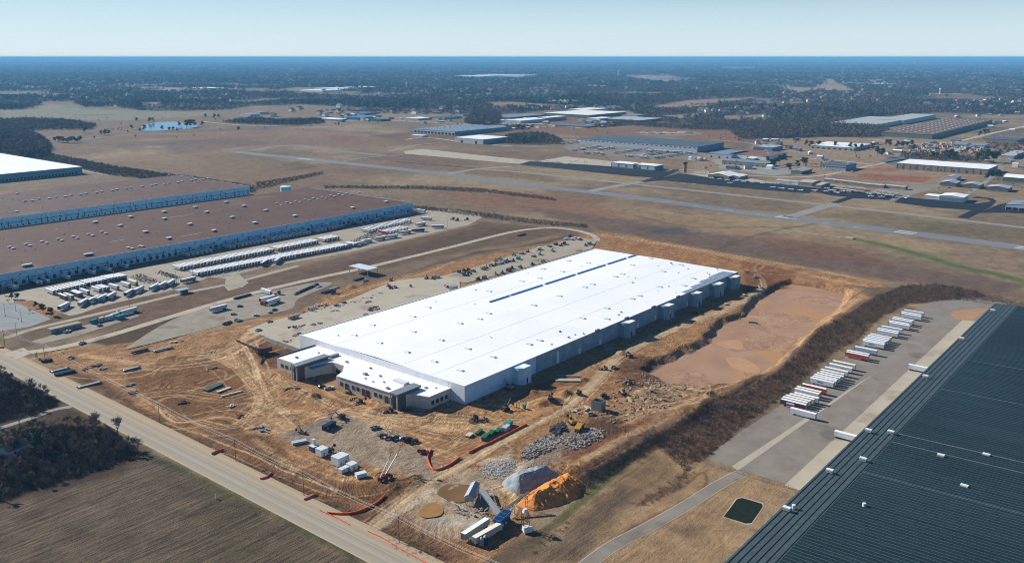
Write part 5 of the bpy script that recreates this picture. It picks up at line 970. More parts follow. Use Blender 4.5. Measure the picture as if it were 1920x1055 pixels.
rowof((694, 437), (770, 418), 14, rr(14), 'upper row at the right end of the left yard', 'trailers at the right end of the left yard', 0); rowof((726, 440), (762, 432), 7, ['red', 'white', 'white', 'white', 'white', 'white', 'white'], 'lower row at the right end of the left yard', 'trailers at the right end of the left yard', -2)
# --- trailers across the airfield
nn_ = 0
for (a, b_, k) in [((1074, 284), (1118, 276), 9), ((1122, 281), (1150, 278.5), 6), ((1152, 288), (1208, 280.5), 11), ((1210, 292), (1250, 286), 9), ((1232, 297), (1280, 290), 11), ((1180, 293), (1224, 297), 8), ((1096, 288), (1132, 289.5), 5), ((1210, 284), (1270, 287.5), 12), ((1280, 288), (1300, 290), 3), ((1058, 270), (1090, 267), 5)]:
    A_ = P(*a); B_ = P(*b_)
    for j in range(k):
        t = j/(k-1); nn_ += 1; c = rnd.choice(['white', 'white', 'pale_blue', 'cream']); 
        trailer((A_[0]+(B_[0]-A_[0])*t, A_[1]+(B_[1]-A_[1])*t), R(rnd.choice([0, 0, 180])+rnd.uniform(-2, 2)), c, f'small {cn(c)} trailer, {nth(nn_)} in the rows before the far dark-roofed warehouse', 'trailers in front of the dark-roofed warehouse', 0, .12)
for j in range(20):
    A_ = P(1200+j*5.2+rnd.uniform(-1, 1), 252.3-abs(j-9)*.12+rnd.choice([0, -1.5])); trailer(A_, R(rnd.uniform(80, 100)), 'cream', f'small pale trailer stored behind the dark-roofed warehouse, {nth(j+1)} from the left', 'trailers stored behind the dark-roofed warehouse', 0, .12)

# --- cars
def mk_car(c, kind='car'):
    def f():
        o = empty('pickup_truck' if kind == 'pickup' else 'parked_car', (0, 0, 0)); t = MB(); m = COLS[c]
        if kind == 'pickup':
            t.profile([(-2.8, .45), (2.8, .45), (2.85, .95), (2.7, 1.1), (1.2, 1.2), (-.6, 1.2), (-.6, .75), (-2.6, .75), (-2.7, 1.2), (-2.8, 1.2)], -.95, .95); t.box(-2.75, -.6, -.95, -.85, .7, 1.2); t.box(-2.75, -.6, .85, .95, .7, 1.2)
            b_ = kid(o, t.build('body', [m])); t = MB(); t.hexa([(-.6, -.9, 1.2), (1.25, -.9, 1.2), (1.25, .9, 1.2), (-.6, .9, 1.2)], [(-.45, -.75, 1.85), (.6, -.75, 1.85), (.6, .75, 1.85), (-.45, .75, 1.85)], m=0, mt=1); kid(o, t.build('cab', [glass, m])); wheels(o, (-1.8, 1.8), 1.95, .4)
        else:
            t.profile([(-2.25, .35), (2.25, .35), (2.3, .7), (2.1, .88), (1.1, .98), (-1.7, 1.0), (-2.25, .92)], -.9, .9); kid(o, t.build('body', [m]))
            t = MB(); t.hexa([(-1.85, -.84, .98), (1.1, -.84, .98), (1.1, .84, .98), (-1.85, .84, .98)], [(-1.3, -.66, 1.48), (.35, -.66, 1.48), (.35, .66, 1.48), (-1.3, .66, 1.48)], m=0, mt=1); kid(o, t.build('cabin', [glass, m])); wheels(o, (-1.4, 1.4), 1.85, .34, tw=.22)
        return o
    return f
def car(px, py, deg, c, lab, kind='car', grp=None, z=None, world=None):
    p = world or P(px, py); zz = max(gz(p), .12) if z is None else z
    return place(('car', c, kind), mk_car(c, kind), (*p, zz), R(deg), lab, 'pickup' if kind == 'pickup' else 'car', grp, s=1.12)
for i, (px, py, c, k) in enumerate([(717, 818, 'navy', 'car'), (727, 822, 'maroon', 'car'), (742, 823, 'navy', 'pickup'), (755, 823, 'silver', 'car'), (763, 825, 'dark_red', 'pickup'), (774, 829, 'black', 'pickup')]):
    car(px, py, -15+rnd.uniform(-12, 12), c, f'{cn(c)} {"pickup" if k == "pickup" else "car"}, {nth(i+1)} from the left in the curved line of cars', k, 'cars in a curved line on the gravel')
LIST = [(703, 803, -10, 'silver', 'silver pickup left of the curved line of cars', 'pickup'), (793, 849, -70, 'dark_red', 'dark red pickup beside the orange fence', 'pickup'), (593, 714, 60, 'black', 'dark car by the office entrance', 'car'), (603, 726, -10, 'black', 'dark car behind the white one outside the office', 'car'), (617, 729, -20, 'white', 'white pickup parked outside the office', 'pickup'),
        (154, 644, 30, 'white', 'white pickup on the dirt near the haul road', 'pickup'), (132, 671, 10, 'silver', 'silver car alone on the dirt by the road', 'car'), (126, 623, 15, 'white', 'white pickup in front of the blue-grey office trailer', 'pickup'), (187, 611, 20, 'silver', 'silver car beside the small trucks', 'car'),
        (176, 600, 10, 'black', 'black pickup left of the small trailers', 'pickup'), (450, 575, -30, 'blue', 'blue car on the gravel lot below the haul road', 'car'), (438, 590, -35, 'silver', 'silver car in the middle of the gravel lot', 'car'), (480, 592, -20, 'white', 'small white car on the gravel lot', 'car'), (506, 586, 20, 'white', 'white car at the right side of the gravel lot', 'car'),
        (515, 582, 5, 'navy', 'navy car next to the white one on the gravel lot', 'car'), (424, 608, 10, 'black', 'black pickup at the lower edge of the gravel lot', 'pickup'), (430, 605, 25, 'maroon', 'maroon car at the lower edge of the gravel lot', 'car'), (448, 602, 25, 'white', 'white pickup at the lower edge of the gravel lot', 'pickup'), (444, 601, 20, 'navy', 'navy car beside the white pickup on the lot edge', 'car'),
        (484, 620, 20, 'white', 'white pickup on the near corner of the concrete slab', 'pickup'), (685, 527, 10, 'pale_blue', 'pale blue pickup near the canopy', 'pickup'), (1108, 777, -35, 'silver', 'silver car beside the small concrete tower', 'car'), (1132, 744, 30, 'navy', 'navy pickup behind the small concrete tower', 'pickup'), (1237, 620, 20, 'black', 'dark car on the dirt road beside the basin', 'car'),
        (590, 578, 20, 'white', 'white pickup by the wall across the slab', 'pickup'), (645, 568, 15, 'silver', 'silver car on the far edge of the slab', 'car'), (630, 573, 10, 'silver', 'second silver car on the far edge of the slab', 'car'), (1415, 520, 0, 'white', 'small white truck beyond the far end of the warehouse', 'pickup'), (1425, 539, 35, 'white', 'white pickup at the top of the basin road', 'pickup'), (1395, 554, 30, 'white', 'white car halfway up the basin road', 'car'), (1361, 571, 30, 'white', 'white car on the lower basin road', 'car'), (686, 591, 15, 'silver', 'silver car beside the warehouse roof edge', 'car'),
        (1132, 742, 0, 'black', 'black car beside the navy pickup', 'car'), (1088, 450, 10, 'silver', 'silver truck at the far corner of the warehouse', 'pickup'), (1150, 690, 20, 'silver', 'pale truck in the shadow of the warehouse', 'pickup')]
for px, py, dg_, c, lab, k in LIST: car(px, py, dg_, c, lab, k)
for j in range(14):
    px = 553+j*3.2; py = 552-j*1.4; car(px, py, 70, rnd.choice(['black', 'navy', 'navy', 'silver']), f'dark car, {nth(j+1)} from the left in the row above the dirt', 'car', 'row of dark cars beside the gravel lot')
for j, q in enumerate([(1546, 318), (1552, 319), (1556, 317.5), (1561, 320), (1567, 320.5), (1572, 321.5), (1578, 323), (1598, 322), (1604, 319), (1601, 315), (1480, 328), (1545, 330), (1400, 341), (1412, 343), (1330, 324), (1322, 325), (1380, 312), (1700, 349), (1780, 353), (1820, 358), (1870, 360), (1345, 311), (1385, 315)]): car(*q, rnd.uniform(0, 180), rnd.choice(['white', 'silver', 'white', 'navy']), f'small parked car near the airfield buildings, {nth(j+1)} in the scatter', 'car', 'cars by the airfield buildings', z=.4)

# --- aircraft
def mk_plane():
    o = empty('small_airplane', (0, 0, 0)); m = COLS['white']; t = MB()
    for (xa, ra), (xb, rb) in zip([(3.6, .25), (3.0, .55), (1, .65), (-1, .55)], [(3.0, .55), (1, .65), (-1, .55), (-4, .18)]): t.tube((xa, 0, 1.3), (xb, 0, 1.3+(.15 if xb < -3 else 0)), ra, rb, n=8, cap=xa > 3.5)
    kid(o, t.build('fuselage', [m])); t = MB(); t.box(-.2, 1.4, -5.5, 5.5, 1.85, 2.0); kid(o, t.build('wing', [m])); t = MB(); t.box(-4.1, -3.2, -1.8, 1.8, 1.4, 1.5); kid(o, t.build('tailplane', [m]))
    t = MB(); t.profile([(-4.2, 1.4), (-3.0, 1.4), (-3.9, 3.0), (-4.3, 3.0)], -.06, .06); kid(o, t.build('fin', [m])); wheels(o, (.3,), 2.0, .25, 'wheel', .15); t = MB(); t.box(1.1, 2.2, -.5, .5, 1.6, 2.0); kid(o, t.build('windscreen', [glass])); return o
PL = [(1026, 302.5, 90), (1036, 303.5, 80), (1046, 305, 100), (1061, 308.8, 90), (1070, 303, 90), (1080, 302.5, 90), (1096, 304, 90), (1020, 305.5, 90), (1334, 336, 90), (1349, 337.5, 90), (1363, 339.5, 90), (1378, 341, 90), (1393, 342.5, 90), (1410, 344, 90), (1368, 345, 90), (1429, 345.5, 90),
      (1449, 353, 70), (1466, 355, 60), (1483, 357, 70), (1501, 358.5, 60), (1527, 359, 60), (1549, 360.5, 70), (1569, 363, 60), (1550, 355, 80), (1580, 360, 60), (1591, 361, 70), (1632, 370, 80), (1652, 371, 80), (1629, 365, 60), (1654, 367, 60), (1697, 373, 30), (1702, 370, 30), (1456, 345, 80), (1490, 348, 80)]
for i, (a, c, d) in enumerate(PL): place('plane', mk_plane, (*P(a, c), .36), R(d+rnd.uniform(-8, 8)), f'small white airplane on the dark apron, {nth(i+1)} from the left', 'airplane', 'small airplanes on the aprons', s=1.15)

# --- machines on the site
def tracks(o, L_, w, h=.9):
    for s in (-1, 1):
        t = MB(); t.profile([(-L_/2+.3, 0), (L_/2-.3, 0), (L_/2, h*.5), (L_/2-.3, h), (-L_/2+.3, h), (-L_/2, h*.5)], s*w/2-.3, s*w/2+.3); kid(o, t.build('track', [tyre]))
def mk_exc(c, reach=1.):
    def f():
        o = empty('excavator', (0, 0, 0)); tracks(o, 4.4, 2.8); t = MB(); t.box(-2.4, 1.2, -1.35, 1.35, 1.0, 2.1, tx=.1, ty=.05); kid(o, t.build('body', [COLS[c]])); t = MB(); t.box(-.1, 1.3, .3, 1.3, 2.1, 3.2, tx=.1); kid(o, t.build('cab', [glass]))
        t = MB(); t.tube((1, -.3, 1.9), (4.2*reach, -.3, 5.0), .38, .3); kid(o, t.build('boom', [COLS[c]])); t = MB(); t.tube((4.2*reach, -.3, 5.0), (6.6*reach, -.3, 2.2), .28, .2); a = kid(o, t.build('stick', [COLS[c]])); t = MB(); t.profile([(6.1*reach, .7), (7.0*reach, .9), (6.9*reach, 2.2), (6.3*reach, 2.3)], -.9, .3); kid(a, t.build('bucket', [rim])); return o
    return f
def mk_loader(c):
    def f():
        o = empty('wheel_loader', (0, 0, 0)); wheels(o, (-1.4, 1.5), 2.5, .75, tw=.55); t = MB(); t.box(-2.6, .2, -.9, .9, .9, 2.1, tx=.1, ty=.05); t.box(.2, 2.2, -.5, .5, .8, 1.4); kid(o, t.build('body', [COLS[c]])); t = MB(); t.box(-.9, .5, -.7, .7, 2.1, 3.2, tx=.1, ty=.1); kid(o, t.build('cab', [glass]))
        t = MB(); t.tube((1.4, -.5, 1.6), (3.4, -.5, .9), .16); t.tube((1.4, .5, 1.6), (3.4, .5, .9), .16); kid(o, t.build('lift_arm', [COLS[c]])); t = MB(); t.profile([(3.3, .1), (4.5, .1), (3.4, 1.3), (3.2, 1.2)], -1.3, 1.3); kid(o, t.build('bucket', [rim])); return o
    return f
def mk_dozer(c):
    def f():
        o = empty('bulldozer', (0, 0, 0)); tracks(o, 3.8, 2.4, 1.0); t = MB(); t.box(-1.4, 2.0, -.8, .8, .9, 1.9, tx=.1); kid(o, t.build('body', [COLS[c]])); t = MB(); t.box(-1.3, .2, -.75, .75, 1.9, 3.0, tx=.15); kid(o, t.build('cab', [glass])); t = MB(); t.box(2.5, 2.75, -1.8, 1.8, .1, 1.3); kid(o, t.build('blade', [COLS[c]]))
        t = MB(); t.tube((.6, 1.3, .6), (2.5, 1.3, .5), .14); t.tube((.6, -1.3, .6), (2.5, -1.3, .5), .14); kid(o, t.build('push_arm', [rim])); return o
    return f
def mk_lift(h=1.0):
    def f():
        o = empty('boom_lift', (0, 0, 0)); wheels(o, (-1.6, 1.6), 2.5, .55, tw=.4); t = MB(); t.box(-2.2, 2.2, -.9, .9, .7, 1.3); kid(o, t.build('chassis', [COLS['dark_red']])); t = MB(); t.box(-2.3, .6, -1.1, 1.1, 1.3, 2.3, tx=.1); kid(o, t.build('turntable', [COLS['dark_red']]))
        t = MB(); t.tube((-1.2, 0, 2.3), (7*h, 0, 9.2*h), .33, .28); bo = kid(o, t.build('lower_boom', [COLS['cream']])); t = MB(); t.tube((7*h, 0, 9.2*h), (9.6*h, 0, 12.4*h), .24, .2); kid(o, t.build('upper_boom', [M('orange_red', (.42, .12, .05), .5, .1)]))
        t = MB(); t.box(9.3*h, 10.6*h, -1.2, 1.2, 12.4*h, 12.6*h); 
        for s in ((9.3*h, -1.2), (10.6*h, -1.2), (9.3*h, 1.2), (10.6*h, 1.2)): t.box(s[0]-.06, s[0]+.06, s[1]-.06, s[1]+.06, 12.5*h, 13.6*h)
        t.box(9.3*h, 10.6*h, -1.25, -1.15, 13.4*h, 13.6*h); t.box(9.3*h, 10.6*h, 1.15, 1.25, 13.4*h, 13.6*h); kid(o, t.build('basket', [MATS['orange_red']])); return o
    return f
def mk_crane():
    o = empty('crawler_crane', (0, 0, 0)); tracks(o, 6, 4.2, 1.1); t = MB(); t.box(-3.5, 2.5, -1.6, 1.6, 1.3, 3.4, tx=.2); kid(o, t.build('body', [COLS['dark_red']])); t = MB(); t.box(1.5, 3.0, .5, 1.7, 1.4, 3.6, tx=.15); kid(o, t.build('cab', [glass])); t = MB(); t.box(-4.6, -3.4, -1.7, 1.7, 1.2, 3.6); kid(o, t.build('counterweight', [rim]))
    t = MB(); a = Vector((2, 0, 2.2)); b_ = Vector((13, 0, 9.5)); n_ = 10; off = [Vector((0, s, u)) for s in (-.6, .6) for u in (-.5, .5)]
    for q in off: t.tube(a+q, b_+q*.5, .2, n=4)
    for k in range(n_):
        p = a.lerp(b_, k/n_); q = a.lerp(b_, (k+1)/n_)
        for i in range(4): t.tube(p+off[i], q+off[(i+1) % 4]*.95, .12, n=3)
    kid(o, t.build('lattice_boom', [COLS['dark_red']])); return o
def mk_tele(c):
    def f():
        o = empty('telehandler', (0, 0, 0)); wheels(o, (-1.7, 1.7), 2.4, .65, tw=.45); t = MB(); t.box(-2.6, 2.3, -.8, .8, .8, 1.6, tx=.1); kid(o, t.build('body', [COLS[c]])); t = MB(); t.box(-.9, .6, .2, 1.1, 1.5, 2.7, tx=.1); kid(o, t.build('cab', [glass])); t = MB(); t.tube((-2.4, -.4, 2.1), (4.6, -.4, 2.7), .3, .24); bo = kid(o, t.build('boom', [COLS[c]]))
        t = MB(); t.box(4.6, 4.8, -1.0, .3, 1.2, 2.7); t.box(4.8, 5.9, -.9, -.7, 1.2, 1.3); t.box(4.8, 5.9, -.1, .1, 1.2, 1.3); kid(bo, t.build('fork', [rim])); return o
    return f
def mk_dump(c):
    def f():
        o = empty('dump_truck', (0, 0, 0)); wheels(o, (-3, -1.4, 3.2), 3.0, .85, tw=.6); t = MB(); t.box(-4, 4.5, -.8, .8, 1, 1.6); t.box(2.9, 5.0, -1.2, 1.2, 1.3, 2.2, tx=.15); kid(o, t.build('chassis', [COLS[c]])); t = MB(); t.box(1.9, 3.3, -.9, .9, 1.6, 3.2, tx=.1); kid(o, t.build('cab', [glass])); t = MB(); t.hexa([(-4.6, -1.1, 1.7), (1.7, -1.1, 1.7), (1.7, 1.1, 1.7), (-4.6, 1.1, 1.7)], [(-5.2, -1.6, 3.0), (1.9, -1.6, 3.4), (1.9, 1.6, 3.4), (-5.2, 1.6, 3.0)]); kid(o, t.build('dump_body', [COLS[c]])); return o
    return f
def mach(key, mk, px, py, deg, lab, cat, s=1.): p = P(px, py); return place(key, mk, (*p, max(gz(p), 0)), R(deg), lab, cat, None, s)
mach('exc_black', mk_exc('brown'), 948, 768, 5, 'dark excavator with its arm stretched out on the dirt near the white warehouse', 'excavator', 1.15)
mach('exc_y', mk_exc('yellow'), 1073, 793, 60, 'yellow excavator standing above the rubble heap', 'excavator', 1.2); mach('exc_t', mk_exc('tan'), 955, 729, 80, 'excavator working in the shadow against the white wall', 'excavator', 1.3)
mach('exc_y', None, 1393, 593, 200, 'yellow excavator on the edge of the muddy basin', 'excavator', 1.1); mach('exc_black', None, 1032, 754, 30, 'dark machine on the small dirt heap', 'excavator', .95)
mach('exc_y', None, 568, 812, 100, 'small excavator at the corner of the gravel pad', 'excavator', .8); mach('exc_r', mk_exc('dark_red'), 640, 783, 170, 'dark red excavator beside the gravel car lot', 'excavator', 1.0)
mach('load_r', mk_loader('dark_red'), 890, 787, 190, 'dark red loader driving over the open dirt', 'loader', 1.1); mach('load_r', None, 674, 755, 180, 'red loader in front of the office windows', 'loader', .9); mach('load_r', None, 730, 772, 150, 'red loader by the corner entrance', 'loader', 1.0)
mach('load_t', mk_loader('tan'), 908, 787, 10, 'small tan loader right of the dark red one', 'loader', .65); mach('load_r', None, 1303, 587, 100, 'red loader at the edge of the warehouse shadow', 'loader', 1.0); mach('load_t', None, 1133, 693, 120, 'tan loader on the slope beside the dirt road', 'loader', 1.0)
mach('load_t', None, 1178, 668, 30, 'tan loader at the bend of the basin road', 'loader', 1.2); mach('doz', mk_dozer('tan'), 1168, 738, 60, 'bulldozer behind the concrete tower', 'bulldozer', 1.1); mach('doz', None, 1085, 740, 20, 'bulldozer on the pad edge, beside the road', 'bulldozer', .9); mach('doz', None, 1180, 718, 100, 'bulldozer facing the rutted ground', 'bulldozer', 1.0); mach('doz', None, 840-185, 738, 100, 'bulldozer by the heap in front of the office', 'bulldozer', .8)
mach('dump', mk_dump('yellow'), 1086, 806, 20, 'yellow dump truck parked beside the rubble heap', 'dump truck', 1.1); mach('crane', mk_crane, 493, 663, 160, 'dark red crawler crane left of the office block', 'crane', 1.4); mach('tele_r', mk_tele('dark_red'), 733, 536-10, 30, 'dark red telehandler behind the warehouse', 'telehandler', .9)
mach('lift', mk_lift(), 716, 900, 12, 'red boom lift with its pale boom raised, left of the pair', 'boom lift', .95); mach('lift', None, 727, 895, 4, 'red boom lift with its pale boom raised, right of the pair', 'boom lift', 1.12)
mach('tele_b', mk_tele('navy'), 620, 848, 30, 'dark telehandler beside the white tanks', 'telehandler', 1.1); mach('tele_r', None, 870, 507+8, 20, 'red telehandler near the far wall of the slab', 'telehandler', .9)
for i, (px, py, k, lab) in enumerate([(733, 541, 'tele_r', 'dark red machine, left of the cluster behind the warehouse'), (728, 537, 'load_t', 'tan machine in the cluster behind the warehouse'), (742, 540, 'doz', 'bulldozer in the cluster behind the warehouse'), (1000-160, 540, 'tele_r', 'red machine beside the grey shed at the roof edge')]): mach(k, None, px, py, 30*i, lab, 'machine', .9)
# --- containers, tanks, stacks
def boxthing(name, px, py, deg, dims, mats, lab, cat, top=None, parts=None, z=None):
    p = P(px, py); zz = max(gz(p), 0.) if z is None else z; o = empty(name, (*p, zz), R(deg)); tag(o, lab, cat); t = MB(); a, b_, h = dims; t.box(-a/2, a/2, -b_/2, b_/2, .15, h, m=0); kid(o, t.build('shell', [mats])); t = MB(); t.box(-a/2-.08, a/2+.08, -b_/2-.08, b_/2+.08, h, h+.14); kid(o, t.build('lid' if h < 2 else 'roof', [top or mats]))
    if h > 2.3:
        for k in range(int(a//3.2)): x = -a/2+1.4+k*3.2; t = MB(); t.box(x, x+1.1, -b_/2-.06, -b_/2, 1.0 if k % 2 else .2, 2.1); kid(o, t.build('window' if k % 2 else 'door', [blk if k % 2 else COLS['silver']]))
    for s in (-1, 1): t = MB(); t.box(s*(a/2-.8)-.25, s*(a/2-.8)+.25, -b_/2+.1, b_/2-.1, -.3, .15); kid(o, t.build('skid', [rim]))
    return o
boxthing('office_trailer', 122, 618, 0, (24, 6.5, 3.6), COLS['grey'], 'long grey office trailer by the access road', 'office trailer', COLS['tan']); boxthing('container', 550, 597, 2, (9.5, 2.6, 2.8), COLS['tan'], 'tan container on the near part of the concrete slab', 'container')
boxthing('office_trailer', 617, 802, 10, (9, 3, 2.8), COLS['navy'], 'dark blue container beside the gravel lot', 'container'); boxthing('office_trailer', 561, 830, -22, (8, 3, 1.2), COLS['pale_blue'], 'pale flat trailer bed at the left of the pad', 'flatbed')
boxthing('container', 638, 868, 0, (7.4, 6, 4.6), WH, 'largest white tank box in the line beside the road', 'tank box'); boxthing('tank_box', 660, 879, 0, (4.4, 4.2, 3.4), WH, 'white box, second in size, right of the largest', 'tank box'); boxthing('tank_box', 649, 882, 0, (3.4, 3, 2.4), WH, 'small white box between the two bigger ones', 'tank box'); boxthing('tank_box', 642, 884, 0, (3.4, 3, 2.0), WH, 'small white box nearest the wires', 'tank box')
boxthing('tank_box', 677, 893, -20, (5.5, 3.2, 2.2), WH, 'white box left of the boom lifts', 'tank box'); boxthing('tank_box', 604, 852, 0, (5, 5, 4), WH, 'white hopper box left of the dark telehandler', 'tank box'); boxthing('tank_box', 589, 844, 0, (4, 4, 3), COLS['blue'], 'blue and white box at the left end of the line', 'tank box', WH); boxthing('silo_box', 589, 842, 0, (1.6, 1.6, 6), WH, 'narrow white silo on the blue box', 'silo')
boxthing('skip', 910, 822, 20, (6, 2.6, 2.0), COLS['green'], 'green skip, nearest of the row along the orange fence', 'skip'); boxthing('skip', 921, 815, 20, (6, 2.6, 2.0), COLS['green'], 'green skip, second of the row along the orange fence', 'skip'); boxthing('skip', 934, 810, 20, (6, 2.4, 1.8), COLS['green'], 'green skip, third of the row along the orange fence', 'skip')
boxthing('skip', 949, 805, 15, (6, 2.6, 2.2), COLS['pale_blue'], 'pale blue container, fourth of the row along the fence', 'container'); boxthing('skip', 954, 797, 15, (6, 2.6, 2.2), COLS['teal'], 'teal container, last of the row along the fence', 'container'); boxthing('pipe_crate', 898, 810, 15, (7, 1.8, .7), COLS['green'], 'flat green pallet of pipes behind the skips', 'pallet')
boxthing('pipe_crate', 880, 816, 15, (5, 3, .8), COLS['cream'], 'heap of white bagged goods left of the green pallet', 'pallet'); boxthing('toilet', 983, 765, 0, (1.6, 1.6, 2.4), COLS['teal'], 'turquoise portable toilet beside the dirt heap', 'portable toilet'); boxthing('toilet', 840, 762, 0, (1.5, 1.5, 2.4), COLS['teal'], 'white and green portable toilet in the office shadow', 'portable toilet'); boxthing('toilet', 770, 538, 0, (1.6, 1.6, 2.4), COLS['green'], 'green portable toilet near the slab', 'portable toilet')
boxthing('green_box', 400, 726, 12, (14, 4, .6), COLS['green'], 'long green tarpaulin stack on the open dirt', 'stack', M('dark_tarp', (.03, .07, .07), .6, .2)); boxthing('pipe_pile', 420, 731, 5, (10, 2, .5), COLS['cream'], 'pale timber pile beside the green stack', 'pile'); boxthing('pipe_pile', 435, 738, -10, (14, 1.2, .5), COLS['cream'], 'line of pale boards at the pad edge', 'pile')
boxthing('shed', 850, 543, 0, (7, 5, 3.6), COLS['grey'], 'grey shed at the left roof edge of the warehouse', 'shed'); boxthing('footing', 1065, 713, -52, (17, 4.4, .5), conc, 'long pale concrete footing in the dirt', 'footing'); boxthing('footing', 1066, 705, -52, (15, 1.2, .4), conc, 'thin second concrete footing behind the long one', 'footing'); boxthing('footing', 1140, 655, 0, (9, 5, .3), carpk, 'bluish slab in the warehouse shadow', 'slab')
for i, (px, py, c, lab) in enumerate([(178, 605, 'teal', 'small teal box truck by the access road'), (190, 602, 'cream', 'cream caravan trailer next to the teal truck'), (203, 599, 'white', 'white box trailer in the middle of the small trucks'), (216, 594, 'white', 'white box truck, right of the group'), (226, 598, 'teal', 'dark teal van right of the box truck')]): boxthing('box_truck', px, py, 8, (7.5, 2.6, 3.2), COLS[c], lab, 'truck')
for i, (px, py, L_, c, lab) in enumerate([(545-20, 567-20+1, 15, 'white', 'white semi-trailer with a red tractor, farthest of three by the haul road')]): pass
for j, (a, b_, lab) in enumerate([((488, 568), (525, 558), 'white semi-trailer, middle of the three beside the gravel lot'), ((500, 573), (532, 562), 'white semi-trailer with red nose, nearest of the three on the gravel lot'), ((491, 548), (515, 556), 'white semi-trailer turned sideways, farthest of the three on the gravel lot')]):
    A_ = P(*a); B_ = P(*b_); trailer(A_, ang(A_, B_), 'white', lab, None, 2, .15)
def mk_tractor(c):
    def f():
        o = empty('tractor_unit', (0, 0, 0)); wheels(o, (-2.2, -1.0, 2.2), 2.4, .5, tw=.35); t = MB(); t.box(-3, 3, -.5, .5, .7, 1.1); kid(o, t.build('chassis', [rim])); t = MB(); t.box(.2, 3.1, -1.2, 1.2, .8, 3.5, tx=.1, ty=.05); kid(o, t.build('cab', [COLS[c]])); t = MB(); t.box(3.0, 3.14, -1, 1, 2.1, 3.1); kid(o, t.build('windscreen', [glass])); return o
    return f
for px, py, dg_, c, lab in [(520, 552, -40, 'maroon', 'maroon tractor unit in front of the sideways trailer'), (495, 571, 190, 'red', 'red tractor unit between two white trailers'), (624, 550, 10, 'dark_red', 'dark red tractor beside the dark containers'), (848, 412, -60, 'black', 'black tractor unit at the far end of the left yard'), (857, 410+4, 10, 'dark_red', 'dark red tractor unit near the yard corner'), (874, 413, -20, 'navy', 'navy tractor unit at the yard corner')]: mach(('tractor', c), mk_tractor(c), px, py, dg_, lab, 'truck')
# timber and pallet stacks, dark flatbed loads
for i, (px, py, L_, W2, c, lab) in enumerate([(455, 557, 20, 3, 'black', 'long stack of dark pipes beside the haul road'), (978, 441, 17, 3, 'black', 'dark loaded flatbed on the haul road bend'), (672, 524, 14, 3.5, 'brown', 'dark timber stack under the canopy edge'), (612, 548, 12, 4, 'navy', 'dark blue container next to the sandy heap'), (625, 541, 12, 4, 'grey', 'grey flat deck beside the sandy heap'), (598, 538, 8, 3, 'grey', 'small grey deck right of the cars'), (240-20, 585, 4, 2, 'tan', 'tan pallet by the trailer'),
      (112, 700-6, 13, 3.4, 'silver', 'rounded silver pipe load at the roadside'), (122, 700, 14, 5, 'black', 'dark heap of scrap at the roadside'), (168, 722, 16, 3, 'grey', 'bundles of grey pipes lying on the verge'), (246, 692, 13, 3, 'grey', 'row of grey pipe bundles on the dirt'), (305, 655, 16, 3, 'grey', 'grey pipe bundle at the old ditch'), (262, 659, 14, 2.5, 'brown', 'rusty pipe bundle at the old ditch'), (88, 677, 8, 4, 'black', 'dark timber heap below the first utility pole')]):
    p = P(px, py); o = empty('stack', (*p, max(gz(p), .1)), R(5 if i < 7 else -4)); tag(o, lab, 'stack'); rr_ = random.Random(i)
    for k in range(6):
        t = MB(); y = -W2/2+W2*(k+.5)/6; t.tube((-L_/2+rr_.uniform(0, 1.5), y, .4+.1*(k % 3)), (L_/2-rr_.uniform(0, 1.5), y, .4+.1*(k % 2)), W2/9, n=6); kid(o, t.build('bundle', [COLS[c]]))
    t = MB(); t.box(-L_/2+1, L_/2-1, -W2/2, W2/2, .7, 1.5 if c in ('black', 'brown', 'navy') else .9, tx=.3, ty=.2); kid(o, t.build('top_layer', [COLS[c]]))
# equipment along the paved strip behind the warehouse
EQ = [(861, 511, 'green'), (870, 509, 'green'), (878, 507, 'yellow'), (888, 510, 'tan'), (905, 505, 'tan'), (912, 503, 'grey'), (920, 499, 'tan'), (929, 497, 'yellow'), (938, 495, 'grey'), (946, 493, 'grey'), (951, 491, 'black'), (962, 490, 'teal'), (972, 486, 'teal'), (938, 487, 'silver'), (929, 489, 'tan'), (963, 479, 'grey'), (978, 476, 'silver'), (990, 473, 'tan'), (1012, 478, 'teal'), (1010, 468, 'white'), (1000, 481, 'tan'), (1030, 463, 'green'), (1042, 459, 'dark_blue'), (1052, 461, 'silver'), (1058, 458, 'navy'), (1036, 471, 'teal'), (1062, 449, 'pale_blue'), (1072, 450, 'white'), (1078, 447, 'cream'), (1085, 449, 'cream'), (1068, 444, 'navy'), (1098, 461, 'maroon'), (1105, 458, 'grey'), (1018, 491, 'tan'), (998, 497, 'brown'), (976, 502, 'brown'), (954, 508, 'brown'), (960, 504, 'maroon'), (942, 512, 'teal'), (930, 515, 'tan'), (908, 522, 'brown'), (897, 524, 'black'), (880, 514, 'maroon'), (872, 517, 'dark_red'), (820, 521, 'grey'), (812, 523, 'brown'), (800, 522, 'grey')]
KD = [('tele', mk_tele, 'telehandler'), ('load', mk_loader, 'loader'), ('doz', mk_dozer, 'bulldozer')]
for i, (px, py, c) in enumerate(EQ):
    if c in ('white', 'pale_blue', 'dark_blue', 'cream') or i % 4 == 0: boxthing('site_container', px, py, rnd.uniform(-10, 20), (rnd.uniform(4, 8), 2.5, rnd.uniform(1.6, 2.8)), COLS[c], f'{cn(c)} container, {nth(i+1)} in the line of equipment behind the warehouse', 'container', z=.2)
    else:
        k = KD[i % 3]; o = place((k[0], c), k[1](c), (*P(px, py), .2), rnd.uniform(0, 6), f'{cn(c)} {k[2]}, {nth(i+1)} in the line of equipment behind the warehouse', k[2], None, 1.0)
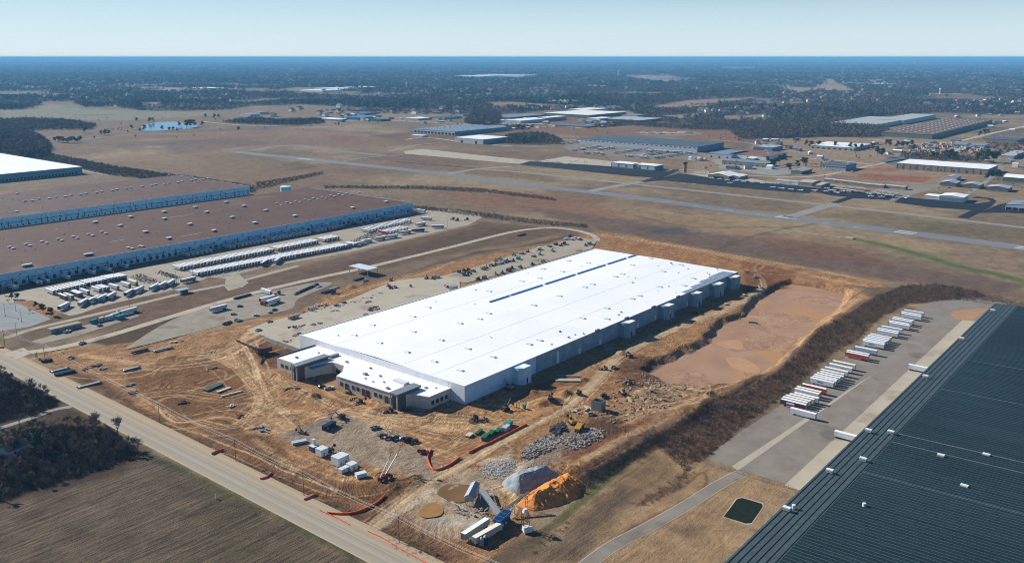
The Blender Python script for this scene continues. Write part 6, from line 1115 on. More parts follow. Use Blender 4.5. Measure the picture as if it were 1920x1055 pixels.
for i, (px, py) in enumerate([(585, 577), (600, 572), (612, 571), (545, 614), (558, 613), (590, 608), (597, 606), (630, 583), (700, 577), (705, 580), (556, 629), (560, 626), (695, 582), (508, 604), (690, 566), (630, 800), (540, 640), (735, 640), (660, 748), (696, 745), (755, 756), (765, 770), (535, 728), (552, 727), (497, 806), (482, 803), (1080, 770), (1100, 765), (432, 760), (448, 780), (395, 690), (345, 755), (395, 660), (330, 640), (180, 685), (160, 690), (195, 690), (250, 735), (240, 722)]):
    p = P(px, py); o = empty('material_pile', (*p, max(gz(p), .25 if 495 < px < 760 and py < 645 else 0))); tag(o, f'small pile of boards and debris on the site, {nth(i+1)} in the scatter', 'pile', 'small piles of material on the site'); rr_ = random.Random(i*3+1); t = MB(); c = rr_.choice(['tan', 'cream', 'grey', 'brown', 'black'])
    for k in range(9):
        x = rr_.gauss(0, 1.8); y = rr_.gauss(0, 1.2); l = rr_.uniform(.5, 2.2); a = rr_.uniform(0, 3.1); ca_, sa = math.cos(a), math.sin(a); q = [(x+u*ca_-v*sa, y+u*sa+v*ca_) for u, v in ((-l, -.3), (l, -.3), (l, .3), (-l, .3))]; z0 = rr_.uniform(0, .5); t.hexa([(u, v, z0-.2) for u, v in q], [(u, v, z0+.35) for u, v in q])
    kid(o, t.build('boards', [COLS[c]])); 
# --- wooden utility poles and wires
PO = [((9.4, 649), (6, 629)), ((85, 677.5), (82, 661)), ((300, 793), (294, 757)), ((442.5, 864), (439.5, 821)), ((570, 928), (566, 884)), ((748.5, 1016), (743.5, 967))]
wood = M('pole_wood', (.10, .075, .055), .9, .2, 2); tops = []
PXX = [P(*b_)[0] for b_, t_ in PO]; px0 = sum(PXX[2:])/4
poles = [(P(*b_)[0], P(*b_)[1], 13.0) for b_, t_ in PO]
poles.append((poles[-1][0], poles[-1][1]-62, 13.)); poles.insert(0, (poles[0][0], poles[0][1]+70, 13.))
poles.sort(key=lambda q: -q[1])
for i, (x, y, h) in enumerate(poles):
    g_ = gz((x, y)); o = empty('utility_pole', (x, y, g_)); tag(o, f'wooden utility pole along the county road, {nth(i+1)} from the far end', 'utility pole', 'utility poles along the county road')
    t = MB(); t.tube((0, 0, -1), (0, 0, h), .2, .13, n=7); kid(o, t.build('pole', [wood])); t = MB(); t.box(-1.3, 1.3, -.08, .08, h-1.0, h-.8); kid(o, t.build('crossarm', [wood])); t = MB()
    for s in (-1.2, -.5, .5, 1.2): t.tube((s, 0, h-.8), (s, 0, h-.5), .08, n=5)
    kid(o, t.build('insulator', [steel])); tops.append((x, y, g_+h-.5))
wirem = M('aluminium_wire', (.62, .60, .56), .4, .05, 1, .5)
for s in (-1.2, .5, 1.2):
    t = MB()
    for a, b_ in zip(tops[:-1], tops[1:]):
        pr = None
        for k in range(9):
            u = k/8; q = (a[0]+(b_[0]-a[0])*u+s, a[1]+(b_[1]-a[1])*u, a[2]+(b_[2]-a[2])*u-4*u*(1-u)*1.2)
            if pr: t.tube(pr, q, .05, n=4, cap=False)
            pr = q
    o = t.build('power_line', [wirem]); tag(o, {-1.2: 'power line on the road side of the utility poles', .5: 'middle power line on the utility poles', 1.2: 'power line on the site side of the utility poles'}[s], 'wire', 'power lines along the county road')
def mk_light():
    o = empty('light_pole', (0, 0, 0)); t = MB(); t.tube((0, 0, 0), (0, 0, 11), .2, .12, n=6); kid(o, t.build('pole', [steel])); t = MB(); t.box(-1.2, 1.2, -.25, .25, 10.8, 11.1); kid(o, t.build('lamp_head', [steel])); t = MB(); t.tube((0, 0, 0), (0, 0, .8), .4, n=8); kid(o, t.build('base', [conc])); return o
for i, (px, py) in enumerate([(10, 592), (41, 604), (30, 583), (32, 631), (243, 577), (390, 521), (421, 533), (448, 508), (548, 488), (597, 478), (839, 425), (362, 518), (331, 530), (690, 455), (215, 530)]): place('light_pole', mk_light, (*P(px, py), .05), R(rnd.uniform(0, 90)), f'tall light pole in the left-hand yards, {nth(i+1)} from the left', 'light pole', 'light poles in the left-hand yards')
# --- orange barrier fences
orm = M('orange_mesh', (.78, .12, .03), .6, .12, 1)
def fence(pts, lab, h=.95, mat=None, w_=.25, ps=4, cat='fence'):
    q = smooth(PP(pts), 5); o = empty('barrier_fence', (q[0][0], q[0][1], 0)); tag(o, lab, cat); t = MB(); x0, y0 = q[0]
    for a, b_ in zip(q[:-1], q[1:]):
        d = math.hypot(b_[0]-a[0], b_[1]-a[1]) or 1; nx, ny = -(b_[1]-a[1])/d*w_/2, (b_[0]-a[0])/d*w_/2; za, zb = max(gz(a), -.2), max(gz(b_), -.2)
        t.hexa([(a[0]-nx-x0, a[1]-ny-y0, za-.3), (b_[0]-nx-x0, b_[1]-ny-y0, zb-.3), (b_[0]+nx-x0, b_[1]+ny-y0, zb-.3), (a[0]+nx-x0, a[1]+ny-y0, za-.3)], [(a[0]-nx-x0, a[1]-ny-y0, za+h), (b_[0]-nx-x0, b_[1]-ny-y0, zb+h), (b_[0]+nx-x0, b_[1]+ny-y0, zb+h), (a[0]+nx-x0, a[1]+ny-y0, za+h)])
    kid(o, t.build('mesh_panel', [mat or orm]))
    for p in q[::ps]: t = MB(); z = gz(p); t.box(p[0]-x0-.06, p[0]-x0+.06, p[1]-y0-.06, p[1]-y0+.06, z-.3, z+h+.3); kid(o, t.build('post', [wood]))
    return o
fence([(614, 962), (640, 964), (665, 961), (695, 949), (712, 938), (722, 928)], 'orange barrier fence curving round the corner of the site entrance', 1.0, w_=.35); fence([(570, 937), (580, 933), (593, 926)], 'short orange barrier beside the fifth utility pole'); fence([(488, 898), (500, 895), (510, 886)], 'short orange barrier left of the fifth utility pole'); fence([(397, 852), (408, 847), (420, 843)], 'short orange barrier beside the fourth utility pole', 1.3)
fence([(809, 842), (802, 856), (806, 872), (815, 881), (832, 877), (848, 868), (862, 857)], 'orange barrier fence bent like a hook beside the dark red pickup', 1.0, w_=.3); fence([(879, 848), (900, 838), (930, 825), (960, 809), (988, 795)], 'long straight orange barrier fence behind the skips', 1.0, w_=.3); fence([(-6, 652), (8, 652)], 'short orange barrier at the left edge beside the apron', 1.2); fence([(690, 996), (720, 1010), (760, 1034), (805, 1058)], 'thin orange barrier on the road verge right of the entrance', .5); fence([(600, 957), (630, 970), (655, 983)], 'thin orange barrier on the road verge left of the entrance', .5)
rail = M('fence_wire', (.10, .10, .10), .7, .1)
for pts, lab in [([(1312, 852), (1318, 866), (1345, 877), (1378, 885), (1410, 896), (1490, 918)], 'wire fence across the near end of the trailer yard')]:
    q = smooth(PP(pts), 5); o = empty('wire_fence', (*q[0], 0)); tag(o, lab, 'fence'); x0, y0 = q[0]; t = MB()
    for a, b_ in zip(q[:-1], q[1:]):
        for z in (.3, 1.1, 1.9): t.tube((a[0]-x0, a[1]-y0, z), (b_[0]-x0, b_[1]-y0, z), .04, n=4)
    kid(o, t.build('wire', [rail]))
    for p in q[::2]: t = MB(); t.tube((p[0]-x0, p[1]-y0, 0), (p[0]-x0, p[1]-y0, 2.0), .06, n=5); kid(o, t.build('post', [rail]))
# --- heaps
def heap(name, pts, h, mats, lab, seed, rough=.5, peak=None):
    q = smooth(PP(pts)+[PP(pts)[0]], 4)[:-1]; xs = [a for a, _ in q]; ys = [b_ for _, b_ in q]; n_ = 170; X, Y = np.meshgrid(np.linspace(min(xs), max(xs), n_), np.linspace(min(ys), max(ys), n_)); s = sdist(X.ravel(), Y.ravel(), q).reshape(X.shape); mxd = s.max()
    u = np.clip(s/mxd, 0, 1); z = h*np.minimum(1, u**.9*1.25); z = z*(1-.22*fbm(X, Y, 5, 3, seed)) - rough*2.2*np.abs(fbm(X+3*fbm(X, Y, 6, 2, seed+5), Y*.45, 3.2, 3, seed+3)-.5)*sstep(0, .4, u)*4*.5 - .3; z = np.where(s < 0, -.4, z)
    I_ = np.arange(n_*n_).reshape(n_, n_); f = np.stack([I_[:-1, :-1], I_[:-1, 1:], I_[1:, 1:], I_[1:, :-1]], -1).reshape(-1, 4); keep = (s.ravel()[f].max(1) > -.5)
    o = npmesh(name, np.stack([X.ravel(), Y.ravel(), z.ravel()], 1), f[keep], mats); o.data.polygons.foreach_set('use_smooth', np.ones(int(keep.sum()), bool)); tag(o, lab, 'heap'); return o
heap('gravel_pile', [(940, 905), (955, 892), (985, 883), (1020, 880), (1045, 886), (1052, 896), (1030, 908), (1000, 918), (975, 925), (950, 918)], 7.5, [M2('blue_grey_gravel', C(156, 166, 174), C(186, 194, 200), .6, C(132, 142, 150), .2)], 'blue-grey gravel heap beside the orange sand heap', 3, .6)
heap('sand_pile', [(968, 945), (985, 928), (1020, 905), (1060, 890), (1092, 900), (1096, 915), (1080, 935), (1040, 950), (1000, 958)], 7.5, [M2('orange_sand', C(220, 136, 62, 1.1), C(240, 164, 88, 1.1), .4, C(186, 104, 44), .15)], 'bright orange sand heap beside the blue-grey gravel heap', 9, 1.5)
heap('dirt_pile', [(968, 795), (1000, 770), (1040, 752), (1062, 758), (1050, 772), (1010, 790)], 0.9, [M2('tan_dirt', C(196, 150, 100), C(170, 124, 80), .4)], 'low dirt heap right of the turquoise portable toilet', 5, .4)
# rubble: too many lumps to count
def rubble(name, pts, n_, smin, smax, mat, lab):
    q = PP(pts); xs = [a for a, _ in q]; ys = [b_ for _, b_ in q]; t = MB(); k = 0; rr_ = random.Random(len(lab))
    while k < n_:
        x = rr_.uniform(min(xs), max(xs)); y = rr_.uniform(min(ys), max(ys))
        sd_ = sdist(np.array([x]), np.array([y]), q)[0]
        if sd_ < -3 or rr_.random() > .12+sd_/5: continue
        k += 1; s = rr_.uniform(smin, smax); a = rr_.uniform(0, 3); z = gz((x, y)); ca_, sa = math.cos(a), math.sin(a); c4 = [(x+(u*ca_-v*sa)*s, y+(u*sa+v*ca_)*s*rr_.uniform(.5, 1)) for u, v in ((-.5, -.5), (.5, -.5), (.5, .5), (-.5, .5))]; dz = [rr_.uniform(.2, .7)*s for _ in range(4)]
        t.hexa([(u, v, z-.4) for u, v in c4], [(u+rr_.uniform(-.2, .2)*s, v+rr_.uniform(-.2, .2)*s, z+d) for (u, v), d in zip(c4, dz)])
    o = t.build(name, [mat]); o['kind'] = 'stuff'; o['label'] = lab; return o
conr = M2('broken_concrete', C(140, 132, 124), C(220, 212, 202), 1.3, C(110, 92, 78), .3, thr=.56)
rubble('concrete_rubble', [(975, 845), (1000, 825), (1040, 808), (1060, 822), (1040, 842), (1000, 858), (980, 862)], 900, .35, 1.4, conr, 'grey broken concrete heaped beside the dirt road'); rubble('concrete_rubble', [(1040, 830), (1085, 805), (1140, 800), (1130, 825), (1080, 845)], 560, .35, 1.4, conr, 'broken slabs and rubble behind the yellow dump truck')
rubble('white_rubble', [(895, 875), (920, 862), (960, 860), (970, 880), (930, 900), (905, 895)], 900, .25, .8, M('white_chalk', C(214, 208, 200), .9, .15, 1), 'white rubble scattered behind the puddles'); rubble('dark_rubble', [(1028, 805), (1055, 790), (1062, 805), (1040, 818)], 90, 1, 2.4, M('dark_scrap', (.05, .05, .06), .8, .4, 1), 'dark scrap heaped on the rubble'); rubble('clods', [(1160, 700), (1300, 720), (1280, 760), (1150, 800), (1110, 780)], 260, .4, 1.5, M('dry_clay', C(200, 172, 140), .95, .2, 1), 'clods of dry clay on the rutted ground')
rubble('pallet_scrap', [(648, 455), (700, 432), (722, 442), (690, 452), (665, 458)], 300, .5, 1.5, M2('pallet_wood', C(160, 140, 120), C(200, 190, 180), 2), 'loose pallets piled between the parked trailers'); rubble('pallet_scrap', [(240, 520), (262, 512), (300, 526), (305, 532), (275, 533)], 240, .5, 1.4, MATS['pallet_wood'], 'loose scrap piled in the near yard'); rubble('pallet_scrap', [(290, 512), (302, 507), (345, 520), (335, 524), (318, 522)], 260, .4, 1.1, M('dark_scrap2', (.09, .09, .10), .9, .3, 1), 'dark grey scrap mound in the near yard')
rubble('storage_yard_goods', [(1700, 285), (1725, 272), (1790, 268), (1850, 278), (1830, 288), (1740, 287)], 260, 3, 9, M2('stored_goods', C(190, 150, 120), C(210, 200, 190), .3), 'goods stored in the open yard behind the tan warehouse')
rubble('scrap_line', [(540, 590), (570, 583), (640, 569), (720, 548), (722, 552), (640, 575), (560, 594)], 160, .5, 2.0, M2('line_scrap', C(120, 120, 122), C(190, 188, 186), 1), 'building material strewn along the far edge of the slab'); rubble('debris_line', [(1180, 690), (1220, 705), (1340, 720), (1420, 690), (1425, 696), (1340, 730), (1210, 720)], 120, .4, 1.2, MATS['dry_clay'], 'clods along the near shore of the muddy basin')
# --- mixing plant in the foreground
P0 = P(930, 985); o = empty('batch_hopper', (*P(940, 985), 0), R(12)); tag(o, 'bright blue feed hopper of the mixing plant', 'hopper'); bm_ = COLS['dark_blue']; bm2 = M('bright_blue', (.01, .11, .42), .4, .1)
t = MB(); t.hexa([(-4, -1.3, 2.0), (6, -1.3, 2.0), (6, 1.3, 2.0), (-4, 1.3, 2.0)], [(-4.6, -2.2, 5.2), (6.6, -2.2, 5.2), (6.6, 2.2, 5.2), (-4.6, 2.2, 5.2)], bottom=False); kid(o, t.build('bin', [bm2]))
for k in range(3): t = MB(); t.box(-4+k*3.5, -1.2+k*3.5, -1.7, 1.7, 5.21, 5.3); kid(o, t.build('bin_opening', [blk]))
for x_ in (-3.6, 1, 5.6):
    for y_ in (-1.2, 1.2): t = MB(); t.box(x_-.2, x_+.2, y_-.2, y_+.2, -.3, 2.3); kid(o, t.build('leg', [bm_]))
t = MB(); t.box(-5, 7, -.9, .9, .6, 1.5); kid(o, t.build('frame', [bm2]))
def conveyor(a, b_, za, zb, w_, mat, lab, beltm=None):
    A_ = P(*a); B_ = P(*b_); o = empty('conveyor', (*A_, 0), ang(A_, B_)); tag(o, lab, 'conveyor'); L_ = math.hypot(B_[0]-A_[0], B_[1]-A_[1]); t = MB()
    for s in (-w_/2, w_/2):
        t.tube((0, s, za), (L_, s, zb), .12, n=4); t.tube((0, s, za+.9), (L_, s, zb+.9), .12, n=4); n_ = int(L_/1.6)
        for k in range(n_): u = k/n_; v = (k+1)/n_; t.tube((L_*u, s, za+(zb-za)*u+(.9 if k % 2 else 0)), (L_*v, s, za+(zb-za)*v+(0 if k % 2 else .9)), .08, n=3)
    kid(o, t.build('truss', [mat])); t = MB(); t.hexa([(0, -w_/2, za+.95), (L_, -w_/2, zb+.95), (L_, w_/2, zb+.95), (0, w_/2, za+.95)], [(0, -w_/2, za+1.1), (L_, -w_/2, zb+1.1), (L_, w_/2, zb+1.1), (0, w_/2, za+1.1)]); kid(o, t.build('belt', [beltm or rim]))
    for u in (.35, .9):
        for s in (-w_/2, w_/2): t = MB(); t.tube((L_*u, s*1.6, 0), (L_*u, s, za+(zb-za)*u), .13, n=5); kid(o, t.build('leg', [mat]))
    return o
lg = M('plant_grey', C(190, 200, 206), .5, .15, .5)
conveyor((938, 975), (903, 940), 2.0, 6.0, 2.4, lg, 'pale conveyor rising from the blue hopper to the grey bins', lg); conveyor((946, 966), (992, 951), 2.5, 7.5, 1.4, capm, 'dark lattice conveyor rising towards the orange sand heap'); conveyor((918, 925), (902, 938), 1, 5, 1.6, lg, 'short grey conveyor on the far side of the bins', lg)
o = empty('storage_bin', (*P(880, 945), 0), R(28)); tag(o, 'long pale grey storage bin with a sloped roof at the mixing plant', 'bin'); t = MB(); t.box(-1, 13, -2, 2, 2.2, 4.6); kid(o, t.build('bin', [lg])); t = MB(); t.gable(-1, 13, -2, 2, 4.6, 1.4, 'x', 0, 0); kid(o, t.build('bin_roof', [lg]))
for x_ in (0, 6, 12):
    for y_ in (-1.8, 1.8): t = MB(); t.box(x_-.15, x_+.15, y_-.15, y_+.15, -.3, 2.2); kid(o, t.build('leg', [steel]))
o = empty('machinery_frame', (*P(882, 960), 0), R(-45)); tag(o, 'tangle of grey machinery and pipes beside the storage bin', 'machinery'); rr_ = random.Random(5)
for k in range(26): t = MB(); a = (rr_.uniform(-7, 7), rr_.uniform(-3, 3), rr_.uniform(.2, 3)); t.tube(a, (a[0]+rr_.uniform(-3, 3), a[1]+rr_.uniform(-2, 2), rr_.uniform(.3, 3.5)), rr_.uniform(.08, .35), n=5); kid(o, t.build('pipe', [rr_.choice([lg, steel, COLS['cream'], rim])]))
o = empty('ramp_beam', (*P(868, 955), 0), ang(P(850, 948), P(885, 968))); tag(o, 'long pale concrete beam lying beside the plant', 'beam'); t = MB(); t.box(-9, 9, -.6, .6, -.2, .9); kid(o, t.build('beam', [conc])); t = MB(); t.box(-9, 9, -.2, .2, .9, 1.1); kid(o, t.build('rail', [steel]))
o = empty('screen_tower', (*P(985, 992), 0), R(60)); tag(o, 'dark lattice tower with a white head at the right end of the plant', 'machinery'); t = MB()
for s in (-1.5, 1.5):
    for u in (-1.5, 1.5): t.tube((s, u, -.3), (s*.8, u*.8, 9), .16, n=4)
for k in range(6):
    for s in (-1.5, 1.5): t.tube((s, -1.5, k*1.5), (s, 1.5, k*1.5+1.5), .09, n=3); t.tube((-1.5, s, k*1.5), (1.5, s, k*1.5+1.5), .09, n=3)
kid(o, t.build('lattice', [rim])); t = MB(); t.box(-4, -.5, -2, 2, .5, 3.0, tx=.5); kid(o, t.build('engine_cover', [WH])); t = MB(); t.tube((0, 0, 9), (0, 0, 10.5), 1.6, .8, n=8); kid(o, t.build('head', [WH]))
A_ = P(868, 1015); B_ = P(912, 986); o = trailer(A_, ang(A_, B_), 'grey', 'open-topped grey trailer left of the white one at the mixing plant', None, 2, 0, 17.5); A_ = P(888, 1022); B_ = P(934, 996); o = trailer(A_, ang(A_, B_), 'cream', 'white plant trailer in front of the blue hopper', None, 2, 0, 17.5)
for i, q in enumerate([(903, 1021), (910, 1018)]):
    o = empty('fuel_tank', (*P(*q), 0)); tag(o, ['upright blue-grey cylinder beside the plant trailer, left one', 'upright blue-grey cylinder beside the plant trailer, right one'][i], 'tank'); t = MB(); t.tube((0, 0, 0), (0, 0, 3.4), 1.1, n=12); kid(o, t.build('shell', [COLS['dark_blue'] if i else COLS['grey']])); t = MB(); t.tube((0, 0, 3.4), (0, 0, 4), 1.1, .3, n=12); kid(o, t.build('cap', [lg]))
o = empty('gatehouse', (*P(342, 551), 0)); tag(o, 'teal gatehouse with a wide flat roof at the yard entrance', 'gatehouse'); t = MB(); t.box(0, 6, 0, 4, 0, 2.8); kid(o, t.build('walls', [COLS['teal']])); t = MB(); t.box(-4, 8, -1, 7, 3.4, 3.8); kid(o, t.build('roof', [lg])); t = MB(); t.box(1, 5, -.06, 0, 1, 2.2); kid(o, t.build('window', [blk]))
t = MB(); t.tube((-3.5, 6.5, 0), (-3.5, 6.5, 3.4), .12, n=5); kid(o, t.build('post', [steel]))
o = empty('road_sign', (*P(69, 672), 0), R(40)); tag(o, 'pale blue sign panel by the road on the left', 'sign'); t = MB(); t.box(-1.4, 1.4, -.08, .08, 1.2, 4.6); kid(o, t.build('panel', [COLS['pale_blue']])); t = MB(); t.tube((-1.2, 0, -.2), (-1.2, 0, 1.3), .1); t.tube((1.2, 0, -.2), (1.2, 0, 1.3), .1); kid(o, t.build('post', [wood]))
o = empty('marker_post', (*P(405, 934), 0)); tag(o, 'small white marker post in the ploughed field', 'post'); t = MB(); t.box(-.25, .25, -.2, .2, 0, 2); kid(o, t.build('post_body', [WH])); t = MB(); t.box(-.3, .3, -.25, .25, 2, 2.1); kid(o, t.build('cap', [steel]))
o = empty('culvert', (*P(1593, 447), 0)); tag(o, 'pale concrete culvert at the start of the green grass strip', 'culvert'); t = MB(); t.box(-3, 3, -5, 5, 0, 1.4, tx=.5, ty=.5); kid(o, t.build('headwall', [conc])); t = MB(); t.box(-1, 1, 5, 95, -.2, .5); kid(o, t.build('channel', [pale]))
o = empty('house', (*P(18, 858), 0), R(20)); tag(o, 'small house half hidden in the dark thicket on the left', 'house'); t = MB(); t.box(0, 14, 0, 9, 0, 3); kid(o, t.build('walls', [bl])); t = MB(); t.gable(0, 14, 0, 9, 3, 2.6, 'x', 0, 1); kid(o, t.build('roof', [bl, M('dark_shingle', (.06, .07, .07), .9, .2)])); t = MB(); t.box(3, 4.2, -.05, .02, 1, 2.2); kid(o, t.build('window', [blk]))
# ================================================================ VEGETATION, FAR SUBURBS, AIR
def tintmat(name, rough=.9, nscale=.6):
    m = bpy.data.materials.new(name); nt, b = nodes(m); N = nt.nodes; L = nt.links; b.inputs['Roughness'].default_value = rough; b.inputs['Specular IOR Level'].default_value = .1
    a = N.new('ShaderNodeAttribute'); a.attribute_name = 'Tint'; g_ = N.new('ShaderNodeNewGeometry'); no = N.new('ShaderNodeTexNoise'); no.inputs['Scale'].default_value = nscale; L.new(g_.outputs['Position'], no.inputs['Vector'])
    mr = N.new('ShaderNodeMapRange'); mr.inputs['From Min'].default_value = .3; mr.inputs['From Max'].default_value = .7; mr.inputs['To Min'].default_value = .7; mr.inputs['To Max'].default_value = 1.3; L.new(no.outputs['Fac'], mr.inputs['Value'])
    v = N.new('ShaderNodeVectorMath'); v.operation = 'SCALE'; L.new(a.outputs['Color'], v.inputs[0]); L.new(mr.outputs[0], v.inputs['Scale']); L.new(v.outputs[0], b.inputs['Base Color']); return m
folm = tintmat('woodland_foliage')
def cloud_proto(n_, seed, size=.42, up=.0, taper=.25):
    """unit crown (radius 1, height 0..1) of n loose leaf-clump triangles"""
    g = np.random.default_rng(seed); d = g.normal(size=(n_, 3)); d /= np.linalg.norm(d, axis=1)[:, None]; r = g.random(n_)**.45; c = d*r[:, None]*np.array([.85, .85, .42])+np.array([0, 0, .56]); c[:, :2] *= (1-taper*(c[:, 2:3]-.3))
    a = g.normal(size=(n_, 3, 3))*size*np.array([1, 1, .55])*.6; v = c[:, None, :]+a; return v.reshape(-1, 3)
def twig_proto(n_, seed, w_=.03):
    g = np.random.default_rng(seed); out = np.empty((n_, 3, 3)); a = g.random(n_)*6.283; sp = g.random(n_)**.7; h = .45+.55*g.random(n_); b_ = np.stack([np.cos(a)*.25*sp, np.sin(a)*.25*sp, np.zeros(n_)], 1); t = np.stack([np.cos(a)*sp, np.sin(a)*sp, h*(1-.4*sp)], 1)
    p = g.normal(size=(n_, 3))*np.array([1, 1, .2]); p /= np.linalg.norm(p, axis=1)[:, None]; out[:, 0] = b_-p*w_; out[:, 1] = b_+p*w_; out[:, 2] = t; out[: n_//2, 0] = t[: n_//2]-p[: n_//2]*w_*3.2-np.array([0, 0, .15]); out[: n_//2, 1] = t[: n_//2]+p[: n_//2]*w_*3.2-np.array([0, 0, .25])
    return out.reshape(-1, 3)
def scatter(name, xy, h, r, protos, cols, label, zf=None, mat=None, sink=.3):
    """many plants nobody could count, merged into one mesh"""
    n_ = len(xy); g = np.random.default_rng(n_+len(label)); V = []; Cc = []; z0 = hfun(xy[:, 0], xy[:, 1]) if zf else np.zeros(n_); k = g.integers(0, len(protos), n_); a = g.random(n_)*6.283
    for i, p in enumerate(protos):
        s = k == i
        if not s.any(): continue
        ca_, sa = np.cos(a[s])[:, None], np.sin(a[s])[:, None]; x = (p[None, :, 0]*ca_-p[None, :, 1]*sa)*r[s][:, None]+xy[s, 0][:, None]; y = (p[None, :, 0]*sa+p[None, :, 1]*ca_)*r[s][:, None]+xy[s, 1][:, None]; z = p[None, :, 2]*h[s][:, None]+(z0[s]-sink)[:, None]
        V.append(np.stack([x, y, z], -1).reshape(-1, 3)); Cc.append(np.repeat(cols[s], len(p), 0))
    V = np.concatenate(V); Cc = np.concatenate(Cc); t = np.arange(len(V)).reshape(-1, 3); o = npmesh(name, V, t, [mat or folm], Cc); o['kind'] = 'stuff'; o['label'] = label; return o
def jit(poly, sp, world=False, seed=1, thin=None):
    q = poly if world else PP(poly); xs = [a for a, _ in q]; ys = [b_ for _, b_ in q]; g = np.random.default_rng(seed); X, Y = np.meshgrid(np.arange(min(xs), max(xs), sp), np.arange(min(ys), max(ys), sp)); X = X.ravel()+(g.random(X.size)-.5)*sp*1.3; Y = Y.ravel()+(g.random(Y.size)-.5)*sp*1.3
    k = sdist(X, Y, q) > 0; X, Y = X[k], Y[k]
    if thin: k = g.random(X.size) < thin; X, Y = X[k], Y[k]
    return np.stack([X, Y], 1)
BARE = np.array(C(122, 108, 96)); DARKB = np.array(C(92, 78, 70)); GRN = np.array(C(58, 82, 54)); GRN2 = np.array(C(70, 90, 62)); RED = np.array(C(140, 112, 92))
def mixcol(xy, g, sc_=300, gthr=.6, base=None):
    n_ = len(xy); f = fbm(xy[:, 0], xy[:, 1], sc_, 4, 12)+g.normal(size=n_)*.03; c = np.where((f > gthr)[:, None], GRN, BARE if base is None else base)*(.75+.5*g.random(n_))[:, None]; m = g.random(n_) < .22; c[m] = c[m]*.62; m = g.random(n_) < .12; c[m] = RED*1.1; return c
fp_ = [cloud_proto(12, s, .5) for s in range(6)]; fp2 = [cloud_proto(7, s+20, .75) for s in range(4)]; fmid = [cloud_proto(26, s+40, .34) for s in range(6)]
FW_ = PP([(a, max(b_, 111.5)) for a, b_ in FOREST]); CW = [PP(q) for q, c in CLEAR]
g0 = np.random.default_rng(5); XY = []; HS = []; RS = []; LOD = []
for r0, r1, sp, rad, hh in [(1900, 3000, 10.5, 6.5, 12), (3000, 4500, 15, 9, 13), (4500, 7500, 25, 15, 14), (7500, 13000, 46, 27, 16), (13000, 30000, 110, 62, 22), (30000, 70000, 300, 170, 34)]:
    nn_ = int(2*.72*(r1*r1-r0*r0)/2/(sp*sp)); D_ = np.sqrt(g0.random(nn_)*(r1*r1-r0*r0)+r0*r0); u = (g0.random(nn_)*2-1)*.68; x = D_*FW[0]+u*D_*RT[0]; y = D_*FW[1]+u*D_*RT[1]
    k = sdist(x, y, FW_) > -rad; x, y = x[k], y[k]
    for cw in CW:
        q = [a for a, _ in cw]; w = [b_ for _, b_ in cw]; m = (x > min(q)) & (x < max(q)) & (y > min(w)) & (y < max(w)); inside = np.zeros(x.shape, bool); inside[m] = sdist(x[m], y[m], cw) > 0; x, y = x[~inside], y[~inside]
    dens = fbm(x, y, 200, 4, 14); k = ((dens > .39) | (g0.random(x.size) < .25)) & ~((np.hypot(x, y) > 3300) & opening(x, y)); x, y = x[k], y[k]
    XY.append(np.stack([x, y], 1)); HS.append(hh*(.5+1.1*fbm(x, y, 90, 3, 15))*(.7+.5*g0.random(x.size))); RS.append(rad*(.6+.6*g0.random(x.size))); LOD.append(np.full(x.size, r0))
for j, (a, b_, c, d) in enumerate(zip(XY, HS, RS, LOD)):
    scatter('far_woodland', a, b_, c, fmid if d[0] < 2500 else fp_ if d[0] < 7000 else fp2, mixcol(a, g0, 420, .56), f'bare and evergreen woodland stretching to the horizon, belt {nth(j+1)} away')
def wood(poly, sp, h, r, lab, seed=3, gthr=.62, base=None, protos=None, zf=False, thin=None, name='woodland'):
    xy = jit(poly, sp, seed=seed, thin=thin); g = np.random.default_rng(seed)
    if len(xy) == 0: return
    return scatter(name, xy, h*(.6+.7*g.random(len(xy))), r*(.6+.7*g.random(len(xy))), protos or fmid, mixcol(xy, g, 120, gthr, base), lab, zf)
wood([(0, 226), (60, 224), (130, 227), (180, 236), (170, 244), (90, 244), (0, 250)], 9, 11, 5.5, 'bare wood along the left edge below the green field', 4, .8); wood([(-20, 246), (50, 248), (85, 262), (98, 278), (92, 296), (50, 298), (0, 288), (-20, 288)], 7, 12, 5, 'dark bare wood above the white warehouse roof', 5, .6)
wood([(30, 284), (95, 290), (150, 300), (215, 313), (300, 326), (390, 338), (478, 352), (478, 362), (380, 350), (280, 338), (190, 326), (120, 308), (40, 296)], 4.5, 5, 3.2, 'belt of brown scrub behind the brown-roofed warehouses', 6, .8); wood([(420, 230), (470, 222), (520, 226), (600, 224), (610, 232), (560, 236), (480, 234)], 9, 10, 5.5, 'trees round the village at the field edge', 7, .5)
wood([(870, 232), (885, 212), (915, 208), (940, 216), (935, 234), (900, 236)], 8, 15, 6, 'bare wood behind the blue-grey warehouse', 8, .9); wood([(938, 270), (950, 256), (985, 252), (1020, 252), (1055, 264), (1050, 270), (1000, 272)], 8, 10, 5.5, 'bare wood left of the dark-roofed warehouse', 9, .55); wood([(940, 240), (965, 236), (990, 238), (985, 244), (950, 245)], 9, 8, 5, 'scrub beside the blue-grey warehouse', 10, .4)
wood([(1110, 236), (1180, 228), (1290, 236), (1400, 241), (1420, 246), (1300, 244), (1180, 236), (1120, 240)], 9, 9, 5, 'line of trees along the reddish field', 11, .6); wood([(1380, 238), (1440, 232), (1560, 235), (1650, 240), (1670, 250), (1640, 258), (1540, 257), (1440, 260), (1390, 262), (1370, 250)], 9, 13, 6.5, 'broad bare wood in front of the pale far warehouses', 12, .8)
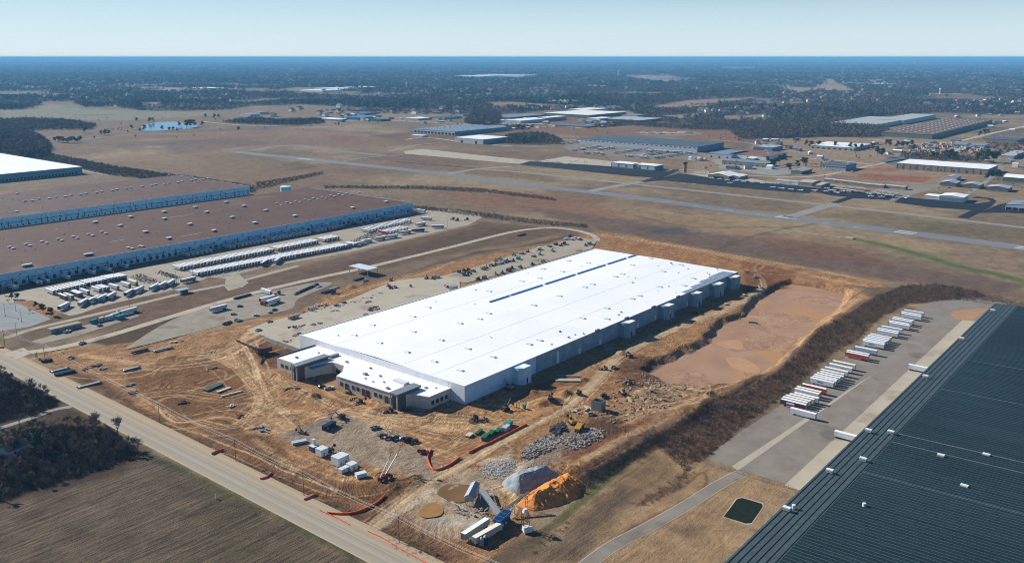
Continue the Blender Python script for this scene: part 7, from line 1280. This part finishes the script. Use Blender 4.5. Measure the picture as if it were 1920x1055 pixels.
wood([(600, 208), (700, 205), (860, 208), (880, 215), (800, 215), (680, 212)], 12, 9, 6, 'trees along the village road', 13, .5, thin=.6); wood([(1845, 262), (1925, 262), (1925, 300), (1870, 292)], 10, 9, 5, 'bare trees near the right edge beyond the tan warehouse', 14, .6, thin=.5); wood([(1690, 290), (1760, 292), (1850, 298), (1860, 305), (1760, 302), (1690, 298)], 8, 9, 5, 'scrub behind the long tan warehouse', 15, .5)
tw = [twig_proto(34, s, .035) for s in range(5)]; tw2 = [twig_proto(60, s+9, .02) for s in range(5)]
wood([(480, 343), (545, 333), (605, 322), (606, 327), (545, 341), (500, 352), (482, 356)], 4, 3.4, 2.4, 'dark scrub line in the meadow behind the tank', 16, .9, protos=tw); wood([(605, 349), (780, 349), (905, 354), (1042, 372), (1042, 377), (905, 361), (780, 355), (610, 353)], 3.6, 3.4, 2.2, 'dark hedge of scrub running across the meadow', 17, .9, protos=tw)
wood([(772, 386), (860, 394), (960, 407), (1100, 422), (1100, 428), (1000, 420), (900, 407), (775, 391)], 3.2, 3.2, 1.9, 'scrub line between the meadow and the left yard', 18, .9, protos=tw)
BRUSH = [(1645, 556), (1690, 536), (1760, 533), (1830, 545), (1850, 556), (1780, 563), (1705, 569), (1655, 590), (1610, 636), (1560, 662), (1500, 718), (1440, 765), (1400, 790), (1352, 835), (1328, 858), (1300, 868), (1285, 885), (1262, 862), (1235, 836), (1190, 863), (1130, 903), (1090, 928), (1064, 925), (1062, 900), (1095, 886), (1150, 852), (1200, 830), (1290, 785), (1330, 748), (1400, 724), (1450, 700), (1490, 668), (1535, 622)]
wood(BRUSH, 1.75, 2.1, 1.5, 'dense brown winter brush between the site and the trailer yard', 19, .9, RED*1.1, tw2, True, name='brush'); wood(BRUSH, 4.2, 4.4, 2.8, 'taller bushes rising out of the winter brush', 20, .9, DARKB*1.5, tw2, True, thin=.3, name='brush')
wood([(1215, 950), (1190, 940), (1240, 912), (1290, 878), (1302, 885), (1290, 905), (1240, 935)], 2.2, 1.5, 1.3, 'low dry weeds in the meadow', 21, .9, RED*1.1, tw2, True, name='weeds'); wood([(1740, 545), (1850, 548), (1960, 575), (1960, 590), (1850, 570), (1780, 562)], 3, 1.6, 1.8, 'low brush behind the dark-roofed warehouse', 22, .7, BARE*1.3, tw2, True, name='weeds')
wood([(985, 1045), (1030, 1000), (1065, 975), (1080, 965), (1072, 985), (1035, 1015), (1000, 1045)], 2.4, 1.6, 1.4, 'low weeds behind the mixing plant', 23, .9, BARE, tw2, True, name='weeds'); wood([(1020, 870), (1100, 860), (1180, 815), (1240, 790), (1230, 805), (1120, 868), (1060, 895)], 3, 1.8, 1.5, 'scattered weeds on the dirt bank', 24, .9, RED, tw2, True, thin=.6, name='weeds')
wood([(700, 1000), (760, 1000), (830, 1040), (820, 1055), (760, 1040)], 2.6, 1.2, 1.3, 'dry weeds on the verge beside the entrance', 25, .9, DARKB*1.3, tw2, True, name='weeds')
# --- the thicket on the left: undergrowth, then each tree
T1 = [(-40, 690), (0, 700), (60, 727), (108, 752), (110, 762), (60, 776), (0, 792), (-60, 810)]; T2 = [(-160, 870), (-20, 850), (60, 806), (110, 800), (200, 800), (245, 835), (264, 852), (200, 878), (120, 902), (0, 940), (-160, 975)]; T3 = [(-60, 815), (0, 806), (50, 795), (105, 785), (170, 778), (205, 800), (150, 812), (60, 820), (0, 850), (-60, 850)]
wood(T1, 1.5, 3.0, 1.5, 'undergrowth of the small wood at the left edge', 26, .9, DARKB, tw2, name='undergrowth'); wood(T2, 1.5, 3.0, 1.6, 'undergrowth of the dark thicket beside the field', 27, .9, DARKB, tw2, name='undergrowth'); wood(T3, 2.6, 1.6, 1.3, 'low brush around the small house', 28, .8, RED*.8, tw2, name='undergrowth')
bark = M('bare_bark', C(134, 120, 108), .9, .2, 2, objvar=.25); 
def mk_bare(seed, H=11., twigs=1):
    def f():
        r_ = random.Random(seed); o = empty('bare_tree', (0, 0, 0)); tr = MB(); V = []; F = []
        def seg(m, p, q, r0, r1): m.tube(p, q, r0, r1, n=4 if r0 > .08 else 3, cap=False)
        cr = MB()
        def grow(p, d, l, r, dep):
            q = p+d*l; seg(tr if dep == 0 else cr, p, q, r, r*.7)
            if dep >= 5: return
            k = 3 if dep < 4 else 2
            for i in range(k+(1 if dep in (1, 2) else 0)):
                ax = Vector((r_.gauss(0, 1), r_.gauss(0, 1), r_.gauss(0, .5))).normalized(); nd = (d+ax*r_.uniform(.5, .95)+Vector((0, 0, .22))).normalized(); t = r_.uniform(.45, 1) if dep else r_.uniform(.6, 1); grow(p+d*l*t, nd, l*r_.uniform(.6, .8), max(r*.62, .06), dep+1)
        grow(Vector((0, 0, -.3)), Vector((r_.gauss(0, .06), r_.gauss(0, .06), 1)).normalized(), H*.3, H*.022, 0)
        kid(o, tr.build('trunk', [bark])); kid(o, cr.build('crown', [bark])); return o
    return f
def in_poly(p, poly): return sdist(np.array([p[0]]), np.array([p[1]]), poly)[0] > 0
bi = 0
for poly, n_, where in ((PP(T1), 38, 'in the small wood at the left edge'), (PP(T2), 84, 'in the dark thicket beside the field'), (PP(T3), 10, 'around the small house')):
    xs = [a for a, _ in poly]; ys = [b_ for _, b_ in poly]; k = 0; rt = random.Random(n_)
    while k < n_:
        p = (rt.uniform(min(xs), max(xs)), rt.uniform(min(ys), max(ys)))
        if not in_poly(p, poly): continue
        k += 1; v = rt.randint(0, 4); place(('bare', v), mk_bare(v+30), (*p, 0), rt.uniform(0, 6.28), f'bare brown tree standing {where}', 'tree', 'bare trees '+where, s=rt.uniform(.7, 1.15))
for (px, py), s, lab in [((178, 811), 1.5, 'tall bare tree at the roadside, left of two'), ((221, 815), 1.3, 'bare tree at the roadside, right of two'), ((128, 798), .8, 'thin bare tree beside the side lane'), ((120, 815), .9, 'pale bare tree behind the reddish leaf patch'), ((1375, 775), .9, 'grey bare tree rising out of the winter brush'), ((1333, 758), 1.1, 'grey bare tree at the corner of the muddy basin')]: place(('bare', 2), mk_bare(32), (*P(px, py), 0), R(px), lab, 'tree', None, s=s)
def mk_green(seed, colr, H=11., W=5.6, n_=900, name='evergreen_tree', tap=.5):
    def f():
        o = empty(name, (0, 0, 0)); t = MB(); t.tube((0, 0, -.3), (0, 0, H*.55), .28, .14, n=6); kid(o, t.build('trunk', [bark])); g = np.random.default_rng(seed); V = []
        for b_ in range(11):
            a = g.random()*6.28; rr2 = g.random()**.6; zz = .28+.62*g.random(); rad_ = (1-tap*(zz-.2))*.72; c = np.array([math.cos(a)*rr2*W*rad_*.8, math.sin(a)*rr2*W*rad_*.8, zz*H]); p = cloud_proto(n_//11, seed*20+b_, .34); V.append((p-np.array([0, 0, .5]))*np.array([W*.46, W*.46, H*.24])+c)
        V = np.concatenate(V); cc_ = np.repeat(np.array(colr)*(.7+.6*g.random(len(V)//3))[:, None], 3, 0); c_ = npmesh('crown', V, np.arange(len(V)).reshape(-1, 3), [folm], cc_); kid(o, c_); return o
    return f
EV = [(1511, 274, 12), (1520, 277, 15), (1535, 276, 14), (1565, 278, 13), (1593, 281, 14), (1602, 281, 13), (1615, 280, 12), (1635, 283, 15), (1645, 292, 17), (1652, 295, 18), (1662, 273, 14), (1668, 276, 15), (1683, 278, 14), (1693, 277, 14), (1701, 276, 12), (1709, 274, 12), (1712, 284, 13), (1747, 299, 15), (1756, 297, 12), (1775, 299, 16), (1784, 298, 17), (1792, 299, 15), (1833, 302, 17), (1842, 303, 18), (1851, 305, 22), (1862, 304, 21), (1869, 300, 17), (1858, 335, 13), (1872, 336, 14), (1850, 337, 10), (1837, 256, 14), (1846, 254, 14), (1852, 252, 12),
      (1448, 313, 13), (1455, 311, 15), (1462, 309, 16), (1470, 305, 15), (1440, 302, 9), (1479, 322, 15), (1495, 315, 12), (1506, 311, 14), (1512, 307, 11), (160, 250, 15), (190, 254, 11), (197, 255, 15), (204, 253, 12), (247, 243, 13), (271, 246, 14), (262, 248, 10), (256, 228, 12), (281, 230, 15), (287, 229, 12), (304, 245, 12), (318, 246, 11), (325, 246, 12), (332, 247, 9), (337, 238, 13), (350, 240, 22), (358, 239, 22), (364, 238, 18), (380, 237, 13), (447, 246, 12), (385, 221, 13), (402, 223, 14), (410, 222, 12), (15, 266, 16), (8, 264, 14), (457, 232, 10), (240, 249, 6), (177, 260, 6), (515, 234, 16), (520, 236, 14), (530, 235, 16), (545, 235, 14), (555, 234, 15), (565, 235, 13), (635, 236, 9), (630, 235, 7), (1000, 239, 9), (972, 243, 12), (980, 243, 11)]
EV += [(104+i*5.2, 268-abs(i-5)*.4+(i % 3)*.5, 11+(i*7 % 4)) for i in range(10)]
for i, (px, py, h) in enumerate(EV):
    p = P(px, py); v = i % 4; side = 'on the right half' if px > 960 else 'on the left half'; place(('green', v), mk_green(v+1, GRN if v % 2 else GRN2), (*p, 0), rnd.uniform(0, 6.3), f'dark evergreen tree beyond the airfield, {nth(i+1)} of those {side}', 'tree', 'dark evergreen trees beyond the airfield', s=h/8.8)
for i, (px, py, h) in enumerate([(68, 577.5, 6), (81, 585, 8.5), (96, 592, 8.5), (9, 554, 6), (22, 561, 6), (33, 561, 6.5)]): place(('green', i % 4), None, (*P(px, py), 0), i, f'round green tree at the edge of the near truck yard, {nth(i+1)} in the row', 'tree', 'green trees by the near truck yard', s=h/11)
for i, (px, py, h) in enumerate([(72, 845, 11), (62, 835, 9), (88, 832, 8), (30, 845, 6)]): place(('green', i % 4), None, (*P(px, py), 0), i, f'dark green tree beside the small house in the thicket, {nth(i+1)} from the front', 'tree', 'green trees beside the small house', s=h/11)
for i, (px, py, h) in enumerate([(16, 568, 5), (56, 586, 5.5), (1378, 262, 10), (1390, 265, 13), (1402, 264, 14), (1412, 262, 12), (1350, 262, 10), (1330, 258, 8), (1140, 252, 10), (1145, 252, 8), (1360, 255, 9), (1352, 256, 9), (1540, 310, 10), (1547, 306, 11), (1560, 305, 9), (1530, 312, 9), (212, 246, 13), (222, 245, 11), (228, 244, 12), (300, 237, 7), (405, 228, 15), (420, 230, 16), (432, 231, 14), (445, 231, 15), (496, 242, 10), (500, 243, 9), (582, 238, 8), (568, 244, 8), (555, 244, 7), (1760, 355, 6), (1900, 349, 8), (1915, 356, 9), (1570, 257, 8), (1500, 263, 7), (1395, 268, 9), (1610, 300, 7), (810, 397, 4), (858, 236, 12), (866, 235, 10)]): place(('bare', i % 5), mk_bare(30+i % 5), (*P(px, py), 0), i, f'bare tree in the middle distance, {nth(i+1)} of the scattered ones', 'tree', 'scattered bare trees in the middle distance', s=h/11)
for i in range(70):
    a_ = random.Random(i*7+1); q = a_.choice([(1310, 1560, 258, 325), (1600, 1915, 262, 300), (620, 900, 208, 236), (880, 1160, 222, 250), (180, 480, 222, 262)]); place(('bare', i % 5), mk_bare(30+i % 5), (*P(a_.uniform(q[0], q[1]), a_.uniform(q[2], q[3])), 0), i, f'bare tree among the far sheds and fields, {nth(i+1)} of the scatter', 'tree', 'bare trees among the far sheds', s=a_.uniform(.7, 1.3))
# --- far suburbs
hw = [M('house_wall', C(226, 220, 210, 1.4), .8, .1, 1, objvar=.3), M('house_wall_warm', C(222, 190, 140, 1.3), .8, .1, 1, objvar=.3)]; hr = [M('house_roof_grey', C(110, 110, 112), .8, .1, 1, objvar=.3), M('house_roof_brown', C(128, 108, 96), .8, .1, 1, objvar=.3)]
def mk_house(k, warm):
    def f():
        a, b_ = (15, 10) if k % 2 else (12, 12); t = MB(); t.box(-a/2, a/2, -b_/2, b_/2, 0, 5 if k < 2 else 6.5, m=0); z = 5 if k < 2 else 6.5; t.gable(-a/2, a/2, -b_/2, b_/2, z, 3.6, 'x' if k != 1 else 'y', 0, 1, .5); t.box(a/2-5, a/2+1, -b_/2-4, -b_/2, 0, 4); t.gable(a/2-5, a/2+1, -b_/2-4.2, -b_/2+1, 4, 2.6, 'y', 0, 1, .3)
        return t.build('house', [hw[warm], hr[k % 2]])
    return f
ZN = [([(690, 170), (860, 163), (1060, 172), (1050, 192), (700, 188)], 105, 0, 'in the suburb below the water tower'), ([(960, 201), (1200, 204), (1190, 208), (980, 206)], 34, 0, 'in the row behind the cream-roofed factory'), ([(1440, 167), (1500, 180), (1640, 178), (1650, 194), (1480, 198), (1450, 188)], 62, 1, 'in the sandy suburb right of the motorway clearing'),
      ([(1300, 211), (1450, 190), (1480, 200), (1430, 224), (1340, 216)], 40, 0, 'in the suburb below the long pale field'), ([(1700, 198), (1920, 184), (1920, 206), (1720, 206)], 36, 0, 'in the suburb near the right edge'), ([(480, 200), (880, 203), (880, 222), (700, 228), (460, 222)], 20, 0, 'in the village at the edge of the airfield')]
rh = random.Random(3)
for q, n_, wm_, where in ZN:
    pw = PP(q); xs = [a for a, _ in pw]; ys = [b_ for _, b_ in pw]; k = 0
    while k < n_:
        p = (rh.uniform(min(xs), max(xs)), rh.uniform(min(ys), max(ys)))
        if not in_poly(p, pw): continue
        k += 1; v = rh.randint(0, 3); w_ = 1 if wm_ and rh.random() < .6 else 0; place(('house', v, w_), mk_house(v, w_), (*p, 2), R(rh.choice([0, 90, 45, 20])), f'pale house {where}', 'house', 'pale houses '+where, s=rh.uniform(1.2, 1.7))
def farstuff(poly, n_, lab, seed, s=1.2):
    pw = PP(poly); xs = [a for a, _ in pw]; ys = [b_ for _, b_ in pw]; r_ = random.Random(seed); k = 0; t = MB()
    while k < n_:
        x, y = r_.uniform(min(xs), max(xs)), r_.uniform(min(ys), max(ys))
        if not in_poly((x, y), pw): continue
        k += 1; a, b_ = r_.uniform(6, 10)*s, r_.uniform(5, 8)*s; z = r_.uniform(8, 12)*s; t.box(x-a, x+a, y-b_, y+b_, 0, z, m=0); t.gable(x-a, x+a, y-b_, y+b_, z, 4*s, 'x' if r_.random() < .5 else 'y', 0, 1)
    o = t.build('distant_houses', [hw[0], hr[0]]); o['kind'] = 'stuff'; o['label'] = lab
farstuff([(0, 150), (460, 158), (480, 192), (60, 190)], 130, 'specks of houses scattered in the woods on the left', 1); farstuff([(500, 140), (1400, 140), (1420, 175), (500, 180)], 240, 'specks of houses scattered in the central woods', 2, 1.3); farstuff([(1440, 135), (1920, 135), (1920, 182), (1440, 185)], 170, 'specks of houses scattered in the woods on the right', 3, 1.4)
# --- air: one even volume round the whole scene
t = MB(); Rz = 182000; z0 = -6; z1 = CH+6
c4 = [(-Rz, -Rz), (Rz, -Rz), (Rz, Rz), (-Rz, Rz)]; t.hexa([(x, y, z0) for x, y in c4], [(x, y, z1) for x, y in c4])
hm = bpy.data.materials.new('air'); hm.use_nodes = True; nt = hm.node_tree; nt.nodes.remove(nt.nodes['Principled BSDF']); pv = nt.nodes.new('ShaderNodeVolumePrincipled'); pv.inputs['Color'].default_value = (.20, .53, .87, 1); pv.inputs['Density'].default_value = 5.8e-5; pv.inputs['Anisotropy'].default_value = 0
nt.links.new(pv.outputs[0], nt.nodes['Material Output'].inputs['Volume']); o = t.build('haze', [hm]); o['kind'] = 'stuff'

# --- labels that count from the left follow what the picture shows
import re
def pxof(o):
    x, y = o.location[0], o.location[1]; r = x*RT[0]+y*RT[1]; f_ = x*FW[0]+y*FW[1]; z = f_*math.cos(PITCH)+CH*math.sin(PITCH); return CX+FPX*r/max(z, 1)
PAT = [r'^(.*), [\w-]+ (?:in the scatter|of the scatter|of the scattered ones|in the cluster before the tan hangars|from the left)$', r'^(.*), [\w-]+ (of those on the (?:left|right) half)$', r'^(.*), [\w-]+ (in the line of equipment behind the warehouse)$', r'^(.*), [\w-]+ (in the rows before the far dark-roofed warehouse)$']
bk = {}
for o in COL.objects:
    l = o.get('label')
    if not l or 'category' not in o: continue
    for i, p in enumerate(PAT):
        m_ = re.match(p, l)
        if m_:
            if i == 0 and not o.get('group'): break
            bk.setdefault((i, o.get('group') if i != 2 else 'eq', m_.group(2) if i else ''), []).append((pxof(o), o, m_)); break
    else:
        if l.startswith('pale house ') or l.startswith('bare brown tree'): bk.setdefault((9, o['group'], ''), []).append((pxof(o), o, None))
for (i, g_, suf), L_ in bk.items():
    L_.sort(key=lambda q: q[0])
    for k, (px_, o, m_) in enumerate(L_):
        n_ = nth(k+1) if k < 99 else 'hundred-and-'+nth(k-99)
        if i == 9: o['label'] = f"{'house' if 'house' in o['label'] else 'bare tree'}, {n_} from the left "+re.sub(r'^(pale house|bare brown tree standing) ', '', o['label'])
        else: o['label'] = f"{m_.group(1)}, {n_} from the left"+(' '+suf if suf else '')
